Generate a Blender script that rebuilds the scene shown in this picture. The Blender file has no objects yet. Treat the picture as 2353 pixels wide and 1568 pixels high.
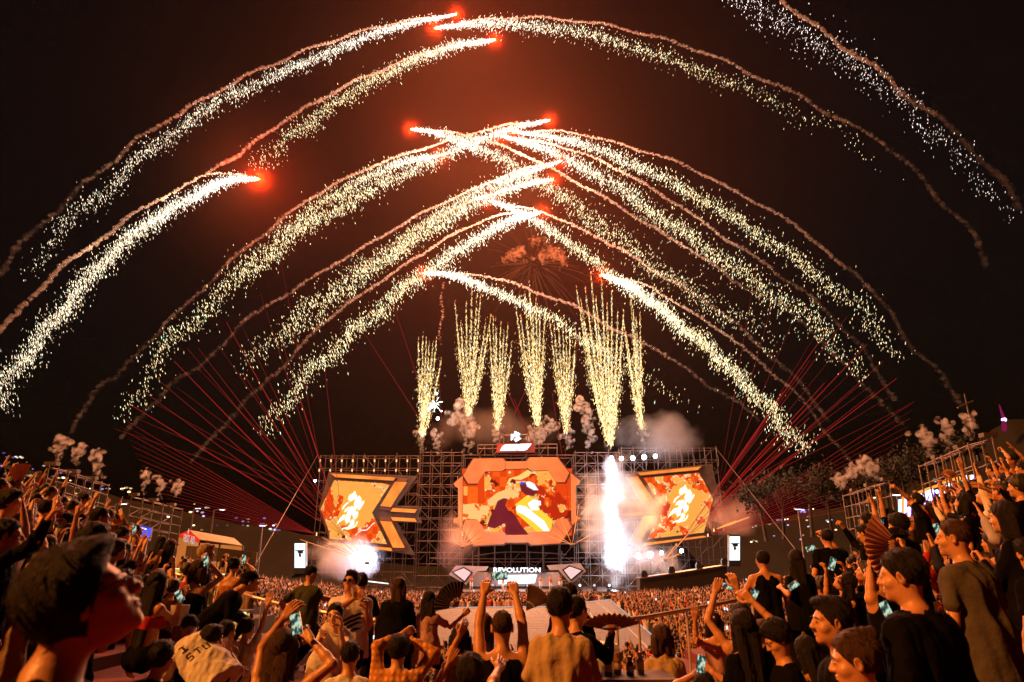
import bpy, math, random
import numpy as np
from mathutils import Vector, Matrix
rnd = random.Random(7); rng = np.random.default_rng(7)
scene = bpy.context.scene
COL = scene.collection
R = math.radians

# ------------------------------------------------------------------ camera, sky, light, exposure
PITCH = math.atan((1290 - 784) / 1533.0)
FPX = 1533.0                      # focal length in units of a 2353 px wide picture
EYE = np.array([0.0, 0.0, 4.9])
cd = bpy.data.cameras.new('camera'); cam = bpy.data.objects.new('camera', cd); COL.objects.link(cam)
cam.location = EYE; cam.rotation_euler = (math.pi/2 + PITCH, 0, 0)
cd.sensor_width = 36; cd.lens = 36*FPX/2353; cd.clip_start = 0.05; cd.clip_end = 3000
cd.dof.use_dof = True; cd.dof.focus_distance = 22.0; cd.dof.aperture_fstop = 2.8
scene.camera = cam
wd = bpy.data.worlds.new('World'); scene.world = wd; wd.use_nodes = True
nt = wd.node_tree; bg = nt.nodes['Background']
sky = nt.nodes.new('ShaderNodeTexSky'); sky.sky_type = 'NISHITA'; sky.sun_disc = False
sky.sun_elevation = R(-2); sky.sun_rotation = R(200); sky.altitude = 50; sky.air_density = 1; sky.dust_density = 2
nt.links.new(sky.outputs[0], bg.inputs[0]); bg.inputs[1].default_value = 0.015
sd = bpy.data.lights.new('sun', 'SUN'); sd.energy = 5.4; sd.angle = R(4); sd.color = (1, .30, .045)  # night key light added in place of fireworks and unseen venue lamps
so = bpy.data.objects.new('sun', sd); COL.objects.link(so); so.rotation_euler = (R(17), R(-54), 0)
vs = scene.view_settings; vs.view_transform = 'Standard'; vs.look = 'None'; vs.gamma = 1; vs.use_curve_mapping = False; vs.exposure = 0
cy = scene.cycles
cy.max_bounces = 4; cy.diffuse_bounces = 2; cy.glossy_bounces = 2; cy.transmission_bounces = 2; cy.volume_bounces = 0
cy.transparent_max_bounces = 16; cy.use_light_tree = True; cy.caustics_reflective = False; cy.caustics_refractive = False
cy.sample_clamp_indirect = 3; cy.use_adaptive_sampling = True; cy.adaptive_threshold = 0.02

# ------------------------------------------------------------------ picture -> world helpers (build-time survey of the place)
CP, SP = math.cos(PITCH), math.sin(PITCH)
def ray(u, v):
    a = (u-1176.5)/FPX; b = (784-v)/FPX
    return np.array([a, CP - b*SP, SP + b*CP])
def W(u, v, D):                   # where the sight line meets the upright plane Y = D
    r = ray(u, v); return EYE + r*(D/r[1])
def Wd(u, v, d):                  # at depth d along the view axis
    return EYE + ray(u, v)*d
def Gz(u, v, z):                  # on the level z
    r = ray(u, v); return EYE + r*((z-EYE[2])/r[2])
def lerp(a, b, t): return a + (b-a)*t

# ------------------------------------------------------------------ object helpers
def link(o, parent=None):
    COL.objects.link(o)
    if parent is not None: o.parent = parent
    return o
def props(o, label=None, cat=None, group=None, kind=None):
    if label: o['label'] = label
    if cat: o['category'] = cat
    if group: o['group'] = group
    if kind: o['kind'] = kind
    return o
def thing(name, label, cat, loc=(0,0,0), group=None):
    o = bpy.data.objects.new(name, None); o.location = Vector([float(c) for c in loc]); o.empty_display_size = .2
    link(o); return props(o, label, cat, group)
def mesh_np(name, V, F, mats, smooth=False, mi=None):
    me = bpy.data.meshes.new(name)
    V = np.asarray(V, np.float32).reshape(-1, 3)
    if isinstance(F, np.ndarray):
        n, k = F.shape
        me.vertices.add(len(V)); me.vertices.foreach_set('co', V.ravel())
        me.loops.add(n*k); me.loops.foreach_set('vertex_index', F.astype(np.int32).ravel())
        me.polygons.add(n); me.polygons.foreach_set('loop_start', np.arange(0, n*k, k, dtype=np.int32))
        me.polygons.foreach_set('loop_total', np.full(n, k, np.int32))
        me.update(calc_edges=True)
    else:
        me.from_pydata([tuple(map(float, p)) for p in V], [], [tuple(map(int, f)) for f in F]); me.update()
    for m in (mats if isinstance(mats, (list, tuple)) else [mats]): me.materials.append(m)
    if mi is not None: me.polygons.foreach_set('material_index', np.asarray(mi, np.int32))
    if smooth: me.polygons.foreach_set('use_smooth', np.ones(len(me.polygons), bool))
    return me
def put(name, V, F, mats, parent=None, smooth=False, mi=None, origin=None):
    """one mesh object; V in world coordinates; its origin goes to the parent's or to the bottom middle"""
    V = np.asarray(V, float).reshape(-1, 3)
    if parent is not None:
        P = np.array(parent['_w']) if '_w' in parent else np.array(parent.location)
        me = mesh_np(name, V - P, F, mats, smooth, mi)
        return link(bpy.data.objects.new(name, me), parent)
    if origin is None: origin = np.array([(V[:,0].min()+V[:,0].max())/2, (V[:,1].min()+V[:,1].max())/2, V[:,2].min()])
    me = mesh_np(name, V - origin, F, mats, smooth, mi)
    o = bpy.data.objects.new(name, me); o.location = Vector([float(c) for c in origin]); o['_w'] = [float(c) for c in origin]
    return link(o)
def sub(name, V, F, mats, part, smooth=False):
    """a sub-part: child of a part whose origin is its thing's origin"""
    P = part.parent; O = np.array(P['_w']) if '_w' in P else np.array(P.location)
    me = mesh_np(name, np.asarray(V, float) - O, F, mats, smooth)
    return link(bpy.data.objects.new(name, me), part)
def vattr(me, name, cols):
    a = me.color_attributes.new(name, 'FLOAT_COLOR', 'POINT')
    c = np.ones((len(me.vertices), 4), np.float32); c[:, :cols.shape[1]] = cols
    a.data.foreach_set('color', c.ravel())

class MB:
    """collects shapes into one mesh"""
    def __init__(s): s.V = []; s.F = []; s.n = 0
    def add(s, V, F):
        V = np.asarray(V, float)
        s.V.append(V); s.F += [tuple(int(i)+s.n for i in f) for f in F]; s.n += len(V); return s
    def box(s, c, size, M=None):
        x, y, z = [k/2 for k in size]
        P = np.array([(i*x, j*y, k*z) for i in (-1,1) for j in (-1,1) for k in (-1,1)])
        if M is not None: P = P @ np.asarray(M).T
        return s.add(P + np.asarray(c, float), [(0,1,3,2),(4,6,7,5),(0,4,5,1),(2,3,7,6),(0,2,6,4),(1,5,7,3)])
    def tube(s, a, b, r, r2=None, n=6, cap=True):
        a = np.asarray(a, float); b = np.asarray(b, float); d = b-a; L = np.linalg.norm(d)
        if L < 1e-6: return s
        d /= L; u = np.cross(d, (0,0,1) if abs(d[2]) < .9 else (1,0,0)); u /= np.linalg.norm(u); w = np.cross(d, u)
        if r2 is None: r2 = r
        t = np.arange(n)*2*math.pi/n; ring = np.cos(t)[:,None]*u + np.sin(t)[:,None]*w
        F = [(i, (i+1)%n, n+(i+1)%n, n+i) for i in range(n)]
        if cap: F += [tuple(range(n))[::-1], tuple(range(n, 2*n))]
        return s.add(np.vstack([a+ring*r, b+ring*r2]), F)
    def path(s, pts, r, n=6):
        for a, b in zip(pts[:-1], pts[1:]): s.tube(a, b, r, n=n)
        return s
    def prism(s, P, th):              # outline in a plane, extruded by the vector th
        P = np.asarray(P, float); n = len(P); Q = P + np.asarray(th, float)
        return s.add(np.vstack([P, Q]), [tuple(range(n)), tuple(range(n, 2*n))[::-1]] + [(i, n+i, n+(i+1)%n, (i+1)%n) for i in range(n)])
    def ico(s, c, r, sc=(1,1,1)):
        return s.add(ICO[0]*np.asarray(sc)*r + np.asarray(c), ICO[1])
    def out(s, name, mats, parent=None, smooth=False, origin=None):
        return put(name, np.vstack(s.V), s.F, mats, parent, smooth, None, origin)
def ico_np(sub):
    t = (1+5**.5)/2
    v = [(-1,t,0),(1,t,0),(-1,-t,0),(1,-t,0),(0,-1,t),(0,1,t),(0,-1,-t),(0,1,-t),(t,0,-1),(t,0,1),(-t,0,-1),(-t,0,1)]
    f = [(0,11,5),(0,5,1),(0,1,7),(0,7,10),(0,10,11),(1,5,9),(5,11,4),(11,10,2),(10,7,6),(7,1,8),(3,9,4),(3,4,2),(3,2,6),(3,6,8),(3,8,9),(4,9,5),(2,4,11),(6,2,10),(8,6,7),(9,8,1)]
    v = [np.array(p)/np.linalg.norm(p) for p in v]
    for _ in range(sub):
        c = {}; g = []
        def mid(a, b):
            k = (min(a,b), max(a,b))
            if k not in c: m = v[a]+v[b]; v.append(m/np.linalg.norm(m)); c[k] = len(v)-1
            return c[k]
        for a, b, d in f:
            x, y, z = mid(a,b), mid(b,d), mid(d,a); g += [(a,x,z),(b,y,x),(d,z,y),(x,y,z)]
        f = g
    return np.array(v), f
ICO = ico_np(1); ICO2 = ico_np(2)
ICOF = np.array(ICO[1]); ICO2F = np.array(ICO2[1])
def spline(pts, n):
    P = np.asarray(pts, float); P = np.vstack([2*P[0]-P[1], P, 2*P[-1]-P[-2]]); m = len(P)-3
    L = np.r_[0, np.cumsum(np.linalg.norm(np.diff(P[1:-1], axis=0), axis=1))]
    s = np.linspace(0, L[-1], n); out = np.empty((n, P.shape[1]))
    for q, x in enumerate(s):
        i = min(max(int(np.searchsorted(L, x, 'right'))-1, 0), m-1); t = (x-L[i])/(L[i+1]-L[i]); a, b, c, d = P[i:i+4]
        out[q] = .5*(2*b + (c-a)*t + (2*a-5*b+4*c-d)*t*t + (3*b-a-3*c+d)*t**3)
    return out

# ------------------------------------------------------------------ materials
def mat(name, col=(.5,.5,.5), rough=.6, metal=0., noise=0., nscale=8., bump=0., bscale=40., objcol=False, emit=None, estr=0., spec=.5, stretch=(1,1,1), sheen=0.):
    m = bpy.data.materials.new(name); m.use_nodes = True; n = m.node_tree.nodes; l = m.node_tree.links
    b = n['Principled BSDF']; b.inputs['Roughness'].default_value = rough; b.inputs['Metallic'].default_value = metal
    b.inputs['Specular IOR Level'].default_value = spec; b.inputs['Base Color'].default_value = (*col, 1)
    if sheen: b.inputs['Sheen Weight'].default_value = sheen
    src = None
    if objcol:
        oi = n.new('ShaderNodeObjectInfo'); src = oi.outputs['Color']
    if noise or bump:
        tc = n.new('ShaderNodeTexCoord'); mp = n.new('ShaderNodeMapping'); mp.inputs['Scale'].default_value = stretch
        l.new(tc.outputs['Object'], mp.inputs[0])
    if noise:
        t = n.new('ShaderNodeTexNoise'); t.inputs['Scale'].default_value = nscale; t.inputs['Detail'].default_value = 5
        l.new(mp.outputs[0], t.inputs['Vector'])
        mr = n.new('ShaderNodeMapRange'); mr.inputs[1].default_value = .3; mr.inputs[2].default_value = .7
        mr.inputs[3].default_value = 1-noise; mr.inputs[4].default_value = 1+noise*.5; l.new(t.outputs[0], mr.inputs[0])
        mx = n.new('ShaderNodeMixRGB'); mx.blend_type = 'MULTIPLY'; mx.inputs[0].default_value = 1
        if src: l.new(src, mx.inputs[1])
        else: mx.inputs[1].default_value = (*col, 1)
        l.new(mr.outputs[0], mx.inputs[2]); src = mx.outputs[0]
    if src: l.new(src, b.inputs['Base Color'])
    if bump:
        t = n.new('ShaderNodeTexNoise'); t.inputs['Scale'].default_value = bscale; t.inputs['Detail'].default_value = 4
        l.new(mp.outputs[0], t.inputs['Vector'])
        bp = n.new('ShaderNodeBump'); bp.inputs['Strength'].default_value = bump; bp.inputs['Distance'].default_value = .02
        l.new(t.outputs[0], bp.inputs['Height']); l.new(bp.outputs[0], b.inputs['Normal'])
    if emit: b.inputs['Emission Color'].default_value = (*emit, 1); b.inputs['Emission Strength'].default_value = estr
    m.cycles.emission_sampling = 'NONE'
    return m
def emat(name, col, s, sample=False, attr=None, noise=0, nscale=3.):
    m = bpy.data.materials.new(name); m.use_nodes = True; n = m.node_tree.nodes; l = m.node_tree.links; n.clear()
    e = n.new('ShaderNodeEmission'); o = n.new('ShaderNodeOutputMaterial'); e.inputs[0].default_value = (*col, 1); e.inputs[1].default_value = s
    if attr:
        a = n.new('ShaderNodeAttribute'); a.attribute_name = attr; l.new(a.outputs[0], e.inputs[0])
    if noise:
        tc = n.new('ShaderNodeTexCoord'); t = n.new('ShaderNodeTexNoise'); t.inputs['Scale'].default_value = nscale
        l.new(tc.outputs['Object'], t.inputs['Vector'])
        mr = n.new('ShaderNodeMapRange'); mr.inputs[1].default_value = .3; mr.inputs[2].default_value = .7; mr.inputs[3].default_value = s*(1-noise); mr.inputs[4].default_value = s*(1+noise)
        l.new(t.outputs[0], mr.inputs[0]); l.new(mr.outputs[0], e.inputs[1])
    l.new(e.outputs[0], o.inputs[0]); m.cycles.emission_sampling = 'AUTO' if sample else 'NONE'
    return m
def smoke_mat(name, col, attr=None, base=.0, edge=2.2):
    """puffy smoke skin: scatters light, thins at its rim and where its 'fade' says so"""
    m = bpy.data.materials.new(name); m.use_nodes = True; n = m.node_tree.nodes; l = m.node_tree.links; n.clear()
    o = n.new('ShaderNodeOutputMaterial'); d = n.new('ShaderNodeBsdfDiffuse'); t = n.new('ShaderNodeBsdfTranslucent'); tr = n.new('ShaderNodeBsdfTransparent')
    d.inputs[0].default_value = (*col, 1); t.inputs[0].default_value = (*col, 1)
    a = n.new('ShaderNodeMixShader'); a.inputs[0].default_value = .45; l.new(d.outputs[0], a.inputs[1]); l.new(t.outputs[0], a.inputs[2])
    lw = n.new('ShaderNodeLayerWeight'); lw.inputs[0].default_value = .5
    p = n.new('ShaderNodeMath'); p.operation = 'POWER'; l.new(lw.outputs['Facing'], p.inputs[0]); p.inputs[1].default_value = edge
    q = n.new('ShaderNodeMath'); q.operation = 'MAXIMUM'; l.new(p.outputs[0], q.inputs[0]); q.inputs[1].default_value = base
    fac = q.outputs[0]
    if attr:
        v = n.new('ShaderNodeAttribute'); v.attribute_name = attr
        w = n.new('ShaderNodeMath'); w.operation = 'MAXIMUM'; l.new(fac, w.inputs[0]); l.new(v.outputs[0], w.inputs[1]); fac = w.outputs[0]
    b = n.new('ShaderNodeMixShader'); l.new(fac, b.inputs[0]); l.new(a.outputs[0], b.inputs[1]); l.new(tr.outputs[0], b.inputs[2])
    l.new(b.outputs[0], o.inputs[0]); return m
def lamp(name, loc, col, power, r=.3, parent=None, kind='POINT', **kw):
    d = bpy.data.lights.new(name, kind); d.energy = power; d.color = col
    if kind != 'SUN' and kind != 'AREA': d.shadow_soft_size = r
    for k, v in kw.items(): setattr(d, k, v)
    o = bpy.data.objects.new(name, d); link(o, parent)
    o.location = Vector([float(c) for c in (np.asarray(loc) - (np.array(parent.location) if parent else 0))])
    return o
# ------------------------------------------------------------------ blended surfaces from posed shapes
def vec(*a): return np.array(a if len(a) == 3 else a[0], float)
def unit(v): return v/max(np.linalg.norm(v), 1e-9)
def rot(axis, deg):
    a = math.radians(deg); c, s = math.cos(a), math.sin(a)
    return {'x': np.array([[1,0,0],[0,c,-s],[0,s,c]]), 'y': np.array([[c,0,s],[0,1,0],[-s,0,c]]), 'z': np.array([[c,-s,0],[s,c,0],[0,0,1]])}[axis]
class Field:
    def __init__(s, prims, h, pad=.05):
        s.h = h; lo = []; hi = []
        for p in prims:
            if p[0] == 'c': _, a, b, ra, rb, k = p; lo += [np.minimum(a-ra, b-rb)]; hi += [np.maximum(a+ra, b+rb)]
            elif p[0] == 'e': _, c, M, r, k = p; m = max(r); lo += [c-m]; hi += [c+m]
        s.lo = np.min(lo, 0)-pad; s.hi = np.max(hi, 0)+pad
        n = np.ceil((s.hi-s.lo)/h).astype(int)+1; s.n = n; s.D = np.full(n, .3, np.float32)
        s.ax = [s.lo[i]+h*np.arange(n[i]) for i in range(3)]
        for p in prims: s.add(p)
    def box(s, lo, hi):
        i0 = np.clip(((lo-s.lo)/s.h).astype(int), 0, s.n-1); i1 = np.clip(((hi-s.lo)/s.h).astype(int)+2, 1, s.n)
        sl = tuple(slice(a, b) for a, b in zip(i0, i1)); X = [s.ax[k][sl[k]].reshape([-1 if j == k else 1 for j in range(3)]) for k in range(3)]
        return sl, X
    def add(s, p, sign=1):
        if p[0] == 'c':
            _, a, b, ra, rb, k = p; m = k+3*s.h
            sl, X = s.box(np.minimum(a-ra, b-rb)-m, np.maximum(a+ra, b+rb)+m); d = b-a; L2 = max(d@d, 1e-9)
            P = [X[i]-a[i] for i in range(3)]; t = np.clip((P[0]*d[0]+P[1]*d[1]+P[2]*d[2])/L2, 0, 1)
            v = np.sqrt((P[0]-t*d[0])**2+(P[1]-t*d[1])**2+(P[2]-t*d[2])**2) - (ra+(rb-ra)*t)
        elif p[0] in 'ex':
            _, c, M, r, k = p; m = k+3*s.h; R_ = max(r)
            sl, X = s.box(c-R_-m, c+R_+m); P = [X[i]-c[i] for i in range(3)]
            q = [(P[0]*M[0,i]+P[1]*M[1,i]+P[2]*M[2,i])/r[i] for i in range(3)]
            l = np.sqrt(q[0]**2+q[1]**2+q[2]**2); g = np.sqrt((q[0]/r[0])**2+(q[1]/r[1])**2+(q[2]/r[2])**2)
            v = l*(l-1)/np.maximum(g, 1e-6)
        D = s.D[sl]
        if p[0] == 'x': s.D[sl] = np.maximum(D, -v); return
        if k > 0:
            hh = np.maximum(k-np.abs(D-v), 0)/k; s.D[sl] = np.minimum(D, v)-hh*hh*k*.25
        else: s.D[sl] = np.minimum(D, v)
    def half(s, c, n):                 # keep the side where (p-c).n < 0
        X = [s.ax[k].reshape([-1 if j == k else 1 for j in range(3)])-c[k] for k in range(3)]
        s.D = np.maximum(s.D, X[0]*n[0]+X[1]*n[1]+X[2]*n[2])
    def noise(s, amp, f, seed=0, M=None, oct=3):
        g = np.random.default_rng(seed); X = [s.ax[k].reshape([-1 if j == k else 1 for j in range(3)]) for k in range(3)]
        out = 0
        for o in range(oct):
            for _ in range(3):
                w = g.normal(0, 1, 3)*np.array(f)*1.9**o
                if M is not None: w = M @ w
                out = out + np.sin(X[0]*w[0]+X[1]*w[1]+X[2]*w[2]+g.uniform(0, 6.3))*amp/1.7**o/2
        s.D = s.D + out
    def mesh(s):
        D = s.D; S = D < 0
        c = np.zeros(tuple(s.n-1), np.int8)
        for i in (0,1):
            for j in (0,1):
                for k in (0,1): c += S[i:s.n[0]-1+i, j:s.n[1]-1+j, k:s.n[2]-1+k]
        act = (c > 0) & (c < 8); I = np.argwhere(act)
        if not len(I): return np.zeros((0,3)), np.zeros((0,4), int)
        ids = np.full(act.shape, -1, np.int64); ids[tuple(I.T)] = np.arange(len(I))
        pos = np.zeros((len(I), 3)); cnt = np.zeros(len(I)); cor = [(i,j,k) for i in (0,1) for j in (0,1) for k in (0,1)]
        for a in cor:
            for ax in range(3):
                if a[ax]: continue
                b = list(a); b[ax] = 1
                va = D[I[:,0]+a[0], I[:,1]+a[1], I[:,2]+a[2]]; vb = D[I[:,0]+b[0], I[:,1]+b[1], I[:,2]+b[2]]
                m = (va < 0) != (vb < 0); t = np.where(m, va/np.where(m, va-vb, 1), 0)
                p = np.array(a, float)+t[:,None]*(np.array(b, float)-np.array(a, float)); pos += m[:,None]*p; cnt += m
        V = s.lo + s.h*(I+pos/cnt[:,None]); F = []
        for ax in range(3):
            o1, o2 = [k for k in range(3) if k != ax]
            sl0 = [slice(None)]*3; sl1 = [slice(None)]*3; sl0[ax] = slice(0, -1); sl1[ax] = slice(1, None)
            A = S[tuple(sl0)]; B = S[tuple(sl1)]; E = np.argwhere(A != B)
            E = E[(E[:,o1] > 0) & (E[:,o2] > 0) & (E[:,o1] < s.n[o1]-1) & (E[:,o2] < s.n[o2]-1)]
            if not len(E): continue
            fl = A[tuple(E.T)]; e1 = np.eye(3, dtype=int)[o1]; e2 = np.eye(3, dtype=int)[o2]
            q = np.stack([ids[tuple((E-e1-e2).T)], ids[tuple((E-e2).T)], ids[tuple(E.T)], ids[tuple((E-e1).T)]], 1)
            flip = fl if ax != 1 else ~fl
            q[~flip] = q[~flip][:, ::-1]; F.append(q)
        return V, np.vstack(F)
# ------------------------------------------------------------------ haze
def haze():
    m = bpy.data.materials.new('haze'); m.use_nodes = True; n = m.node_tree.nodes; l = m.node_tree.links; n.clear()
    o = n.new('ShaderNodeOutputMaterial'); v = n.new('ShaderNodeVolumePrincipled')
    v.inputs['Color'].default_value = (.9,.86,.84,1); v.inputs['Density'].default_value = HAZE_D; v.inputs['Anisotropy'].default_value = 0.0
    l.new(v.outputs[0], o.inputs['Volume'])
    b = MB(); b.box((0, 62, 76), (420, 216, 156)); b.V[0][:,2] += 0
    props(b.out('haze', m), kind='stuff')
HAZE_D = 0.00003
haze()

# ------------------------------------------------------------------ comets: head, falling sparks, smoke trail
M_smoke = smoke_mat('trail_smoke', (.36,.34,.36), 'fade', .10, 1.4)
M_spark = emat('spark_fire', (1,1,1), 3.2, attr='ember')
def glow_mat(R0, dens):
    m = bpy.data.materials.new('glow_haze'); m.use_nodes = True; n = m.node_tree.nodes; l = m.node_tree.links; n.clear()
    o = n.new('ShaderNodeOutputMaterial'); v = n.new('ShaderNodeVolumePrincipled'); tc = n.new('ShaderNodeTexCoord'); le = n.new('ShaderNodeVectorMath'); le.operation = 'LENGTH'; l.new(tc.outputs['Object'], le.inputs[0])
    r = n.new('ShaderNodeMapRange'); r.inputs[1].default_value = 0; r.inputs[2].default_value = R0*.97; r.inputs[3].default_value = 1; r.inputs[4].default_value = 0; l.new(le.outputs['Value'], r.inputs[0])
    q = n.new('ShaderNodeMath'); q.operation = 'POWER'; l.new(r.outputs[0], q.inputs[0]); q.inputs[1].default_value = 3.4 if R0 < 5 else 1.7; w = n.new('ShaderNodeMath'); w.operation = 'MULTIPLY'; l.new(q.outputs[0], w.inputs[0]); w.inputs[1].default_value = dens
    v.inputs['Color'].default_value = (.95,.42,.22,1); l.new(w.outputs[0], v.inputs['Density']); l.new(v.outputs[0], o.inputs['Volume']); return m
M_glow = glow_mat(3.0, .022)  # smoke ball added round each comet head to make its red halo
def glow_bank(label, c, r, dens):
    g_ = MB(); c = np.asarray(c); g_.add(ICO2[0]*r*1.02+c, ICO2[1]); o_ = g_.out('added_haze', glow_mat(r, dens), None, False, c); props(o_, label, 'smoke', 'thin smoke lit by the comets', 'stuff')  # thin smoke put in to give a local red glow in the sky
glow_bank('thin smoke spread round the crossing comets', W(1150,420,88), 66, .0006)
glow_bank('thin smoke spread round the highest comets', W(1060,120,78), 32, .0004)
glow_bank('thin smoke spread round the low left comet', W(570,430,64), 14, .0016)
M_head = emat('comet_fire', (1,.45,.18), 30)
SPK_V = np.array([(0,0,1),(.55,0,0),(0,.55,0),(-.55,0,0),(0,-.55,0),(0,0,-1)], float)
SPK_F = np.array([(0,1,2),(0,2,3),(0,3,4),(0,4,1),(5,2,1),(5,3,2),(5,4,3),(5,1,4)])
def sparks(P, rad, length, col, name, parent, tilt=.35, direc=None):
    n = len(P); Vs = np.repeat(SPK_V[None], n, 0)*np.asarray(rad).reshape(-1,1,1)
    Vs[:,:,2] *= (length/np.asarray(rad)).reshape(-1,1)
    if direc is None:
        sh = rng.normal(0, tilt, (n,2)); Vs[:,:,0] += Vs[:,:,2]*sh[:,:1]; Vs[:,:,1] += Vs[:,:,2]*sh[:,1:]
    else:
        z = Vs[:,:,2].copy(); Vs[:,:,2] = 0; Vs += z[:,:,None]*(direc + rng.normal(0, .08, (n,3)))[:,None,:]
    V = (Vs + P[:,None,:]).reshape(-1,3); F = (SPK_F[None] + (np.arange(n)*6)[:,None,None]).reshape(-1,3)
    o = put(name, V, F, M_spark, parent); vattr(o.data, 'ember', np.repeat(col, 6, 0)); o['kind'] = 'stuff'
    return o
def puffs(C, r, fade, name, parent, m=None, fine=False):
    base, bf = (ICO2[0], ICO2F) if fine else (ICO[0], ICOF)
    n = len(C); k = len(base); sq = rng.uniform(.75, 1.25, (n,1,3))
    V = base[None]*np.asarray(r).reshape(-1,1,1)*sq*(1+rng.normal(0, .07, (n,k,1))) + C[:,None,:]
    F = (bf[None] + (np.arange(n)*k)[:,None,None]).reshape(-1,3)
    o = put(name, V.reshape(-1,3), F, m or M_smoke, parent, smooth=True)
    vattr(o.data, 'fade', np.repeat(np.asarray(fade).reshape(-1,1), k, 0).repeat(3, 1)); return o
def comet(label, head, smoke, sp, D0, D1, w0, w1, n, head_on=1.0, smoke_r=(.17,.30), sdens=1.0, tint=0., fadeq=1.0):
    hp = W(*head, D0) if head_on else W(*sp[0], D0)
    o = thing('firework_comet', label, 'firework', hp, 'comets arcing over the stage')
    # falling sparks: a band under the flown path, thick and white near the head, thinning behind it
    ns = 160; S = spline(([head] if head_on else []) + list(sp), ns); T = np.linspace(0, 1, ns)
    n = int(n*1.55)
    t = rng.beta(.85, 1.5/sdens, n); i = t*(ns-1); i0 = np.minimum(i.astype(int), ns-2); f = (i-i0)[:,None]
    uv = S[i0]*(1-f) + S[i0+1]*f
    tg = S[i0+1]-S[i0]; tg /= np.linalg.norm(tg, axis=1)[:,None]; nr = np.stack([-tg[:,1], tg[:,0]], 1)
    nr *= np.where(nr[:,1] < 0, -1, 1)[:,None]
    w = 1.2 + np.minimum(w0*.9*np.power(t*9, .7), w0) + (w1-w0)*np.power(t, .75)
    # clumps, like separate bursts along the tail
    q = rng.normal(0, 1, n)*np.where(rng.uniform(0, 1, n) < .6, .24, .46) + .22*np.sin(t*37+head[0]) * t
    uv = uv + nr*(q*w)[:,None] + rng.normal(0, 1.2, (n,2))*np.minimum(t*12, 1)[:,None]
    D = lerp(D0, D1, t) + rng.normal(0, .8, n)*w/14
    P = np.array([W(a, b, d) for (a, b), d in zip(uv, D)])
    px = D/1533.0
    rad = px*rng.uniform(.45, 1.05, n)*(.7+.5*np.minimum(t*8, 1)); ln = rad*rng.uniform(2.2, 5.2, n)*(1-.2*t)
    b = rng.uniform(.3, 1.5, n)*(1-.30*t) + 1.2*np.exp(-t*14)
    hue = rng.uniform(0, 1, n)[:,None]
    c = (1-hue)*np.array([1,.86,.50]) + hue*np.array([1.,.62,.22]); c = np.where(hue > .9, np.array([.7,1,.66]), c)
    c = lerp(c, np.array([1,1,.97]), np.clip(.6-t*1.3, .05, 1)[:,None]); c = lerp(c, np.array([1,.86,1]), tint)
    sg = 1 if sp[-1][0] > head[0] else -1
    sparks(P, rad, ln, c*b[:,None], 'sparks', o, .1, np.array([sg*.32, 0, .95]))
    if head_on:
        hb = MB(); nose = np.array(hp); tail = W(*S[3], D0)
        d = tail-nose; d /= np.linalg.norm(d)
        hb.tube(nose, nose+d*1.0, .05, .13, 8).ico(nose, .09)
        hb.out('burning_head', M_head, o, True)
        gb = MB(); gb.add(ICO2[0]*3.0+nose, ICO2[1]); gb.out('halo_smoke', M_glow, o)
        lamp('head_light', hp, (1,.055,.012), 26000*head_on, .25, o)
        for k, pw in ((10, 1600), (34, 1000), (75, 450)):
            lamp('spark_light', W(S[k][0], S[k][1]+6, lerp(D0, D1, k/ns)-2.5), (1,.58,.30), pw*4.2, .8, o)
    # smoke trail
    if smoke:
        L = spline(([head] if head_on else []) + list(smoke), 240); TT = np.linspace(0, 1, 240)
        Wp = np.array([W(a, b, lerp(D0, D1, s)) for (a, b), s in zip(L, TT)])
        seg = np.r_[0, np.cumsum(np.linalg.norm(np.diff(Wp, axis=0), axis=1))]
        m = int(seg[-1]/.30)*3; s = np.linspace(0, seg[-1], m)
        C = np.stack([np.interp(s, seg, Wp[:,k]) for k in range(3)], 1); tt = s/seg[-1]
        r = lerp(smoke_r[0], smoke_r[1], np.power(tt, .5))*np.interp(D0, [60, 90], [.75, 1])
        ph = rng.uniform(0, 9)
        C[:,2] += (np.sin(s*.5+ph)*.13 + np.sin(s*1.31+ph)*.07)*np.clip(tt*2-.5, .04, 1.3); C[:,1] += np.sin(s*.7)*.2
        q_ = rng.normal(0, 1, (m,3)); q_ /= np.linalg.norm(q_, axis=1)[:,None]; C += q_*(r*rng.uniform(.2, .85, m))[:,None]
        fade = np.clip(.0 + .66*np.clip(tt*2.4, 0, 1) + .36*np.clip((tt-.25)/.6, 0, 1)*fadeq + rng.uniform(-.08, .08, m), 0, .985)
        puffs(C, r*rng.uniform(.28, .72, m), fade, 'smoke_trail', o)['kind'] = 'stuff'
    return o
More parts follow.
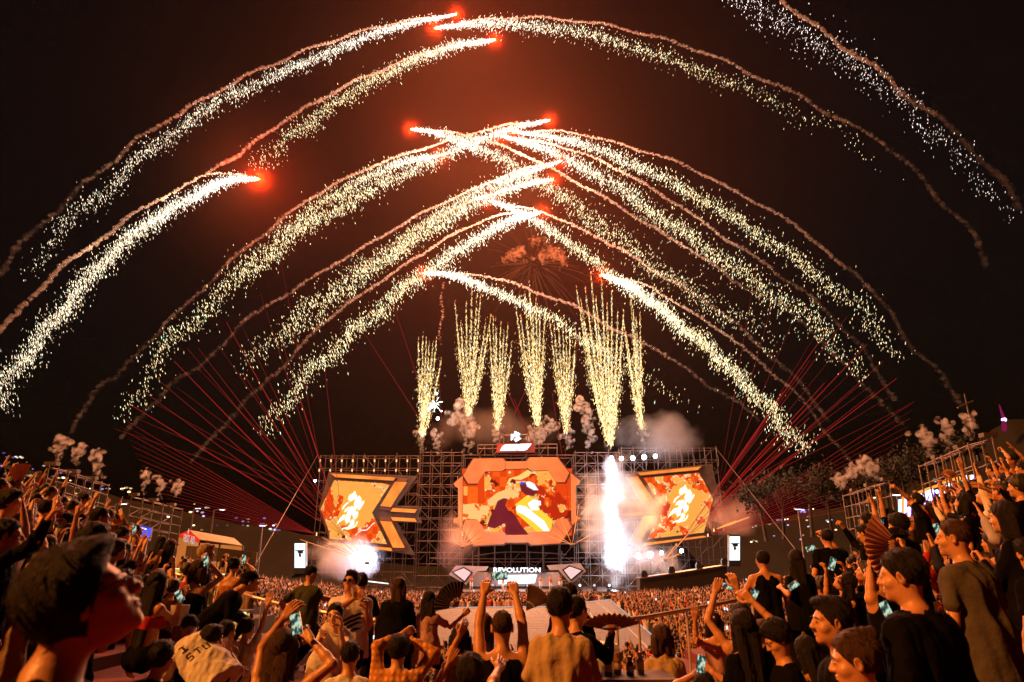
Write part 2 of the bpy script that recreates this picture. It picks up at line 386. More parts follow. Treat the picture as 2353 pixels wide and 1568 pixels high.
CM = [
 ('highest comet on the left with a white spark curtain and long pink smoke trail', (1048,33), [(900,55),(760,95),(620,150),(520,200),(430,250),(340,305),(250,375),(180,440),(100,510),(40,570),(-20,650)], [(900,65),(760,120),(620,180),(520,225),(430,285),(340,350),(280,410),(200,470),(130,540),(90,590),(50,650)], 78, 46, 12, 40, 2300, 1, {'tint': .25}),
 ('highest comet flying left, its trail curving over the right sky to the corner', (1000,65), [(1150,42),(1300,45),(1450,70),(1600,115),(1750,180),(1850,230),(1980,300),(2080,370),(2150,450),(2220,520),(2270,610)], [(1100,55),(1250,62),(1400,90),(1500,125),(1600,160),(1670,185),(1760,225),(1900,290),(2050,410),(2130,480)], 76, 50, 20, 40, 1700, 1, {'sdens': .55}),
 ('loose falling spark curtain in the top right corner without a head', (1680,0), [(1790,-5),(1900,80),(2000,150),(2100,230),(2200,310),(2280,390),(2345,480)], [(1640,-30),(1700,0),(1790,45),(1880,100),(1980,165),(2080,245),(2180,340),(2260,425),(2345,520)], 58, 46, 70, 42, 620, 0, {'tint': .5, 'smoke_r': (.3,.4), 'fadeq': 1.3}),
 ('second comet from the top on the left, thin bright tail', (1137,92), [(1000,115),(880,160),(760,215),(660,275),(580,330),(520,370),(478,402)], [(1050,105),(950,140),(850,190),(760,245),(700,290),(640,340),(575,390)], 80, 60, 12, 38, 1700, 1, {'fadeq': .6}),
 ('low bright comet with the thickest spark tail on the far left', (593,412), [(540,398),(480,402),(420,430),(360,460),(280,515),(200,570),(120,635),(50,710),(-10,770)], [(520,415),(450,450),(380,490),(320,530),(250,590),(170,680),(100,770),(50,830),(10,890),(-10,940)], 62, 40, 16, 46, 3300, 1.5, {'tint': .2, 'sdens': 1.25, 'fadeq': .3}),
 ('comet of the middle left whose head points right above the crossing trails', (1262,277), [(1150,290),(1060,315),(960,345),(850,385),(740,440),(660,495),(590,550),(520,610),(450,680),(380,745),(330,800),(270,860),(220,890),(190,950),(165,1000)], [(1180,295),(1080,330),(1000,365),(870,430),(760,490),(680,540),(600,600),(520,660),(450,730),(400,780),(350,850),(300,930),(275,970)], 86, 60, 14, 50, 2500, 1, {}),
 ('comet without smoke just under the crossing trails on the left', (1010,358), None, [(930,372),(850,405),(760,455),(680,515),(600,580),(520,660)], 84, 66, 14, 40, 1200, .6, {}),
 ('comet flying left above the crossing whose sparks fall to the lower right', (945,297), [(1000,300),(1100,318),(1200,355),(1290,400),(1380,450),(1480,510),(1560,560),(1640,610),(1720,665),(1800,710),(1870,760),(1930,830),(2010,910),(2070,970)], [(1000,305),(1080,335),(1160,370),(1250,425),(1330,480),(1420,545),(1500,610),(1600,680),(1700,740),(1800,800)], 86, 62, 12, 60, 1900, 1, {}),
 ('uppermost of the three comets sweeping down the right side', (1180,303), [(1300,303),(1420,330),(1560,375),(1680,435),(1780,490),(1870,550),(1930,610),(1990,650),(2040,710),(2080,780),(2150,850),(2210,930)], [(1280,318),(1380,345),(1480,390),(1580,440),(1700,510),(1790,570),(1870,630),(1950,690),(2020,760),(2075,840)], 85, 60, 16, 42, 2000, .8, {}),
 ('middle comet of the three sweeping down the right side', (1150,312), [(1300,340),(1400,380),(1500,435),(1600,500),(1700,570),(1790,630),(1860,680),(1920,740),(1980,800),(2020,860),(2060,920)], [(1230,335),(1320,375),(1420,430),(1520,500),(1620,570),(1720,640),(1830,710),(1920,790),(1960,850),(1985,885)], 85, 62, 16, 55, 2300, .8, {}),
 ('upper of the pair of thin comets in the middle, head level with the crossing', (1290,370), [(1200,390),(1100,430),(1000,475),(900,530),(800,590),(700,650),(620,700),(550,750),(500,800),(450,850),(400,880),(340,940),(280,1000)], [(1200,400),(1120,430),(1040,475),(960,530),(880,590),(800,640),(720,700),(650,760),(600,810),(540,860)], 88, 66, 12, 48, 1800, .8, {}),
 ('lower of the pair of thin comets in the middle, with a red tip', (1270,413), [(1150,440),(1040,482),(950,530),(870,582),(800,640)], [(1200,425),(1130,450),(1050,495),(960,550),(880,605),(800,660),(720,730),(640,790)], 88, 68, 14, 40, 1500, .7, {'fadeq': 1.4}),
 ('comet whose head meets the spire shaped crossing over the mines', (1245,487), [(1150,495),(1060,530),(970,583),(890,638),(810,690),(730,755),(660,830),(600,890),(540,950),(490,1000),(440,1060)], [(1180,505),(1100,545),(1020,600),(950,645),(880,705),(800,775),(740,830),(690,880),(640,945),(600,1005)], 90, 68, 14, 46, 2200, .8, {}),
 ('comet with its head at the left of the spire shaped crossing', (1125,462), [(1250,490),(1330,525),(1420,570),(1500,620),(1600,680),(1700,750),(1780,830),(1850,890),(1900,965)], [(1200,490),(1280,540),(1350,590),(1430,650),(1520,710),(1620,790)], 90, 70, 13, 36, 1300, .7, {}),
 ('lowest comet on the left of the mines, its trail drooping behind them', (975,628), [(1080,632),(1160,645),(1240,675),(1320,705),(1400,750),(1480,790),(1560,835),(1620,880),(1700,930),(1740,965)], [(1040,632),(1100,655),(1180,690),(1250,722),(1310,758),(1400,820),(1480,870),(1560,910),(1630,970)], 92, 74, 12, 30, 1300, .6, {'sdens': .6}),
 ('lowest comet on the right with a red glowing head over the tallest mine', (1383,632), [(1480,655),(1560,700),(1640,750),(1720,810),(1800,880),(1860,940),(1920,1020),(1965,1075)], [(1430,650),(1500,695),(1570,755),(1640,810),(1700,870),(1760,930),(1800,980),(1855,1045)], 92, 74, 15, 40, 2100, 1.2, {'sdens': 1.2}),
]
for c in CM: comet(*c[:10], **c[10]) if False else comet(c[0], c[1], c[2], c[3], c[4], c[5], c[6], c[7], c[8], c[9], **c[10])

# ------------------------------------------------------------------ gold mines shot from the top of the stage
M_puff = smoke_mat('launch_smoke', (.70,.62,.56), 'fade', .12, 1.3)
def mine(label, base, tops, D, n, w=5):
    b = W(*base, D); o = thing('firework_mine', label, 'firework', b, 'gold mines fired from the stage roof')
    Ps = []; B = []; n = int(n*1.5)
    for k, (tu, tv) in enumerate(tops):
        m = n//len(tops); t = np.clip(np.where(rng.uniform(0, 1, m) < .6, rng.beta(2.2, 2.4, m), rng.uniform(.02, 1, m)), 0, 1)
        core = rng.uniform(0, 1, m) < .55+.45*np.clip((t-.5)*3, 0, 1)
        bu = lerp(base[0], tu, np.power(t, .72)) + rng.normal(0, 1, m)*np.where(core, lerp(2.0, .8, t), lerp(3, w*1.6, t)); bv = lerp(base[1], tv, t) + rng.normal(0, 2, m)
        Ps += [W(a, c, D + rng.normal(0, .5)) for a, c in zip(bu, bv)]; B.append(t)
    P = np.array(Ps); t = np.concatenate(B); m = len(P)
    rad = D/1533*rng.uniform(.42, .95, m); ln = rad*rng.uniform(2.2, 5.5, m)
    c = lerp(np.array([1,.52,.14]), np.array([1,.78,.34]), rng.uniform(0, 1, m)[:,None]); c = np.where(rng.uniform(0, 1, m)[:,None] > .85, np.array([1,.95,.7]), c)
    br = rng.uniform(.15, 1.3, m)*(1-.35*t); c = np.where((t > .97)[:,None], np.array([1,.35,.12]), c)
    sparks(P, rad, ln, c*br[:,None], 'sparks', o, .08)
    mid = np.mean(np.array(tops), 0)
    lamp('spark_light', W(lerp(base[0], mid[0], .6), lerp(base[1], mid[1], .6), D-2), (1,.62,.28), 500, 1.5, o)
    return o
def fan(u0, u1, v, k, jig=18): return [(lerp(u0, u1, i/(k-1))+rnd.uniform(-2, 2), v - 14 + rnd.uniform(-jig, jig)*1.7 + 44*abs(i/(k-1)-.45)) for i in range(k)]
mine('leftmost gold mine, short and leaning right', (968,1008), fan(962,1015,792,7), 95, 1500)
mine('wide gold mine, second from the left', (1076,960), fan(1047,1130,705,8,22), 95, 2000, 6)
mine('narrow gold mine left of the top sign', (1143,990), fan(1124,1176,757,7,20), 95, 1500)
mine('tall gold mine right above the top sign', (1236,982), fan(1186,1252,690,8,24), 95, 2400, 6)
mine('gold mine between the two tallest ones', (1303,1000), fan(1262,1322,742,7,16), 95, 1600)
mine('tallest and widest gold mine with a white burning root over the right tower', (1405,1030), fan(1322,1432,668,10,26), 94, 4600, 7)
mine('rightmost gold mine leaning left', (1476,990), fan(1432,1470,728,6,30), 95, 1500)
# ------------------------------------------------------------------ surveys of the photograph: crop -> picture coordinates
def cv(ox, oy, s): return lambda x, y: ((ox+x/s)/1.0625, (oy+y/s)/1.0625)
Z1 = cv(1100,1040,5.227); Z2 = cv(770,1140,7.127); Z3 = cv(1570,1130,7.842); C6 = cv(1240,1030,3.734); E5 = cv(1050,1340,5.229)
SG = cv(1200,1040,18.1); TN = cv(430,1280,13.84); NE = cv(2180,1160,9.804); BN = cv(130,1190,11.765); L1 = cv(0,1080,2.675); R4 = cv(1800,960,2.221)
def PW(f, pts, D): return [W(*f(x, y), D) for x, y in pts]
def prism(name, f, pts, D, th, m, parent=None):
    b = MB(); b.prism(PW(f, pts, D), (0, th, 0)); return b.out(name, m, parent)

M_alu = mat('galvanised_tube', (.13,.085,.07), .5, .3, .35, 3)
M_black = mat('black_paint', (.018,.016,.018), .5, 0, .3, 2)
M_char = mat('charcoal_cladding', (.10,.075,.07), .55, .2, .4, 1.2, .2, 6)
M_tan = mat('sand_painted_panel', (.60,.28,.13), .5, 0, .22, .5, .15, 2)
M_tan_edge = mat('brown_panel_edge', (.16,.08,.06), .5, 0, .3, 1)
M_slat = emat('lit_slat', (1,.26,.04), 1.15, noise=.35, nscale=.35)
M_white_led = emat('white_led', (.92,.95,1), 2.2)
M_pink_led = emat('pink_diamond', (1,.58,.56), 1.1)
M_panelgrey = mat('silver_panel', (.58,.58,.62), .35, .4, .15, 1)

def fbm(x, y, seed=0, octs=5, ridge=False):
    g = np.random.default_rng(seed); out = 0; amp = 1; tot = 0
    for o in range(octs):
        N = 64; T = g.uniform(0, 1, (N, N)); xf = x*2**o; yf = y*2**o
        xi = np.floor(xf).astype(int); yi = np.floor(yf).astype(int); fx = xf-xi; fy = yf-yi
        fx = fx*fx*(3-2*fx); fy = fy*fy*(3-2*fy)
        a = T[xi % N, yi % N]; b = T[(xi+1) % N, yi % N]; c = T[xi % N, (yi+1) % N]; d = T[(xi+1) % N, (yi+1) % N]
        out = out + amp*((a*(1-fx)+b*fx)*(1-fy) + (c*(1-fx)+d*fx)*fy); tot += amp; amp *= .55
    return out/tot
def inpoly(x, y, P):
    r = np.zeros(np.shape(x), bool); n = len(P)
    for i in range(n):
        x1, y1 = P[i]; x2, y2 = P[(i+1) % n]
        if y1 == y2: continue
        c = ((y1 > y) != (y2 > y)) & (x < (x2-x1)*(y-y1)/(y2-y1)+x1); r ^= c
    return r
def lin(r, g, b): return np.array([((c/255+.055)/1.055)**2.4 if c > 10 else c/3294 for c in (r, g, b)])
M_screen = emat('led_picture', (1,1,1), 1.0, attr='pix')
def screen(name, f, outline, box, D, nx, ny, paint, parent):
    """an LED screen: a fine grid of lamps, each with its own colour, clipped to the outline of the screen"""
    x0, y0, x1, y1 = box; X, Y = np.meshgrid(np.linspace(x0, x1, nx), np.linspace(y0, y1, ny), indexing='ij')
    col = paint(X, Y); V = np.array([W(*f(a, b), D) for a, b in zip(X.ravel(), Y.ravel())])
    i = np.arange(nx*ny).reshape(nx, ny); F = np.stack([i[:-1,:-1], i[1:,:-1], i[1:,1:], i[:-1,1:]], -1).reshape(-1, 4)
    cx = X.ravel()[F].mean(1); cyy = Y.ravel()[F].mean(1); F = F[inpoly(cx, cyy, outline)]
    o = put(name, V, F[:, ::-1], M_screen, parent); vattr(o.data, 'pix', col.reshape(-1, 3)); return o
C_OR, C_DO, C_YE, C_DR, C_WH, C_LY, C_MA = lin(250,96,22), lin(236,70,16), lin(255,172,74), lin(120,26,12), lin(255,255,255), lin(255,216,60), lin(122,32,42)
def flames(X, Y, s, seed, th=.5, dark=.30):
    n = fbm(X/s, Y/s, seed); n2 = fbm(X/s*1.7+9, Y/s*1.7, seed+1)
    c = np.where(((X//90 + Y//130) % 2 == 0)[...,None], C_OR, C_DO)
    c = np.where((n > th)[...,None], C_YE*(.8+.4*n2[...,None]), c)
    c = np.where((np.abs(n-th) < .012)[...,None], lin(255,240,190), c)
    return np.where(((n2 < dark) & (n > th-.12))[...,None], C_DR, c), n, n2
def paint_main(X, Y):
    c, n, n2 = flames(X, Y, 150, 4, .56, .36)
    left = (X < 430) & (Y < 990) | (X > 1330) & (Y < 900) & (X+Y*.4 > 1640)
    c = np.where(left[...,None], np.where(((X > 215) & (X < 345) & (Y > 780))[...,None], C_OR*1.15, C_DO), c)
    c = np.where(inpoly(X, Y, [(165,770),(215,775),(215,885),(195,895),(165,880)])[...,None], C_YE, c)
    band = inpoly(X, Y, [(150,1000),(420,990),(600,850),(800,780),(900,800),(860,920),(600,960),(480,1130),(380,1230),(150,1200)])
    c = np.where(band[...,None], np.where((n2 > .42)[...,None], lin(255,200,120), C_OR), c)
    c = np.where(inpoly(X, Y, [(735,700),(750,670),(860,640),(990,560),(1030,590),(1000,640),(900,690),(780,680),(745,740),(715,745)])[...,None], lin(255,214,120), c)
    rt = inpoly(X, Y, [(1100,640),(1230,590),(1420,900),(1500,1000),(1490,1150),(1330,1200),(1100,1000)])
    c = np.where((rt & (n2 < .47))[...,None], lin(196,44,14), c); c = np.where((rt & (n2 > .60))[...,None], C_YE, c)
    c = np.where(inpoly(X, Y, [(830,1000),(960,900),(1090,930),(1150,1080),(1300,1200),(1280,1350),(1100,1350),(840,1120)])[...,None], C_LY, c)
    c = np.where(inpoly(X, Y, [(880,740),(960,720),(1080,760),(1110,830),(1060,900),(960,880),(900,830)])[...,None], C_MA, c)
    c = np.where(inpoly(X, Y, [(955,715),(1010,708),(1070,740),(1125,825),(1060,822),(975,775)])[...,None], C_WH, c)
    c = np.where(inpoly(X, Y, [(880,745),(900,715),(960,722),(920,750)])[...,None], lin(40,90,230), c)
    c = np.where(inpoly(X, Y, [(835,1050),(870,1010),(960,1030),(1080,1130),(1200,1220),(1265,1345),(1190,1345),(1080,1240),(930,1130),(850,1100)])[...,None], C_WH*1.3, c)
    c = np.where(inpoly(X, Y, [(985,990),(1060,940),(1150,960),(1155,1010),(1110,1025),(1130,1080),(1030,1080)])[...,None], C_WH*1.2, c)
    c = np.where(inpoly(X, Y, [(465,1285),(510,1150),(560,1070),(600,960),(670,925),(730,930),(700,1020),(770,1130),(830,1150),(900,1270),(1000,1390),(690,1395),(700,1240),(560,1310)])[...,None], C_MA*(.8+.5*n2[...,None]), c)
    return c
GLY = [[(580,520),(600,490),(650,470),(678,430),(695,432),(695,470),(728,510),(700,560),(650,575),(625,600),(590,600),(575,560)],
 [(705,555),(765,505),(800,570),(792,650),(740,720),(683,705),(672,640)], [(830,592),(852,600),(838,640),(775,745),(735,750),(785,668)],
 [(600,615),(530,670),(485,735),(462,745),(490,680),(545,630)], [(520,740),(590,690),(575,760),(505,790)],
 [(600,705),(640,690),(722,720),(690,770),(740,790),(735,860),(690,915),(660,900),(640,820),(610,860),(600,940),(545,990),(505,900),(560,800)],
 [(470,850),(525,830),(490,920),(420,960),(368,1005),(405,930)], [(640,915),(680,945),(670,1010),(610,1055),(540,1062),(610,1000),(600,960)],
 [(720,945),(735,960),(722,1005),(680,1055),(560,1092),(505,1075),(455,1110),(470,1070),(520,1055),(650,1050),(700,1010)]]
def glyph(c, X, Y, tf):
    for grow, colr in ((1.9, C_LY), (1.0, C_WH*1.4)):
        for g in GLY:
            P = np.array([tf(*p) for p in g], float); m = P.mean(0); d = P-m; ln = np.linalg.norm(d, axis=1)[:,None]
            Q = m + d*(1 + (grow-1)*22/np.maximum(ln, 20)) if grow > 1 else P
            c = np.where(inpoly(X, Y, Q)[...,None], colr, c)
    return c
def paint_left(X, Y):
    c, n, n2 = flames(X, Y, 170, 11, .52, .2)
    mid = fbm(X/90, Y/90, 3); e = ((X-690)/430)**2 + ((Y-620)/430)**2 + (mid-.5)*.9
    c = np.where((e < 1)[...,None], C_YE*(.95+.15*n2[...,None]), c)
    c = np.where(inpoly(X, Y, [(250,490),(420,485),(490,520),(450,720),(400,860),(240,880),(150,800),(160,600)])[...,None] & (mid > .4)[...,None], C_DO, c)
    c = glyph(c, X, Y, lambda a, b: (a, b))
    w = np.abs(Y - (1180 - (X-700)*.55 - 22*np.sin(X/38))) < 9
    return np.where((w & (X > 690) & (X < 1040))[...,None], C_WH, c)
def paint_right(X, Y):
    c, n, n2 = flames(X, Y, 160, 23, .50, .24)
    mid = fbm(X/80, Y/80, 8); e = ((X-800)/300)**2 + ((Y-780)/430)**2 + (mid-.5)*1.1
    c = np.where((e < 1)[...,None], C_YE, c)
    d = ((X-430)/120)**2 + ((Y-900)/200)**2 + (mid-.5)*2.2
    c = np.where((d < .55)[...,None], lin(205,40,12), c)
    return glyph(c, X, Y, lambda a, b: (90+a*1.05, -40+b*1.09))

# ------------------------------------------------------------------ central screen
SD = 92.0
o = thing('main_screen', 'eight sided central LED screen with a fiery picture in a tan frame', 'LED screen', W(1186,1254,SD))
PL = [[(295,420),(665,418),(700,455),(695,550),(660,575),(440,580),(345,735),(225,735),(160,635)], [(702,455),(973,452),(973,545),(702,550)],
 [(1015,405),(1360,402),(1515,600),(1460,720),(1345,715),(1245,565),(1035,572),(975,530),(975,450)],
 [(155,640),(40,740),(60,775),(95,790),(95,1165),(40,1190),(40,1215),(150,1290)], [(1532,600),(1650,705),(1640,740),(1598,760),(1600,1150),(1660,1170),(1650,1185),(1550,1270)],
 [(190,1200),(345,1200),(450,1350),(680,1355),(705,1390),(705,1480),(680,1510),(300,1530),(155,1310)], [(707,1395),(983,1390),(983,1490),(707,1490)],
 [(1360,1190),(1490,1190),(1548,1290),(1400,1500),(1030,1520),(985,1480),(985,1390),(1020,1355),(1260,1350)]]
for P in PL:
    P = np.array(P, float); m = P.mean(0)
    fp = prism('frame_panel', Z1, P, SD-.5, .45, M_tan, o)
    e = MB(); e.prism(PW(Z1, m+(P-m)*1.07+np.array([0, 6]), SD-.045), (0, .3, 0)); sub('panel_edge', np.vstack(e.V), e.F, M_tan_edge, fp)
screen('picture', Z1, [(100,540),(1600,540),(1600,1400),(100,1400)], (148,545,1552,1400), SD+.3, 280, 175, paint_main, o)
prism('housing', Z1, [(120,560),(1580,560),(1580,1420),(120,1420)], SD+.4, .8, M_black, o)
# ------------------------------------------------------------------ wing screens
def wing(label, f, back, scr, box, slats, fs, pf):
    c = W(*fs(*np.mean(back, 0)), SD); o = thing('wing_screen', label, 'LED screen', (c[0], SD, c[2]-7), 'arrow shaped side screens')
    prism('frame', fs, back, SD+.5, .6, M_char, o)
    screen('picture', f, scr, box, SD+.3, 170, 170, pf, o)
    prism('screen_bezel', f, [(np.mean(scr, 0)[0] + (x-np.mean(scr, 0)[0])*1.035, np.mean(scr, 0)[1] + (y-np.mean(scr, 0)[1])*1.035) for x, y in scr], SD+.42, .06, M_tan_edge, o)
    for s in slats: prism('lit_slat', fs, s, SD+.2, .28, M_slat, o)
    for s in slats:
        m = np.mean(s, 0); prism('slat_trim', fs, [m+(np.array(p)-m)*np.array([1.07,1.3]) for p in s], SD+.36, .1, M_tan_edge, o)
    return o
wing('arrow shaped LED screen on the left wing with a white swash sign on flames', Z2,
 [(230,95),(1775,160),(1400,680),(1853,690),(1790,860),(1853,975),(1400,965),(1730,1540),(1340,1480),(190,1375),(225,1240),(60,735)],
 [(330,235),(1180,290),(1290,320),(985,800),(1250,1350),(250,1250),(230,1100),(90,740),(150,600)], (80,225,1300,1360),
 [[(275,120),(1395,188),(1360,240),(345,180)], [(1390,258),(1588,268),(1310,698),(1128,680)], [(1345,717),(1765,742),(1730,800),(1310,775)], [(1310,875),(1730,900),(1765,958),(1345,935)], [(1125,945),(1320,955),(1548,1400),(1530,1412),(1350,1405)], [(245,1318),(1310,1412),(1338,1465),(195,1355)]], Z2, paint_left)
wing('arrow shaped LED screen on the right wing, half veiled by white smoke', Z3,
 [(1160,455),(1860,385),(1915,640),(1875,700),(1800,1070),(1225,1150),(1100,1110),(1225,880),(1000,885),(1000,735),(1215,730),(1085,500)],
 [(10,295),(1070,195),(1190,400),(1340,700),(1165,1335),(90,1465),(370,850)], (0,190,1350,1475),
 [[(1185,465),(1762,408),(1735,438),(1210,488)], [(1105,510),(1185,498),(1322,708),(1235,725)], [(1240,860),(1335,855),(1210,1095),(1135,1095)], [(1015,750),(1215,738),(1225,765),(1010,780)], [(1020,840),(1235,822),(1215,850),(1020,865)], [(1255,1105),(1785,1040),(1815,1052),(1225,1132)]], C6, paint_right)

# ------------------------------------------------------------------ scaffold behind and around the screens
def scaffold(label, u0, u1, vt, Y0, Y1, dens=1.0, seed=1, step=2.0, extra=()):
    g = random.Random(seed); x0 = W(u0, vt, Y0)[0]; x1 = W(u1, vt, Y0)[0]; zt = W(u0, vt, Y0)[2]
    o = thing('stage_scaffold', label, 'scaffold', ((x0+x1)/2, (Y0+Y1)/2, 0), 'stage scaffolding')
    up, le, br = MB(), MB(), MB(); nx = max(2, round((x1-x0)/step)); xs = [lerp(x0, x1, i/nx) for i in range(nx+1)]; nz = int(zt/step); zs = [zt*k/nz for k in range(nz+1)]
    for Y in (Y0, Y1):
        for x in xs: up.tube((x, Y, 0), (x, Y, zt+g.uniform(0, .5)), .05, n=5)
        for z in zs[1:]: le.tube((x0-.2, Y+.06, z), (x1+.2, Y+.06, z), .042, n=5)
    for x in xs:
        for z in zs[1:]: le.tube((x, Y0, z-.06), (x, Y1, z-.06), .035, n=4)
    for i in range(nx):
        for k in range(nz):
            if g.random() < .34*dens:
                a, b = (xs[i], xs[i+1]) if g.random() < .5 else (xs[i+1], xs[i]); br.tube((a, Y0-.06, zs[k]), (b, Y0-.06, zs[k+1]), .03, n=4)
            if g.random() < .22*dens: br.tube((xs[i], Y1+.06, zs[k]), (xs[i+1], Y1+.06, zs[k+1]), .03, n=4)
    up.out('upright_tubes', M_alu, o); le.out('ledger_tubes', M_alu, o); br.out('brace_tubes', M_alu, o)
    return o, xs, zs
oL, xs, zs = scaffold('scaffold wall behind the left arrow screen', 738, 962, 1048, 95.5, 98, 1, 3, 1.6)
lb = MB(); M_bulb = emat('warm_strip_bulb', (1,.55,.22), 1.6)
for i, x in enumerate(xs[::1]):
    z = zs[-1]; lb.path([(x, 95.2, z), (x-.12, 95.1, z-.7), (x+.1, 95.15, z-1.5), (x, 95.1, z-2.4)], .04, 4)
lb.out('hanging_cables', M_alu, oL)
lb = MB()
for i, x in enumerate(xs):
    for dz in (.75, 2.1): lb.box((x+.05, 95.0, zs[-1]-dz), (.16, .1, .34))
lb.out('cable_bulbs', M_bulb, oL)
scaffold('scaffold tower between the left arrow screen and the central screen', 966, 1062, 1040, 95.5, 98.5, 1.6, 5, 1.5)
oC, xc, zc = scaffold('scaffold wall carrying the central screen', 1066, 1318, 1046, 95, 98, .8, 7, 2.2)
scaffold('smoky scaffold tower right of the central screen', 1322, 1424, 1040, 95.5, 98.5, 1.6, 9, 1.5)
oR, xr, zr = scaffold('scaffold wall behind the right arrow screen', 1428, 1645, 1030, 95.5, 98, 1, 11, 1.6)
lb = MB()
for x in xr[1:]: lb.path([(x, 95.2, zr[-1]), (x-.1, 95.1, zr[-1]-.8), (x+.1, 95.15, zr[-1]-1.7), (x, 95.1, zr[-1]-2.6)], .04, 4)
lb.out('hanging_cables', M_alu, oR)
# bowed bar and low portal in front, under the main screen
o = thing('portal_truss', 'low curved truss spanning the stage front below the central screen', 'truss', (W(1186,1300,94)[0], 94, 0))
b = MB(); pa = [W(*E5(x, y), 93.5) for x, y in ((560,95),(800,55),(1000,42),(1250,45),(1500,55),(1740,75))]; b.path(pa, .07)
for x in range(0, 2150, 125): b.tube(W(*E5(x, 120+10*math.sin(x/600)), 93.6), W(*E5(x+125, 120+10*math.sin((x+125)/600)), 93.6), .06)
for x in (180, 545, 960, 1270, 1680, 1990): b.tube(W(*E5(x, 30), 93.6), W(*E5(x, 240), 93.6), .06)
for x in (190, 970, 1330, 1890): b.tube(W(*E5(x, 240), 93.7), W(*E5(x+170, 60), 93.7), .04); b.tube(W(*E5(x-150, 110), 93.7), W(*E5(x, 230), 93.7), .04)
b.out('truss_tubes', M_alu, o)
# ------------------------------------------------------------------ sign tower on the roof of the stage
o = thing('roof_sign', 'dark red roof sign with a white lit slanted plate above the central screen', 'sign', W(1184,1040,94.4))
prism('sign_board', SG, [(240,790),(1900,750),(1905,1170),(215,1190)], 94.2, .35, mat('sign_red', (.30,.05,.045), .5, 0, .3, 1), o)
pl = prism('lit_plate', SG, [(370,1100),(470,930),(560,850),(620,830),(1170,810),(1215,860),(1260,800),(1770,790),(1640,960),(1560,1050),(1450,1080),(1170,1085),(1130,1045),(1080,1090)], 94.0, .18, M_white_led, o)
b = MB()
for (x, y, h) in ((500,900,110),(735,980,60),(840,940,90),(930,940,90),(1080,990,60),(1235,870,60),(1370,870,30),(1410,930,30),(1580,860,50),(1580,930,70)):
    b.prism(PW(SG, [(x+h*.45, y), (x+h*.45+22, y), (x+22, y+h), (x, y+h)], 93.96), (0, .03, 0))
sub('lettering_strokes', np.vstack(b.V), b.F, emat('pale_gold', (.9,.72,.25), .9), pl)
b = MB()
for u in (545, 1590): b.tube(W(*SG(u, 360), 94.5), W(*SG(u, 760), 94.5), .08)
b.tube(W(*SG(545, 425), 94.5), W(*SG(1590, 390), 94.5), .09)
b.tube(W(*SG(680, 740), 94.5), W(*SG(1000, 440), 94.5), .04); b.tube(W(*SG(1480, 740), 94.5), W(*SG(1150, 440), 94.5), .04)
for y0, y1 in ((850,830),(1010,1000)): b.tube(W(*SG(-600, y0), 94.6), W(*SG(240, y0-5), 94.6), .06); b.tube(W(*SG(1900, y1-10), 94.6), W(*SG(2900, y1-20), 94.6), .06)
for u in (-600, -300, 60, 2100, 2500, 2900): b.tube(W(*SG(u, 830), 94.6), W(*SG(u, 1330), 94.6), .06)
for u in (-600, 60, 2100): b.tube(W(*SG(u, 1330), 94.65), W(*SG(u+330, 850), 94.65), .04)
b.out('carrying_tubes', M_alu, o)
o = thing('emblem', 'angular white triangular emblem standing on top of the roof sign', 'sign', W(1184,1017,94.1))
for ps in ([(1015,240),(1045,235),(1275,345),(1200,400),(1140,445),(1060,470),(1010,400)], [(860,370),(900,350),(935,385),(970,340),(1000,420),(1010,490),(870,655),(855,600)], [(1150,455),(1260,430),(1190,490),(1320,555),(1060,715),(1040,620),(1000,640),(985,610),(1080,520)]):
    e = prism('emblem_stroke', SG, ps, 93.9, .2, M_white_led, o)
for ps in ([(1085,345),(1140,375),(1085,402)], [(930,480),(975,500),(930,540)], [(1130,545),(1185,568),(1140,597)]):
    prism('emblem_hollow', SG, ps, 93.85, .04, M_black, o)

# ------------------------------------------------------------------ stage front
DZ = 1.55
def ex(x): return W(*E5(x, 480), 88)[0]
b = MB(); b.box(((ex(380)+ex(2340))/2, 88, DZ/2), (ex(2340)-ex(380), 10, DZ)); o = b.out('stage_deck', mat('stage_floor', (.06,.06,.07), .35, 0, .3, 1)); props(o, 'black main stage platform the performers dance on', 'stage')
b = MB()
for k in range(12): x = lerp(ex(400), ex(2300), k/11); b.box((x, 82.9, .75), (1.2, .16, 1.0))
props(b.out('front_monitors', M_char, o))
for lab, P, Dm in (('silver angular side panel with a glowing pink diamond on the left of the stage', [(330,215),(745,228),(715,280),(600,290),(460,460),(240,330)], [(300,300),(430,250),(520,305),(440,410)]),
                   ('silver angular side panel with a glowing pink diamond on the right of the stage', [(1490,215),(1915,185),(1990,290),(1800,450),(1640,270),(1530,275)], [(1710,275),(1785,228),(1930,280),(1800,390)])):
    o = thing('diamond_panel', lab, 'stage decor', W(*E5(*np.mean(P, 0)), 90.5), 'diamond panels beside the stage'); prism('panel', E5, P, 90.6, .4, M_panelgrey, o)
    m = np.mean(Dm, 0); prism('diamond_rim', E5, [m+(np.array(p)-m)*1.28 for p in Dm], 90.5, .08, M_black, o); prism('diamond_light', E5, Dm, 90.4, .08, M_pink_led, o)
o = thing('stage_backdrop', 'silver rear wall of the stage with the word REVOLUTION over a white LED strip', 'stage decor', W(*E5(1100, 480), 91))
prism('back_wall', E5, [(575,300),(1640,300),(1715,480),(500,480)], 91.6, .3, M_panelgrey, o)
prism('header', E5, [(760,240),(1460,240),(1480,305),(740,305)], 91.3, .25, M_black, o)
prism('led_strip', E5, [(880,345),(1365,332),(1335,440),(870,452)], 91.4, .12, M_white_led, o)
for x in (1150, 1190): prism('strip_gap', E5, [(x, 355), (x+8, 355), (x-12, 440), (x-20, 440)], 91.34, .03, M_black, o)
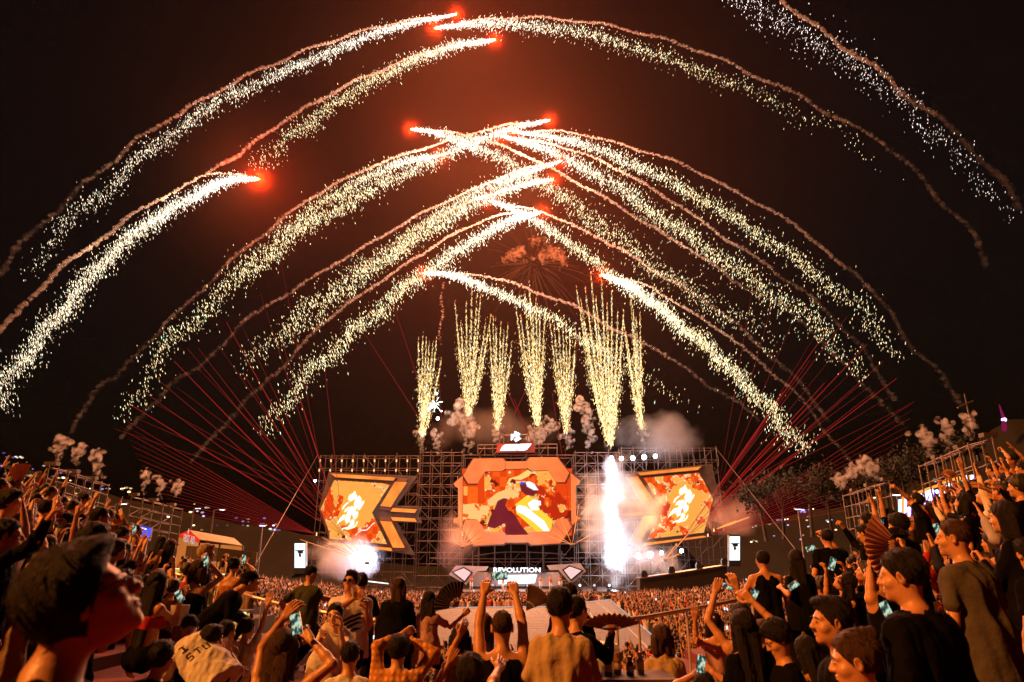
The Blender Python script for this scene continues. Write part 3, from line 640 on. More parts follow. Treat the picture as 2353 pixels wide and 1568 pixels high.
def text(s, size, m, name, parent=None, M=None, ext=.02, bold=.0):
    cu = bpy.data.curves.new('t', 'FONT'); cu.body = s; cu.size = size; cu.extrude = ext; cu.align_x = 'CENTER'; cu.align_y = 'CENTER'; cu.offset = bold
    cu.resolution_u = 3; t = bpy.data.objects.new('t', cu); COL.objects.link(t); dg = bpy.context.evaluated_depsgraph_get(); me = bpy.data.meshes.new_from_object(t.evaluated_get(dg)); bpy.data.objects.remove(t)
    V = np.array([v.co[:] for v in me.vertices]); F = [tuple(p.vertices) for p in me.polygons]
    V = V @ np.array(M)[:3,:3].T + np.array(M)[:3,3]
    return put(name, V, F, m, parent)
c = W(*E5(1110, 275), 91.2); Mx = Matrix.Translation(Vector(c)) @ Matrix.Rotation(math.pi/2, 4, 'X') @ Matrix.Diagonal((1.28, 1, 1, 1))
text('REVOLUTION', .78, M_white_led, 'lettering', o, Mx, .04, .02)
# moving heads along the stage lip
def moving_head(x, y, z, i, lab):
    o = thing('moving_head', lab, 'stage light', (x, y, z), 'moving head lights on the stage lip')
    b = MB(); b.box((x, y, z+.12), (.5, .4, .22)); b.out('base', M_black, o)
    b = MB(); b.box((x-.27, y, z+.45), (.07, .2, .5)).box((x+.27, y, z+.45), (.07, .2, .5)); b.out('yoke', M_black, o)
    b = MB(); b.tube((x, y-.28, z+.66), (x, y+.22, z+.5), .2, .24, 10); b.out('lamp_body', M_char, o)
    b = MB(); b.tube((x, y-.31, z+.67), (x, y-.285, z+.663), .15, .15, 10); b.out('lens', emat('lens', (.8,.85,1), .9) if i % 2 else M_white_led, o)
for i, (x, w) in enumerate(((405,'leftmost'),(815,'second from the left'),(1020,'third from the left'),(1235,'middle'),(1865,'right, near the diamond panel'),(2040,'second from the right'),(2220,'rightmost'))):
    moving_head(ex(x), 83.4, DZ, i, 'black moving head light on the stage lip, ' + w)
# bulky dark speaker ramp on the right, LED bar on the left
K3 = cv(1440,1370,5.298); K1 = cv(680,1370,5.298); K2 = cv(1060,1370,5.298)
o = thing('side_ramp', 'long black speaker ramp rising to the right of the pit', 'stage ramp', W(*K3(1200, 320), 82))
prism('ramp_wall', K3, [(648,235),(1772,65),(1782,330),(650,420)], 80, 2.2, M_black, o); prism('ramp_edge', K3, [(640,222),(1772,52),(1772,70),(648,240)], 79.8, 2.6, M_char, o)
for x in (705, 1060, 1415, 1745):
    y = 235-(x-648)*.151; q = W(*K3(x, y), 80.6); b = MB(); b.box(q+np.array([0,0,.35]), (.7, .6, .6)).box(q+np.array([0,0,.75]), (.5, .5, .22)); props(b.out('ramp_light', M_black, None), 'small black floodlight box on the speaker ramp, %s' % ('left end' if x < 800 else 'second along' if x < 1200 else 'third along' if x < 1500 else 'right end'), 'stage light', 'lights on the speaker ramp')
b = MB(); b.prism([W(*K1(x, y), 84) for x, y in ((1130,252),(1420,288),(1420,300),(1130,268))], (0, .2, 0)); props(b.out('light_bar', emat('bar', (1,.95,.9), 1.6)), 'thin white light bar lying left of the stage', 'stage light')

# ------------------------------------------------------------------ ground, thrust stage
M_ground = mat('dark_asphalt', (.011,.011,.012), .8, 0, .4, .3, .3, 4)
def sst(x, a, b): t = min(max((x-a)/(b-a), 0), 1); return t*t*(3-2*t)
def gz(x, y): return 2.1*sst(abs(x), 10, 38)*sst(y, 22, 60) + 5.0*sst(abs(x), 42, 110)
gx = sorted(set([-400,-300,-200,-150,-120,-100] + list(range(-90, 91, 3)) + [100,120,150,200,300,400])); gy = [-60,-20,0,15] + list(range(20, 120, 4)) + [130,150,200,300,400]
GV = [(x, y, gz(x, y)) for x in gx for y in gy]; m_ = len(gy); GF = np.array([(i*m_+j, (i+1)*m_+j, (i+1)*m_+j+1, i*m_+j+1) for i in range(len(gx)-1) for j in range(m_-1)])
props(put('ground', GV, GF, M_ground, None, True), kind='structure')
M_plank = mat('pale_stage_planks', (.08,.075,.078), .75, 0, .45, 1.6, .25, 10, stretch=(.25,1.8,1))
PT = [(950,1432),(1000,1397),(1260,1394),(1355,1383),(1402,1378),(1478,1442),(1570,1520),(880,1520)]
P = [Gz(u, v, 1.0) for u, v in PT]
b = MB(); b.prism([(p[0], p[1], 1.0) for p in P], (0, 0, -1)); o = b.out('thrust_stage', [M_plank]); props(o, 'wide grey planked thrust stage reaching into the crowd', 'stage')
b = MB()
for k in range(46):
    v = 1384 + k*k*.062+1.2*k
    if v > 1515: break
    l, r = max(955, 1402-(v-1378)*9) if v < 1400 else 940, 1400+(v-1378)*1.19
    a, c = Gz(l, v, 1.0), Gz(r, v, 1.0); b.box(((a[0]+c[0])/2, a[1], 1.004), (abs(c[0]-a[0]), .05, .008))
for (u0, v0, u1, v1) in ((1372,1384,1440,1440),(1440,1440,1500,1500),(1345,1386,1372,1440)): b.tube(Gz(u0, v0, 1.02), Gz(u1, v1, 1.02), .04, n=4)
b.out('plank_seams', M_char, o)
b = MB(); rim = [Gz(u, v, 1.02) for u, v in PT[1:7]]; b.path(rim, .05, 4); b.out('edge_strip', emat('edge', (.9,.8,.75), .55), o)
for uv, col, pw in (((1150,1430), (1,.16,.08), 1500), ((1430,1400), (.9,.85,1), 900)):
    q = Gz(uv[0], uv[1], 1.0)
# - lasers
def laser_mat(name, col, s, t):
    m = bpy.data.materials.new(name); m.use_nodes = True; n = m.node_tree.nodes; l = m.node_tree.links; n.clear()
    e = n.new('ShaderNodeEmission'); tr = n.new('ShaderNodeBsdfTransparent'); mx = n.new('ShaderNodeMixShader'); o = n.new('ShaderNodeOutputMaterial')
    e.inputs[0].default_value = (*col, 1); e.inputs[1].default_value = s; mx.inputs[0].default_value = t
    l.new(tr.outputs[0], mx.inputs[1]); l.new(e.outputs[0], mx.inputs[2]); l.new(mx.outputs[0], o.inputs[0]); m.cycles.emission_sampling = 'NONE'; return m
M_red = laser_mat('red_beam', (1,.04,.035), .55, .30); M_red2 = laser_mat('faint_red_beam', (1,.06,.05), .36, .22)
M_oran = laser_mat('orange_beam', (1,.32,.08), 1.5, .7)
def laser(label, src, D, ends, r, m, De=None, group='laser projectors fanning beams'):
    s = W(*src, D); o = thing('laser_projector', label, 'laser', s, group)
    b = MB(); b.box(s+np.array([0,.25,-.1]), (.45, .5, .35)); b.out('projector_body', M_black, o)
    for k, (u, v) in enumerate(ends):
        e = W(u, v, De if De else D-6); b = MB(); b.tube(s, s+(e-s)*.45, r*.3, r*1.1, 5, False).tube(s+(e-s)*.45, e, r*1.1, r*.5, 5, False); b.out('beam', m[k % len(m)] if isinstance(m, list) else m, o)
A = [(722-lerp(512, 300, k/17)*math.cos(R(lerp(31, 8, k/17))), 1226-lerp(512, 300, k/17)*math.sin(R(lerp(31, 8, k/17)))) for k in range(18)]
laser('laser at the left foot of the stage throwing a dense flat fan leftward', (722,1226), 84, A, .028, [M_red, M_red2])
laser('laser below the left arrow screen throwing a steep wide fan up left', (790,1232), 86, [(300,930),(330,900),(360,870),(400,830),(430,800),(455,800),(520,740),(560,860),(640,760),(690,920),(745,840)], .06, [M_red, M_red2, M_red2])
laser('laser left of the central tower crossing the sky over the left wing', (1018,1046), 94, [(840,770),(900,690),(1008,840)], .06, M_red2)
laser('laser on the roof left of the sign, beam leaning right', (1140,1040), 95, [(1168,920),(1240,830)], .09, M_red2)
laser('laser on the roof right of the sign, beam leaning left', (1232,1040), 95, [(1180,915),(1120,800)], .09, M_red2)
laser('laser at the right end of the roof rail', (1296,1075), 95, [(1268,900),(1330,760)], .085, M_red2)
B = [(1632+lerp(560, 330, k/16)*math.cos(R(lerp(33, 10, k/16))), 1228-lerp(560, 330, k/16)*math.sin(R(lerp(33, 10, k/16)))) for k in range(17)]
laser('laser at the right foot of the stage throwing a dense fan to the right', (1632,1228), 84, B, .028, [M_red, M_red2])
laser('laser below the right arrow screen throwing a steep wide fan up right', (1560,1250), 86, [(2060,870),(2030,830),(1992,792),(1946,728),(1900,760),(1860,830),(1895,880),(1975,885),(1860,960),(2010,900),(1800,900),(1830,1000)], .06, [M_red, M_red2])
laser('laser behind the left arrow screen sending faint beams high to the left', (752,1150), 97, [(262+k*48, 985-k*k*3.2-k*22) for k in range(9)], .045, M_red2, 99)
laser('laser behind the right arrow screen sending faint beams high to the right', (1646,1150), 97, [(2090-k*44, 930-k*k*3-k*16) for k in range(9)], .045, M_red2, 99)
def zz(l): return [Z1(x, y) for x, y in l]
laser('small laser under the left edge of the central screen', Z1(150,1545), 90.6, zz([(0,1440),(-140,1480),(90,640),(195,1200),(250,1210),(290,1250),(330,1290),(380,1330),(400,1385),(420,1420),(445,1432)]), .04, [M_oran, M_red], 90.2, 'small lasers under the central screen')
laser('small laser under the right edge of the central screen', Z1(1550,1520), 90.6, zz([(1200,1380),(1250,1390),(1290,1340),(1340,1260),(1410,1180),(1480,760),(1640,1000),(1720,740),(1900,1330),(2350,1230),(1330,1430)]), .04, [M_oran, M_red], 90.2, 'small lasers under the central screen')
laser('low orange laser beside the right ramp', C6(1435,1255), 86, [C6(x, y) for x, y in ((1590,1195),(1560,1200),(1530,1120),(1620,1040),(1700,960))], .05, [M_oran, M_red], 85, 'small lasers under the central screen')
laser('orange laser beside the right info screen', C6(1900,980), 84, [C6(x, y) for x, y in ((2080,905),(2200,870))], .10, M_oran, 82, 'small lasers under the central screen')
laser('orange laser below the left arrow screen near the flare', (843,1292), 84, [(690,1240),(700,1228),(740,1235),(770,1232),(800,1236),(820,1234),(836,1236)], .04, [M_oran, M_red2], 83, 'small lasers under the central screen')

# - white floodlights and smoke
M_flood = emat('white_flood', (.86,.92,1), 26)
def flood(u, v, D, r, pw, label, group=None, col=(.62,.78,1)):
    p = W(u, v, D); o = thing('floodlight', label, 'floodlight', p, group)
    b = MB(); b.tube(p+np.array([0,.06,0]), p+np.array([0,.4,0]), r*1.15, r*.8, 12); b.out('housing', M_black, o)
    b = MB(); b.tube(p, p+np.array([0,.05,0]), r, r, 12); b.out('lens', M_flood, o)
    b = MB(); b.box(p+np.array([0,.25,-r-.15]), (.1, .1, .3)).box(p+np.array([0,.25,-r-.3]), (r*2, .3, .06)); b.out('bracket', M_black, o)
    if pw: lamp('flood_glow', p+np.array([0,-.5,0]), col, pw, .25, o)
    return o
flood(855, 1283, 86, .5, 2600, 'dazzling white floodlight under the left arrow screen')
for i, v in enumerate((1053,1082,1120,1150,1180,1212,1242,1270,1296)):
    flood(1405+i*1.2, v, 94, (.30,.34,.5,.42,.55,.3,.42,.4,.45)[i], (700,900,1300,1300,1600,1000,1400,1600,1900)[i], 'white floodlight of the vertical row on the right tower, number %d from the top' % (i+1), 'vertical row of floodlights in the smoke')
for i, u in enumerate((1428,1454,1480,1506)): flood(u, (1054,1053,1051,1049)[i], 94, (.28,.3,.34,.28)[i], 120, 'white floodlight hung over the right screen, number %d from the left' % (i+1), 'top row of floodlights')
for i, (u, v) in enumerate(((1467,1278),(1494,1275),(1520,1271),(1566,1266))): flood(u, v, 88, (.34,.38,.24,.24)[i], (260,300,100,100)[i], 'white floodlight standing under the right arrow screen, number %d from the left' % (i+1), 'low row of floodlights')
flood(724, 1105, 95, .16, 60, 'tiny bright lamp on the left end of the scaffold')
o = thing('light_mast', 'slim truss mast carrying the vertical row of floodlights', 'mast', (W(1407,1200,94.6)[0], 94.6, 0))
b = MB(); x = W(1407,1200,94.6)[0]; zt = W(1407,1045,94.6)[2]
for dx in (-.25, .25):
    for dy in (0, .5): b.tube((x+dx, 94.6+dy, 0), (x+dx, 94.6+dy, zt), .05)
for k in range(36): z = zt*k/36; b.tube((x-.25, 94.6, z), (x+.25, 94.6, z+zt/36), .025, n=4)
b.out('mast_tubes', M_alu, o)

def cloud(label, c, size, dens, col=(1,1,1), sc=.25, th=.45, seed=0, emis=0):
    m = bpy.data.materials.new('smoke_volume'); m.use_nodes = True; n = m.node_tree.nodes; l = m.node_tree.links; n.clear()
    o = n.new('ShaderNodeOutputMaterial'); v = n.new('ShaderNodeVolumePrincipled'); tc = n.new('ShaderNodeTexCoord')
    v.inputs['Color'].default_value = (*col, 1); nz = n.new('ShaderNodeTexNoise'); nz.inputs['Scale'].default_value = sc; nz.inputs['Detail'].default_value = 3; nz.inputs['Roughness'].default_value = .6
    mp = n.new('ShaderNodeMapping'); mp.inputs['Location'].default_value = (seed*7.3, 0, 0); l.new(tc.outputs['Object'], mp.inputs[0]); l.new(mp.outputs[0], nz.inputs['Vector'])
    d = n.new('ShaderNodeVectorMath'); d.operation = 'DIVIDE'; l.new(tc.outputs['Object'], d.inputs[0]); d.inputs[1].default_value = [k/2 for k in size]
    le = n.new('ShaderNodeVectorMath'); le.operation = 'LENGTH'; l.new(d.outputs[0], le.inputs[0])
    a = n.new('ShaderNodeMapRange'); a.inputs[1].default_value = .25; a.inputs[2].default_value = 1; a.inputs[3].default_value = 0.0; a.inputs[4].default_value = .62; l.new(le.outputs['Value'], a.inputs[0])
    s = n.new('ShaderNodeMath'); s.operation = 'SUBTRACT'; l.new(nz.outputs[0], s.inputs[0]); l.new(a.outputs[0], s.inputs[1])
    r = n.new('ShaderNodeMapRange'); r.inputs[1].default_value = th-.3; r.inputs[2].default_value = th+.25; r.inputs[3].default_value = 0; r.inputs[4].default_value = dens; l.new(s.outputs[0], r.inputs[0])
    l.new(r.outputs[0], v.inputs['Density']); l.new(v.outputs[0], o.inputs['Volume'])
    m.cycles.volume_step_rate = 1.0
    V = ICO2[0]*np.array(size)/2*1.02; me = mesh_np('smoke_cloud', V, ICO2F, m); ob = link(bpy.data.objects.new('smoke_cloud', me)); ob.location = Vector([float(k) for k in c])
    return props(ob, label, 'smoke', 'smoke banks around the stage', 'stuff')
cloud('white smoke bank glowing around the vertical row of floodlights', W(1418,1190,91)+np.array([0,-1,0]), (16,9,25), .40, sc=.24, seed=1)
cloud('dense white jet column wrapped round the floodlight mast', W(1409,1190,93)+np.array([0,-.5,0]), (4.6,4,24), .65, sc=.5, th=.35, seed=11)
cloud('pale smoke rising above the right arrow screen', W(1520,1010,95), (18,8,12), .16, sc=.2, seed=2)
cloud('violet smoke bank under the left arrow screen', W(795,1275,86), (16,8,8), .34, (.85,.83,1), .25, seed=3)
cloud('pink smoke between the scaffold tower and the central screen', W(1050,1260,91), (9,6,12), .14, (1,.72,.75), .3, seed=4)
cloud('pink smoke bank beside the right arrow screen', W(1690,1180,88), (13,6,9), .10, (1,.68,.7), .3, seed=5)
cloud('white smoke low over the right side of the stage', W(1490,1285,86), (14,6,6), .22, sc=.35, seed=6)
lamp('pink_wash', W(1060,1250,86), (1,.30,.32), 260, .6); lamp('pink_wash', W(1700,1190,84), (1,.25,.3), 200, .6)

# launch smoke under the mines and over the side stands
def plume_mat(name, dens, col):
    m = bpy.data.materials.new(name); m.use_nodes = True; n = m.node_tree.nodes; l = m.node_tree.links; n.clear()
    o = n.new('ShaderNodeOutputMaterial'); v = n.new('ShaderNodeVolumePrincipled'); v.inputs['Color'].default_value = (*col, 1); v.inputs['Anisotropy'].default_value = .1
    tc = n.new('ShaderNodeTexCoord'); z = n.new('ShaderNodeTexNoise'); z.inputs['Scale'].default_value = 1.9; z.inputs['Detail'].default_value = 4; z.inputs['Distortion'].default_value = .6; l.new(tc.outputs['Object'], z.inputs['Vector'])
    r = n.new('ShaderNodeMapRange'); r.inputs[1].default_value = .44; r.inputs[2].default_value = .62; r.inputs[3].default_value = 0; r.inputs[4].default_value = dens*2.6; l.new(z.outputs[0], r.inputs[0]); l.new(r.outputs[0], v.inputs['Density'])
    l.new(v.outputs[0], o.inputs['Volume']); return m
M_pl = plume_mat('launch_smoke_body', .42, (.95,.90,.86)); M_pl2 = plume_mat('stand_smoke_body', .75, (.96,.88,.86))
def plume(label, pts, D, r0, r1, n, m=None):
    S = spline([(u, v) for u, v in pts], n); pr = []
    for k, (u, v) in enumerate(S):
        t = k/(n-1); r = lerp(r0, r1, t)*.78
        for _ in range(5): c = W(u, v, D)+rng.normal(0, .5, 3)*r; pr.append(('e', c, np.eye(3), (r*rng.uniform(.25, .6),)*3, r*.12))
    h = r0*.22; f = Field(pr, h, .3); f.noise(r0*.16, (2.6/r0,)*3, int(pts[0][0]), None, 3); V, F = f.mesh()
    return props(put('smoke_puff', V, F, m or M_pl), label, 'smoke', 'puffs of launch smoke')
for i, (pts, r0, r1) in enumerate((([(970,1035),(967,1018),(972,1000),(964,985)], .5, .9), ([(1005,1040),(1000,1025),(1008,1012),(996,998)], .5, .95), ([(1072,1040),(1080,1018),(1070,1000),(1082,985),(1068,968),(1058,940)], .6, 1.9),
    ([(1142,1018),(1146,1005),(1138,995),(1145,980)], .6, .9), ([(1215,1025),(1235,1012),(1222,1000),(1250,992),(1262,970)], .9, 1.5), ([(1303,1030),(1312,1015),(1300,1005),(1308,990)], .5, .9), ([(1352,1040),(1350,1020),(1358,1002),(1345,985),(1352,968),(1338,930)], .6, 1.6), ([(1480,1020),(1476,1005),(1482,992),(1474,975)], .5, .9))):
    plume('beige launch smoke under a gold mine, puff %d from the left above the stage' % (i+1), pts, 95.5, r0, r1, 14)
for i, (pts, D, r0, r1, w) in enumerate((([(128,1058),(140,1040),(132,1025),(142,1008)], 48, .25, .55, 'far left stand, first'), ([(178,1068),(172,1052),(186,1040),(176,1030)], 48, .2, .55, 'far left stand, second'), ([(238,1098),(225,1082),(218,1062),(228,1045)], 50, .25, .6, 'far left stand, third'),
    ([(330,1135),(328,1118),(338,1105),(334,1082)], 60, .2, .55, 'second left frame, first'), ([(372,1148),(364,1130),(374,1118),(362,1100)], 60, .2, .55, 'second left frame, second'), ([(404,1140),(400,1130),(412,1122),(404,1112)], 60, .25, .6, 'second left frame, third'),
    ([(1935,1120),(1928,1108),(1932,1098)], 60, .3, .7, 'right slope, first'), ([(1962,1100),(1958,1088),(1966,1075)], 60, .3, .7, 'right slope, second'), ([(1985,1095),(1990,1080),(1984,1065),(1992,1055)], 60, .3, .7, 'right slope, third'), ([(2012,1100),(2002,1085),(2010,1072)], 60, .3, .7, 'right slope, fourth'),
    ([(2138,1048),(2128,1030),(2132,1012),(2120,1000)], 46, .25, .65, 'right stand, left of three'), ([(2184,1022),(2170,1005),(2178,990),(2170,975)], 46, .25, .6, 'right stand, middle of three'), ([(2234,1010),(2222,985),(2232,970),(2226,958)], 46, .2, .6, 'right stand beside the mast'))):
    plume('pale pink smoke puff hanging over the ' + w, pts, D, r0, r1, 12, M_pl2)

for n_, u, v, w_, h_, pw in (('main', 1186, 1170, 17, 9, 11000), ('left', 830, 1180, 9, 8, 7000), ('right', 1570, 1180, 9, 8, 7000)):
    l_ = lamp('screen_light', W(u, v, 91.2), (1,.38,.14), pw, .3, None, 'AREA', shape='RECTANGLE', size=w_, size_y=h_); l_.rotation_euler = (R(-90), 0, 0)

for x_ in (-14, 0, 14): lamp('stage_fill', (x_, 80, 20), (1,.36,.12), 420, .4)  # added fill that brightens the screen frames from the front, fixtures unseen

# faint red shell burst hanging behind the mines, rising shell and glitter left of them
def tracks(label, c, D, n, r0, r1, col, name='firework_burst', grav=.25, rad=.035):
    o = thing(name, label, 'firework', W(*c, D)); b = MB(); V = []; 
    for k in range(n):
        a = rng.uniform(0, 6.283); z = rng.uniform(-.7, .9); d = np.array([math.cos(a)*math.sqrt(1-z*z), math.sin(a)*math.sqrt(1-z*z), z]); L = rng.uniform(r0, r1); p = W(*c, D)
        q = [p+d*L*t-np.array([0,0,grav*L*t*t]) for t in (.35, .55, .78, 1)]; b.path(q, rad, 4)
    b.out('burning_tracks', col, o)['kind'] = 'stuff'; return o
tracks('faint brown burst of drooping tracks behind the tall mines', (1225,610), 110, 120, 4, 11, laser_mat('ember_track', (.75,.16,.05), .45, .25))
tracks('small white glitter burst above the roof, left of the mines', (1000,930), 95, 26, .3, 1.6, emat('glitter', (.85,1,.9), 4), rad=.03)
for (u_, v_, r_) in ((1003,905,.16),(992,935,.2),(1006,962,.22),(985,940,.12),(1014,945,.1)):
    b = MB(); b.ico(W(u_, v_, 95), r_); props(b.out('glitter_star', M_flood), 'white glitter star over the roof at height %d' % v_, 'firework', 'glitter stars left of the mines')
lamp('glitter_light', W(1000,935,94), (.85,1,.95), 500, .4)
pl_ = plume_mat('brown_smoke', .16, (.95,.72,.55))
for i, (pts, r0, r1) in enumerate((([(1160,600),(1180,582),(1200,590)], 1.0, 1.8), ([(1250,600),(1268,575),(1285,590)], 1.2, 1.9), ([(1225,560),(1235,548)], .8, 1.1))): plume('drifting brown smoke lump behind the mines, number %d' % (i+1), pts, 108, r0, r1, 6, pl_)
plume('thin wavy smoke stem rising left of the mines', [(1013,792),(1010,760),(1018,720),(1014,690),(1020,650)], 96, .28, .22, 40, M_pl2)
lamp('burst_light', W(1225,590,104), (1,.30,.10), 1500, 1)
cloud('brown smoke bank drifting over the roof behind the mines', W(1130,985,100), (30,8,10), .07, (1,.85,.7), .22, seed=8)
# ------------------------------------------------------------------ people: one blended skin surface each, grown from a posed skeleton
def C_(a, b, ra, rb, k=.03): return ('c', np.asarray(a, float), np.asarray(b, float), ra, rb, k)
def E_(c, M, r, k=.02): return ('e', np.asarray(c, float), M, r, k)
def X_(c, M, r): return ('x', np.asarray(c, float), M, r, 0)

def ik(S, T, l1, l2, pole):
    d = T-S; L = np.linalg.norm(d); mx = (l1+l2)*.995
    if L > mx: d = d*mx/L; L = mx; T = S+d
    L = max(L, abs(l1-l2)+.02); n = unit(d); a = (l1*l1-l2*l2+L*L)/(2*L); hgt = math.sqrt(max(l1*l1-a*a, 0))
    p = pole-S; p = p-n*(p@n); p = unit(p) if np.linalg.norm(p) > 1e-4 else unit(np.cross(n, (0,0,1)))
    return S+n*a+p*hgt, S+n*L
CURL = {'open': (.12,.10,.08,.10,.3), 'relax': (.45,.5,.55,.6,.5), 'fist': (1.45,1.5,1.5,1.5,1.0), 'point': (.05,1.45,1.5,1.5,1.1), 'hold': (.75,.8,.85,.9,.6), 'two': (.05,.08,1.4,1.45,1.0), 'spread': (.1,.05,.08,.15,.1), 'cup': (.95,1.0,1.0,1.05,.8)}
def hand_prims(wr, f, pn, side, pose, s):
    """wr wrist, f towards the fingers, pn out of the palm, side = +1 right hand; thumb leaves the side of the palm near its base"""
    f = unit(f); pn = unit(pn-f*(pn@f)); x = np.cross(f, pn)*side; x = unit(x)  # towards the thumb side
    c = CURL[pose]; P = []; spr = {'spread': .30, 'open': .14}.get(pose, .05)
    for i, (ox, ln) in enumerate(((.030,.042),(.010,.047),(-.011,.043),(-.030,.034))):
        base = wr + (f*.085 + x*ox)*s; P.append(C_(wr+x*ox*.55*s+f*.008*s, base, .015*s, .0125*s, .012))
        a = 0; p = base; d0 = unit(f + x*(ox/.03)*spr*.5); r = .0088
        for j, q in enumerate((1.0, .68, .55)):
            a += c[i]*(.62, .9, .75)[j]; d = d0*math.cos(a)+pn*math.sin(a); e = p+d*ln*q*s
            P.append(C_(p, e, r*s, (r-.001)*s, .004)); p = e; r -= .0008
    tb = wr+(f*.022+x*.024+pn*.006)*s; d1 = unit(f*.62+x*.75+pn*(.15+.3*c[4])); d2 = unit(f*(.9-.3*c[4])+x*(.35-.5*c[4])+pn*(.1+.6*c[4]))
    m = tb+d1*.042*s; e = m+d2*.030*s; e2 = e+unit(d2+f*.1-x*.25*c[4])*.024*s
    P += [C_(tb, m, .0135*s, .0105*s, .01), C_(m, e, .0105*s, .0092*s, .004), C_(e, e2, .0092*s, .0078*s, .004)]
    return P
def head_prims(c, M, s, fine=True):
    def q(x, y, z): return c + M @ (np.array([x, y, z])*s)
    r = lambda *a: tuple(k*s for k in a)
    P = [E_(q(0,-.018,.028), M, r(.077,.095,.090), .02), E_(q(0,.020,-.028), M, r(.063,.073,.088), .03), E_(q(0,.034,-.074), M, r(.046,.050,.040), .03),
         E_(q(0,.076,-.098), M, r(.020,.016,.016), .02), C_(q(0,.088,.012), q(0,.108,-.026), .008*s, .0125*s, .014), E_(q(.010,.098,-.030), M, r(.009,.010,.008), .008), E_(q(-.010,.098,-.030), M, r(.009,.010,.008), .008),
         C_(q(-.046,.070,.022), q(.046,.070,.022), .011*s, .011*s, .02), E_(q(.044,.056,-.030), M, r(.024,.026,.024), .02), E_(q(-.044,.056,-.030), M, r(.024,.026,.024), .02)]
    if fine:
        P += [X_(q(.031,.100,.001), M, r(.019,.018,.011)), X_(q(-.031,.100,.001), M, r(.019,.018,.011)), E_(q(.030,.078,.001), M, r(.0135,.0135,.012), .002), E_(q(-.030,.078,.001), M, r(.0135,.0135,.012), .002),
              E_(q(0,.091,-.056), M, r(.023,.011,.0055), .004), E_(q(0,.089,-.068), M, r(.020,.011,.0065), .004), X_(q(0,.104,-.0615), M, r(.022,.012,.0022))]
    for sx in (-1, 1):
        Me = M @ rot('z', sx*-22) @ rot('x', -10)
        P += [E_(q(sx*.083,-.008,-.008), Me, r(.009,.021,.033), .008)]
        if fine: P += [X_(q(sx*.093,-.003,-.006), Me, r(.007,.012,.020)), E_(q(sx*.084,.004,-.006), Me, r(.006,.006,.011), .004)]
    return P
SK = {}
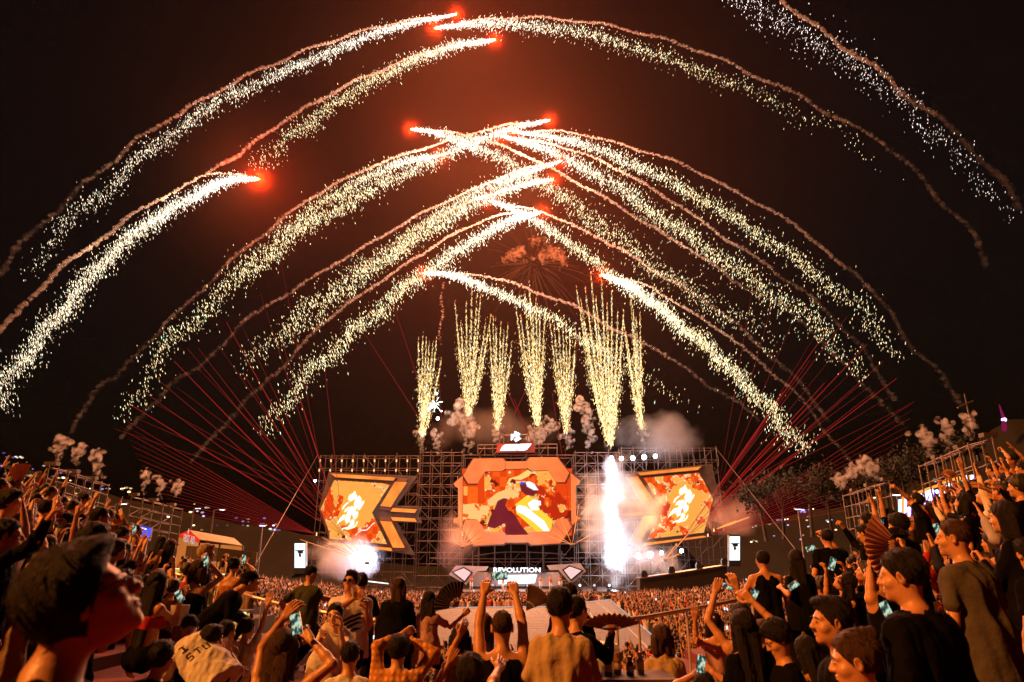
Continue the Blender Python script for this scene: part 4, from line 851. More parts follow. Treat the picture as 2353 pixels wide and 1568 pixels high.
def body(sp):
    """returns a dict: part -> (V, F), in world coordinates"""
    s = sp.get('s', 1.0); bw = sp.get('bw', 1.0)*.93; g = sp.get('g', 'm'); seed = sp['seed']
    Rb = rot('z', sp.get('yaw', 0)); t3 = Rb @ rot('x', -sp.get('lean', 3)) @ rot('y', sp.get('roll', 0)); tw = t3 @ rot('z', sp.get('twist', 0))
    Hc = sp['head']; up = t3[:,2]; nk = unit(up*.6 + Rb @ rot('x', -sp.get('neck', sp.get('lean', 3)*1.1+5)) @ rot('y', sp.get('nroll', 0)) @ np.array([0,0,1]))
    base = Hc - Rb @ np.array([0, .015, 0])*s; Cc = base - nk*.225*s; pel = Cc - up*.47*s
    def T(x, y, z):   # torso frame, twisting upward
        M = t3 if z < .2 else tw
        return pel + (M @ np.array([x*bw*s, y*s*(.6+.4*bw), 0])) + up*z*s
    Mh = Rb @ rot('z', sp.get('hy', 0)) @ rot('x', sp.get('hp', 0)) @ rot('y', sp.get('hr', 0))
    sw = .165 if g == 'm' else .145
    Sh = {1: T(sw, -.01, .445), -1: T(-sw, -.01, .445)}
    hips = {1: T(.085/bw, 0, -.02), -1: T(-.085/bw, 0, -.02)}
    # legs
    Fz = sp['floor']; legs = {}
    for sd in (1, -1):
        H = hips[sd]
        if sp.get('sit'):
            kn = H + Rb @ (np.array([.07*sd, .40, .02])*s); ft = kn + Rb @ (np.array([0, .03, -.42])*s)
            ft[2] = max(Fz+.07, ft[2]) if abs(Fz+.07-ft[2]) < .25 else ft[2]
        else:
            st = sp.get('stance', .11); off = Rb @ (np.array([st*sd, (.06*sd if seed % 2 else -.04*sd) + sp.get('fy', 0), 0])*s)
            ft = np.array([pel[0]+off[0], pel[1]+off[1], Fz+.08*s])
            if H[2]-ft[2] > .83*s: ft[2] = H[2]-.83*s
            kn, ft = ik(H, ft, .415*s, .415*s, H+Rb @ np.array([sd*.12, 1, 0]))
        legs[sd] = (H, kn, ft)
    # arms
    arms = {}; ua, fa = .285*s, .255*s
    for sd, key in ((1, 'R'), (-1, 'L')):
        S = Sh[sd]; a = sp.get(key, 'down')
        pole = S + Rb @ np.array([sd*.4, -.35, -.6])
        if isinstance(a, str):
            loc = {'down': (.10*sd, .05, -.52), 'front': (-.02*sd, .32, -.22), 'hip': (.02*sd, .10, -.36), 'up': (.10*sd, .10, .52), 'upbent': (.12*sd, .18, .34), 'phone': (-.10*sd, .30, .26), 'face': (-.10*sd, .24, .10), 'out': (.45*sd, .12, .05), 'wave': (.26*sd, .10, .40), 'high': (-.04*sd, .06, .54), 'fold': (-.14*sd, .22, -.20), 'rail': (.05*sd, .42, -.22)}[a]
            wr = S + Rb @ (np.array(loc)*s)
            if a in ('up','upbent','high','wave'): pole = S + Rb @ np.array([sd*.7, .1, .0])
            if a in ('phone','face'): pole = S + Rb @ np.array([sd*.5, .2, -.5])
        else: wr = np.asarray(a, float)
        if key+'e' in sp: pole = sp[key+'e']
        el, wr = ik(S, wr, ua, fa, pole); arms[sd] = (S, el, wr)
    hb = sp.get('h', .012); out = {}
    fw = Rb[:,1]
    B = []
    if g == 'm': tor = [(0,.012,-.02,.100,0,.012,.40,.112), (.066,0,.0,.092,.055,0,.16,.092), (-.066,0,.0,.092,-.055,0,.16,.092), (.055,0,.16,.092,.080,0,.37,.100), (-.055,0,.16,.092,-.080,0,.37,.100)]
    else: tor = [(0,.005,-.02,.100,0,.005,.38,.088), (.080,-.005,-.02,.100,.040,.005,.18,.078), (-.080,-.005,-.02,.100,-.040,.005,.18,.078), (.045,0,.18,.078,.072,0,.37,.082), (-.045,0,.18,.078,-.072,0,.37,.082)]
    def cone(x, y, z, r, x2, y2, z2, r2, inf=0, k=.05): return C_(T(x,y,z), T(x2,y2,z2), (r+inf)*s*(.5+.5*bw), (r2+inf)*s*(.5+.5*bw), k)
    for t in tor: B.append(cone(*t))
    for sd in (1, -1):
        B += [E_(T(sd*.068,-.042,-.04), t3, (.080*s,.080*s,.090*s), .04), C_(T(.03*sd,-.01,.455), Sh[sd], .052*s, .050*s*(.6+.4*bw), .04), C_(T(0,-.015,.52), T(sd*sw*.75,-.02,.465), .040*s, .036*s, .04)]
        if g == 'f': B.append(E_(T(sd*.062,.085,.325), t3, (.052*s,.050*s,.055*s), .03))
        S, el, wr = arms[sd]; ar = (1.0 if g == 'm' else .84)*(.55+.45*bw); d = unit(el-S)
        B += [C_(S, S+(el-S)*.45, .050*s*ar, .046*s*ar, .03), C_(S+(el-S)*.4, el, .046*s*ar, .037*s*ar, .02), C_(el, el+(wr-el)*.35, .038*s*ar, .040*s*ar, .015), C_(el+(wr-el)*.3, wr, .040*s*ar, .0255*s*ar, .015)]
        H, kn, ft = legs[sd]; lr = .55+.45*bw
        B += [C_(H, H+(kn-H)*.5, .088*s*lr, .075*s*lr, .04), C_(H+(kn-H)*.45, kn, .076*s*lr, .054*s*lr, .02), C_(kn, kn+(ft-kn)*.4, .053*s*lr, .056*s*lr, .015), C_(kn+(ft-kn)*.35, ft, .056*s*lr, .034*s*lr, .015)]
        fd = Rb @ np.array([.12*sd, 1, 0]); B.append(C_(ft+np.array([0,0,-.035*s]), ft+fd*.13*s+np.array([0,0,-.045*s]), .034*s, .028*s, .02))
    neck = [C_(Cc+nk*.01*s, Hc - nk*.06*s - Mh[:,1]*.012*s, .060*s*(.9 if g == 'm' else .76), .054*s*(1 if g == 'm' else .84), .035)]
    Vs, Fs, n = [], [], 0
    def acc(V, F):
        nonlocal n
        if len(V): Vs.append(V); Fs.append(F+n); n += len(V)
    low = sp.get('low')
    if low:
        f = Field(B+neck+head_prims(Hc, Mh, s, False)+[C_(arms[sd][2], arms[sd][2]+unit(arms[sd][2]-arms[sd][1])*.13*s, .030*s, .026*s, .02) for sd in (1,-1)], hb)
        if low > 1: f.half(T(0,0,-.25), -up)
        acc(*f.mesh())
    else:
        acc(*Field(B+neck, hb).mesh())
        hh = sp.get('hh', max(.0045, hb*.55)); acc(*Field(head_prims(Hc, Mh, s)+neck, hh, .03).mesh())
        for sd, key in ((1, 'R'), (-1, 'L')):
            S, el, wr = arms[sd]; pose = sp.get(key+'p', 'relax'); f_ = unit(wr-el)
            f_ = unit(f_ + sp.get(key+'b', 0)*Rb[:,1]); pn = sp.get(key+'n', None)
            if pn is None: pn = (Rb @ np.array([-sd, .2, 0])) if f_[2] < -.3 else (Rb @ np.array([-.15*sd, 1, 0]))
            acc(*Field(hand_prims(wr, f_, np.asarray(pn, float), sd, pose, s*1.03)+[C_(el+(wr-el)*.6, wr+f_*.01, .030*s, .0235*s, .01)], max(.0042, min(.0065, hb*.5)), .02).mesh())
    out['body'] = (np.vstack(Vs), np.vstack(Fs))
    # hair
    def q(x, y, z): return Hc + Mh @ (np.array([x, y, z])*s)
    r = lambda *a: tuple(k*s for k in a)
    hs = sp.get('hair', 'short'); hp = []
    if hs != 'bald':
        v = {'short': .010, 'buzz': .003, 'puffy': .024, 'bob': .016, 'long': .014, 'bun': .010, 'pony': .010, 'quiff': .012, 'wavy': .018}.get(hs, .01)
        hh = sp.get('hh', max(.005, hb*.6))*(.9 if not low else 1); hh = max(hh, hb if low else 0)
        cap = Field([E_(q(0,-.020,.034), Mh, r(.079+v,.097+v,.093+v), .01)] + ([E_(q(0,.055,.105), Mh, r(.055,.045,.030), .02)] if hs in ('quiff','puffy') else []), hh, .04)
        nn = Mh @ np.array([0, .80, -.60]); cap.half(q(0,.040,.016) if hs != 'buzz' else q(0,.030,.016), nn)
        cap.half(q(0,0,-.075 if hs in ('short','buzz','quiff','bun','pony','puffy') else -.10), -Mh[:,2])
        lens = []
        if hs in ('long','wavy'):
            L = sp.get('hl', .45); dn = unit(-up*.75 + np.array([0,0,-.55]) - Mh[:,1]*.05)
            for x in (-.062, -.022, .022, .062): lens.append(C_(q(x,-.075,-.01), q(x*.8,-.105,-.10)+dn*L*s*(1-abs(x)*2), .042*s, (.030 if hs == 'long' else .042)*s, .02))
            for x in (-.082, .082): lens.append(C_(q(x,-.01,.02), q(x,-.02,-.12)+dn*(.12 if sp.get('yaw', 0) < 90 else .22)*s, .024*s, .026*s, .02))
        if hs == 'bob':
            for x in (-.075, -.03, .03, .075): lens.append(C_(q(x,-.06,.0), q(x*1.1,-.06,-.13), .040*s, .034*s, .02))
            for x in (-.086, .086): lens.append(C_(q(x,.0,.02), q(x,.015,-.12), .022*s, .024*s, .02))
        if hs == 'bun': lens.append(E_(q(0,-.085,.10), Mh, r(.042,.042,.038), .01))
        if hs == 'pony': lens += [C_(q(0,-.11,.06), q(0,-.15,-.05), .026*s, .032*s, .01), C_(q(0,-.15,-.05), q(0,-.13,-.30), .032*s, .012*s, .01)]
        if not low: cap.noise(.0030*s if hs != 'buzz' else .0012, (60,60,18), seed, Mh)
        a, b = cap.mesh(); HV, HF = [a], [b]; m = len(a)
        if lens:
            f2 = Field(lens, hh*1.15, .04)
            if not low: f2.noise(.0045, (55,55,5), seed, None)
            a, b = f2.mesh(); HV.append(a); HF.append(b+m)
        out['hair'] = (np.vstack(HV), np.vstack(HF))
    # clothes
    def cloth(pr, hem=None, hemn=None, neckcut=None, amp=.0075, fr=(30,30,8), hh=None):
        f = Field(pr, hh or hb*1.05)
        for c_, n_ in (hem or []): f.half(c_, n_)
        for x in (neckcut or []): f.add(x)
        if not low: f.noise(amp*s, fr, seed+5)
        return f.mesh()
    top = sp.get('top', 'tee'); loose = sp.get('loose', .018)
    if top != 'none':
        pr = []
        for t in tor: pr.append(cone(*t, inf=loose, k=.06))
        if top in ('tee','long','jersey'):
            pr.append(cone(0,-.012,-.16,.140,0,0,.1,.115, inf=loose, k=.08))
            for sd in (1, -1): pr.append(cone(sd*.075,-.008,-.16,.118,sd*.068,0,.1,.102, inf=loose, k=.08))
        if g == 'f':
            for sd in (1, -1): pr.append(E_(T(sd*.062,.085,.325), t3, (.062*s,.060*s,.062*s), .04))
        if top in ('tee','long','jersey'):
            for sd in (1, -1):
                S, el, wr = arms[sd]; ar = (1 if g == 'm' else .86)*(.55+.45*bw)
                pr += [C_(T(.03*sd,-.01,.455), S, .060*s, .062*s*ar, .04), C_(T(0,-.02,.50), T(sd*sw*.7,-.02,.47), .040*s, .046*s, .04)]
                if top == 'long': pr += [C_(S, el, .064*s*ar, .052*s*ar, .03), C_(el, el+(wr-el)*.9, .052*s*ar, .038*s*ar, .02)]
                else: pr += [C_(S, S+(el-S)*(.62 if top == 'tee' else .8), .062*s*ar, (.062 if top == 'tee' else .07)*s*ar, .03)]
            nc = [X_(Cc+nk*.085*s+Mh[:,1]*.01, t3, (.070*s,.075*s,.062*s))]
            hem = [(T(0,0,sp.get('hem', -.16)), -up)]
        elif top in ('tank','vest'):
            w = .075 if top == 'tank' else .095
            for sd in (1, -1): pr += [C_(T(sd*w,.055,.37), T(sd*w*1.05,-.01,.488), .030*s, .022*s, .02), C_(T(sd*w*1.05,-.01,.488), T(sd*w*.9,-.075,.36), .022*s, .032*s, .02)]
            nc = [X_(T(0,0,.50), t3, (.070*s,.12*s,.12*s))]
            nc += [X_(T(sd*.205,0,.43), t3, (.085*s,.14*s,.13*s)) for sd in (1, -1)]
            hem = [(T(0,0,sp.get('hem', -.10)), -up)]
        elif top == 'crop':
            nc = [X_(T(0,0,.50), t3, (.085*s,.13*s,.10*s))]; hem = [(T(0,0,.17), -up), (T(0,0,.42), up)]
        elif top == 'band':
            nc = []; hem = [(T(0,0,.25), -up), (T(0,0,.38), up)]
        out['shirt'] = cloth(pr, hem, None, nc)
    bt = sp.get('bot', 'trousers')
    if bt != 'none' and not sp.get('nolegs'):
        pr = [C_(T(-.06,0,-.03), T(.06,0,-.03), .118*s*(.5+.5*bw), .118*s*(.5+.5*bw), .04), C_(T(-.05,0,.06), T(.05,0,.06), .108*s*(.5+.5*bw), .108*s*(.5+.5*bw), .04)]
        for sd in (1, -1):
            H, kn, ft = legs[sd]; pr.append(E_(T(sd*.068,-.048,-.04), t3, (.093*s,.093*s,.102*s), .06)); lr = .55+.45*bw
            if bt == 'trousers': pr += [C_(H, kn, .104*s*lr, .075*s*lr, .03), C_(kn, ft+(kn-ft)*.08, .075*s*lr, .066*s*lr, .02)]
            elif bt == 'shorts': pr += [C_(H, H+(kn-H)*.62, .104*s*lr, .098*s*lr, .03)]
            elif bt == 'skirt': pr += [C_(H, H+(kn-H)*.7, .112*s, .150*s, .06)]
        f = [(T(0,0,.10), up)]
        out['trousers' if bt == 'trousers' else bt] = cloth(pr, f, None, None, .006, (30,30,10))
    if not low:
        pr = []
        for sd in (1, -1):
            H, kn, ft = legs[sd]; fd = Rb @ np.array([.12*sd, 1, 0]); z = np.array([0,0,1])
            pr += [C_(ft-z*.035*s-fd*.04*s, ft+fd*.14*s-z*.045*s, .044*s, .038*s, .02), C_(ft-z*.035*s, ft+z*.02*s, .045*s, .043*s, .02)]
        f = Field(pr, .014); f.half(np.array([0,0,min(legs[1][2][2], legs[-1][2][2])-.085*s]), np.array([0,0,-1.])); out['shoes'] = f.mesh()
    hat = sp.get('hat')
    if hat:
        if hat in ('cap', 'capback'):
            f = Field([E_(q(0,-.018,.048), Mh, r(.092,.109,.092), .01)], .006); f.half(q(0,0,.038), -Mh[:,2]); a, b = f.mesh()
            d = 1 if hat == 'cap' else -1
            f = Field([E_(q(0,.115*d,.042), Mh @ rot('x', -8*d), r(.070,.075,.009), .01)], .005); c2, e2 = f.mesh()
            out['cap'] = (np.vstack([a, c2]), np.vstack([b, e2+len(a)]))
        else:
            R0 = .17 if hat == 'brim' else .15
            f = Field([E_(q(0,-.01,.065), Mh, r(.088,.104,.085), .02), E_(q(0,0,.052), Mh, r(R0,R0*1.05,.012), .02)], .007); f.half(q(0,0,.035), -Mh[:,2]); f.noise(.004, (14,14,14), seed); out['hat'] = f.mesh()
    if not low:
        b = MB()
        for sx in (-1, 1):
            b.add(ICO[0]*np.array([.019,.006,.0042])*s @ (Mh @ rot('y', sx*9)).T + q(sx*.033,.094,.024), ICO[1])
        out['eyebrows'] = (np.vstack(b.V), b.F); b = MB()
        for sx in (-1, 1): b.add(ICO[0]*np.array([.0105,.0045,.0058])*s @ Mh.T + q(sx*.030,.0895,.001), ICO[1])
        out['eyes'] = (np.vstack(b.V), b.F)
        if sp.get('stache'): b = MB(); b.add(ICO[0]*np.array([.026,.010,.006])*s @ Mh.T + q(0,.098,-.048), ICO[1]); out['moustache'] = (np.vstack(b.V), b.F)
    if not low and top in ('tee','jersey') and 'shirt' in out:
        b = MB(); cc = Cc+nk*.030*s; ax_ = [np.array(tw[:,0]), unit(np.cross(nk, tw[:,0]))]; A_ = np.linspace(0, 2*math.pi, 61)
        b.path([cc+(ax_[0]*math.cos(a_)*.076+ax_[1]*math.sin(a_)*.070)*s*(.6+.4*bw)-nk*.012*s*math.sin(a_) for a_ in A_], .0065*s, 6); out['collar'] = (np.vstack(b.V), b.F)
    if sp.get('glasses'):
        b = MB(); dk = sp['glasses'] == 'sun'
        for sx in (-1, 1):
            pts = [q(sx*(.032+.024*math.cos(a)), .106, .002+.019*math.sin(a)) for a in np.linspace(0, 2*math.pi, 13)]
            if dk: b.prism(pts[:-1], Mh[:,1]*.004)
            else: b.path(pts, .0022*s, 5)
            b.tube(q(sx*.056,.104,.008), q(sx*.086,-.005,.006), .0022*s, n=5)
        b.tube(q(-.009,.108,.006), q(.009,.108,.006), .002*s, n=5); out['glasses'] = (np.vstack(b.V), b.F)
    sp['_arms'] = arms; sp['_Mh'] = Mh; sp['_T'] = T; sp['_t3'] = t3; sp['_Hc'] = Hc
    return out

def skin_mat():
    m = mat('skin', (.54,.27,.14), .42, 0, .14, 9, .12, 90, objcol=False, spec=.4)
    b = m.node_tree.nodes['Principled BSDF']; b.inputs['Subsurface Weight'].default_value = 0
    return m
M_skin = skin_mat(); M_skin2 = mat('pale_skin', (.60,.36,.24), .42, 0, .12, 9, .1, 90)
M_hair = mat('dark_hair', (.012,.009,.008), .62, 0, .5, 40, .7, 90, stretch=(3,3,.4), spec=.2); M_hairb = mat('brown_hair', (.055,.026,.015), .62, 0, .5, 40, .7, 90, stretch=(3,3,.4), spec=.2); M_blond = mat('bleached_hair', (.50,.36,.20), .6, 0, .5, 40, .7, 90, stretch=(3,3,.4), spec=.2)
M_cloth = mat('cloth', (.5,.5,.5), .85, 0, .12, 14, .35, 28, objcol=True, spec=.05); M_denim = mat('trouser_cloth', (.5,.5,.5), .9, 0, .2, 20, .3, 60, objcol=True, spec=.05)
M_shoe = mat('shoe_leather', (.2,.2,.2), .6, 0, .2, 20); M_glass = mat('black_plastic', (.01,.01,.012), .2)
COLS = {'black': (.0045,.004,.005), 'white': (.66,.63,.60), 'tan': (.28,.19,.115), 'grey': (.075,.066,.058), 'amber': (.42,.31,.185), 'olive': (.05,.055,.03), 'orange': (.34,.13,.035), 'beige': (.34,.25,.17), 'navy': (.02,.025,.05), 'red': (.40,.03,.025), 'pink': (.45,.27,.25), 'brown': (.05,.026,.017), 'lilac': (.36,.33,.48), 'gold': (.45,.27,.07), 'darkgrey': (.022,.02,.02), 'skin': (.48,.27,.18)}
def floor_at(x, y):
    a = abs(x+.2); k = max(0, int((a-2.3)/.85)+1) if a > 2.3 else 0
    k = min(k, 8); return 3.18 + .15*k + (0 if y < 12 else 0)
NPC = [0]
def strands(hair, sp, n):
    """loose tufts and flyaway hairs rooted in the hair surface"""
    V, F = hair; F = np.asarray(F); g = np.random.default_rng(sp['seed']); q = F[g.integers(0, len(F), n)]; a = V[q[:,0]]; N = np.cross(V[q[:,2]]-V[q[:,0]], V[q[:,3]]-V[q[:,1]]); L = np.linalg.norm(N, axis=1); ok = L > 1e-12; a, N = a[ok], N[ok]/L[ok,None]
    N = N*np.where(np.einsum('ij,ij->i', N, a-sp['_Hc']) < 0, -1, 1)[:,None]
    s = sp['s']; m = len(a); Mh = sp['_Mh']; dn = Mh @ np.array([0,-.35,-.9]); fl = dn-N*(N@dn)[:,None]; fl /= np.maximum(np.linalg.norm(fl, axis=1), .2)[:,None]
    tip = a+N*g.uniform(.002, .016, (m,1))*s+fl*g.uniform(.010, .045, (m,1))*s+g.normal(0, .006, (m,3))*s; sd_ = np.cross(N, fl); w = g.uniform(.0012, .0038, (m,1))*s*(.6 if n > 200 else 1)
    P = np.stack([a-sd_*w-N*.003, a+sd_*w-N*.003, tip, a+N*w*.8], 1).reshape(-1,3); b0 = len(V)+np.arange(m)*4
    T4 = np.concatenate([np.stack([b0, b0+2, b0+3, b0+3], 1), np.stack([b0+1, b0+3, b0+2, b0+2], 1), np.stack([b0, b0+1, b0+2, b0+2], 1)])
    FF = [tuple(f) for f in F.tolist()] + [tuple(f[:3]) for f in T4.tolist()]
    return np.vstack([V, P]), FF
def person(f, x, y, hc, yaw, label, group=None, dx=0, **k):
    NPC[0] += 1; seed = NPC[0]
    sc = SC[f]; hpx = hc/sc/1.0625; s = k.get('s', 1.0); d = .245*s*1533/hpx*k.pop('df', 1)*DF.get(f, .97); u, v = f(x, y); head = Wd(u, v, d)
    sp = dict(k); sp['seed'] = seed; sp['yaw'] = yaw; sp['head'] = head; sp['s'] = s; sp['floor'] = floor_at(head[0], head[1])
    for key in ('R', 'L', 'Re', 'Le'):
        a = sp.get(key)
        if isinstance(a, tuple): uu, vv = f(a[0], a[1]); sp[key] = Wd(uu, vv, d+a[2])
    for key in ('Rn', 'Ln'):
        if isinstance(sp.get(key), tuple): sp[key] = np.array(sp[key], float)
    if 'h' not in sp: sp['h'] = float(np.clip(d*.0021, .0085, .017))
    if d < 4.2: sp['hh'] = .0048
    out = body(sp)
    o = thing('person', label, 'person', (head[0], head[1], sp['floor']), group)
    if 'hair' in out and len(out['hair'][0]): out['hair'] = strands(out['hair'], sp, 260 if d < 3 else 160)
    hm = {'dark': M_hair, 'brown': M_hairb, 'blond': M_blond}[k.get('hc_', 'dark')]
    for part, (V, F) in out.items():
        m = {'eyebrows': M_hair, 'moustache': M_hair, 'eyes': M_glass, 'body': k.get('sk', M_skin), 'hair': hm, 'shoes': M_shoe, 'glasses': M_glass, 'cap': M_cloth, 'hat': M_cloth, 'collar': M_cloth, 'shirt': k.get('mt', M_cloth)}.get(part, M_denim)
        ob = put(part, V, F, m, o, smooth=part != 'glasses')
        c = {'collar': k.get('tc', 'black'), 'shirt': k.get('tc', 'black'), 'trousers': k.get('bc', 'black'), 'shorts': k.get('bc', 'black'), 'skirt': k.get('bc', 'black'), 'cap': k.get('capc', 'beige'), 'hat': k.get('capc', 'black')}.get(part)
        if c: ob.color = (*[q_*(.6 if part == 'collar' else 1) for q_ in COLS[c]], 1)
    sp['_o'] = o; sp['d'] = d; return sp
K4 = cv(1820,1250,3.769); K5 = cv(60,1330,4.667); L2 = cv(0,1060,4.611); L3 = cv(340,1230,4.238); R5 = cv(2100,960,4.1275); R6 = cv(2150,1240,3.68)
DF = {K1: .86, K2: .82, K3: .87, K5: 1.02}
SC = {K1: 5.298, K2: 5.298, K3: 5.298, K4: 3.769, K5: 4.667, L1: 2.675, L2: 4.611, L3: 4.238, R4: 2.221, R5: 4.1275, R6: 3.68}
# ------------------------------------------------------------------ the people one can tell apart, surveyed one by one
def prop_box(name, cat, label, c, M, size, m, extra=None, group=None):
    """a held thing of box form: body with rounded screen part"""
    o = thing(name, label, cat, c, group)
    b = MB(); b.box(c, size, M); b.out('case', m, o)
    return o
M_phone_scr = []
def phone_screen_mat():
    if not M_phone_scr:
        m = bpy.data.materials.new('phone_picture'); m.use_nodes = True; n = m.node_tree.nodes; l = m.node_tree.links; n.clear()
        o = n.new('ShaderNodeOutputMaterial'); e = n.new('ShaderNodeEmission'); tc = n.new('ShaderNodeTexCoord'); nz = n.new('ShaderNodeTexNoise'); nz.inputs['Scale'].default_value = 45; nz.inputs['Detail'].default_value = 2
        w = n.new('ShaderNodeMapping'); w.inputs['Scale'].default_value = (1,1,.6); l.new(tc.outputs['Object'], w.inputs[0]); l.new(w.outputs[0], nz.inputs['Vector'])
        r = n.new('ShaderNodeValToRGB'); c = r.color_ramp; c.elements[0].position = .38; c.elements[0].color = (.008,.03,.03,1); c.elements[1].position = .50; c.elements[1].color = (.10,.22,.20,1)
        for p, k in ((.56,(.9,.75,.35,1)),(.62,(.35,.8,.75,1)),(.70,(.7,.95,1,1))): q = c.elements.new(p); q.color = k
        l.new(nz.outputs[0], r.inputs[0]); l.new(r.outputs[0], e.inputs[0]); e.inputs[1].default_value = .9; l.new(e.outputs[0], o.inputs[0]); m.cycles.emission_sampling = 'NONE'; M_phone_scr.append(m)
    return M_phone_scr[0]
def phone(f, x, y, d, wpx, hpx_, ang, label, tiltx=0):
    """wpx,hpx_ in metres; the lit side faces the holder"""
    c = Wd(*f(x, y), d); M = rot('y', ang) @ rot('x', tiltx)
    wpx *= .82; hpx_ *= .82; d *= DF.get(f, .97); o = thing('phone', label, 'phone', c, 'phones filming the show'); b = MB(); b.box(c, (wpx, .009, hpx_), M); b.out('case', M_glass, o)
    b = MB(); b.box(c+M @ np.array([0,-.0058,0]), (wpx*.90, .002, hpx_*.93), M); b.out('display', phone_screen_mat(), o)
    b = MB(); b.box(c+M @ np.array([wpx*.3,.006,hpx_*.38]), (.022, .004, .022), M); b.out('camera_bump', M_black, o)
    return o
def folding_fan(c, a0, a1, r, M, m, ml, label, n=13):
    """pleated folding fan opened around its rivet c, in the plane of M's x and z"""
    o = thing('folding_fan', label, 'folding fan', c, 'folding fans'); M = np.asarray(M)
    b = MB(); A = np.linspace(math.radians(a0), math.radians(a1), n*2+1)
    for i in range(n*2):
        z0, z1 = (.006, -.006) if i % 2 else (-.006, .006)
        P = [np.array([rr*math.cos(t), z, rr*math.sin(t)]) for rr, t, z in ((r*.36, A[i], z0), (r, A[i], z0*1.8), (r, A[i+1], z1*1.8), (r*.36, A[i+1], z1))]
        b.prism([c+M @ p for p in P], M @ np.array([0,.0015,0]))
    b.out('leaf', m, o)
    b = MB()
    for t in A[::2]: b.tube(c, c+M @ np.array([r*.97*math.cos(t), -.012, r*.97*math.sin(t)]), .004, .0025, n=4)
    b.out('ribs', ml, o); return o
M_fanblk = mat('black_fan_cloth', (.012,.01,.012), .8); M_fanpink = mat('pink_fan_cloth', (.62,.30,.26), .8, 0, .2, 12); M_fangold = mat('gold_fan_cloth', (.55,.34,.12), .8, 0, .3, 18); M_rib = mat('fan_rib', (.08,.02,.015), .5)

# striped football shirt, plaid and patterned cloths
def pat(name, kind, c1, c2, sc=20.):
    m = mat(name, c1, .85, 0, 0, 1, .35, 28, spec=.15); n = m.node_tree.nodes; l = m.node_tree.links; b = n['Principled BSDF']; tc = n.new('ShaderNodeTexCoord')
    mx = n.new('ShaderNodeMixRGB'); mx.inputs[1].default_value = (*c1, 1); mx.inputs[2].default_value = (*c2, 1)
    if kind == 'plaid':
        g = []
        for ax in ('X', 'Z'):
            w = n.new('ShaderNodeTexWave'); w.bands_direction = ax; w.inputs['Scale'].default_value = sc; w.inputs['Distortion'].default_value = .6; l.new(tc.outputs['Object'], w.inputs['Vector']); g.append(w)
        a = n.new('ShaderNodeMath'); a.operation = 'MULTIPLY'; l.new(g[0].outputs['Fac'], a.inputs[0]); l.new(g[1].outputs['Fac'], a.inputs[1]); fac = a.outputs[0]
    elif kind == 'swirl':
        w = n.new('ShaderNodeTexNoise'); w.inputs['Scale'].default_value = sc; w.inputs['Distortion'].default_value = 1.2; l.new(tc.outputs['Object'], w.inputs['Vector'])
        r = n.new('ShaderNodeValToRGB'); r.color_ramp.elements[0].position = .5; r.color_ramp.elements[1].position = .54; l.new(w.outputs[0], r.inputs[0]); fac = r.outputs[0]
    l.new(fac, mx.inputs[0]); l.new(mx.outputs[0], b.inputs['Base Color']); return m
M_plaid = pat('orange_plaid', 'plaid', (.42,.17,.045), (.72,.42,.16), 6); M_camo = pat('patterned_skirt', 'swirl', (.04,.03,.025), (.34,.25,.18), 26); M_goldpat = pat('gold_patterned_cloth', 'swirl', (.10,.04,.015), (.62,.34,.08), 22)
def decal(sp, name, polys, m, side=-1, lift=.135):
    """dark marks printed on a shirt: outlines in the torso frame, wrapped on the cloth of the back (side -1) or chest (+1)"""
    o = sp['_o']; sh = [c for c in o.children if c.name.startswith('shirt')][0]
    from mathutils.bvhtree import BVHTree
    P0 = np.array(o.location); bv = BVHTree.FromPolygons([tuple(np.array(v.co)+P0) for v in sh.data.vertices], [tuple(p.vertices) for p in sh.data.polygons]); T = sp['_T']; n = unit(T(0, 1, .3)-T(0, 0, .3))*side
    V = []; F = []
    for P in polys:
        P = np.array(P, float); x0, z0 = P.min(0); x1, z1 = P.max(0); g = .0035; X, Z = np.meshgrid(np.arange(x0, x1+g, g), np.arange(z0, z1+g, g), indexing='ij'); k = len(V); ok = np.zeros(X.shape, bool)
        for i in range(X.shape[0]):
            for j in range(X.shape[1]):
                p = T(X[i,j], 0, Z[i,j]) + n*.4; h = bv.ray_cast(Vector(p), Vector(-n), .6)[0]
                if h is None: V.append(p); continue
                V.append(np.array(h)+n*.003); ok[i,j] = True
        ins = inpoly(X[:-1,:-1]+g/2, Z[:-1,:-1]+g/2, P)
        for i in range(X.shape[0]-1):
            for j in range(X.shape[1]-1):
                if ins[i,j] and ok[i,j] and ok[i+1,j] and ok[i,j+1] and ok[i+1,j+1]:
                    a = k+i*X.shape[1]+j; b_ = k+(i+1)*X.shape[1]+j; F.append((a, b_, b_+1, a+1))
    if F: put(name, np.array(V), F, m, o)
def bar(x0, z0, x1, z1, w):
    d = np.array([x1-x0, z1-z0], float); d /= np.linalg.norm(d); n = np.array([-d[1], d[0]])*w/2; return [(x0+n[0], z0+n[1]), (x1+n[0], z1+n[1]), (x1-n[0], z1-n[1]), (x0-n[0], z0-n[1])]
M_ink = mat('black_print', (.012,.011,.012), .8)

G1, G2, G3 = 'people at the front rail', 'spectators in the nearest rows', 'spectators on the side stands'
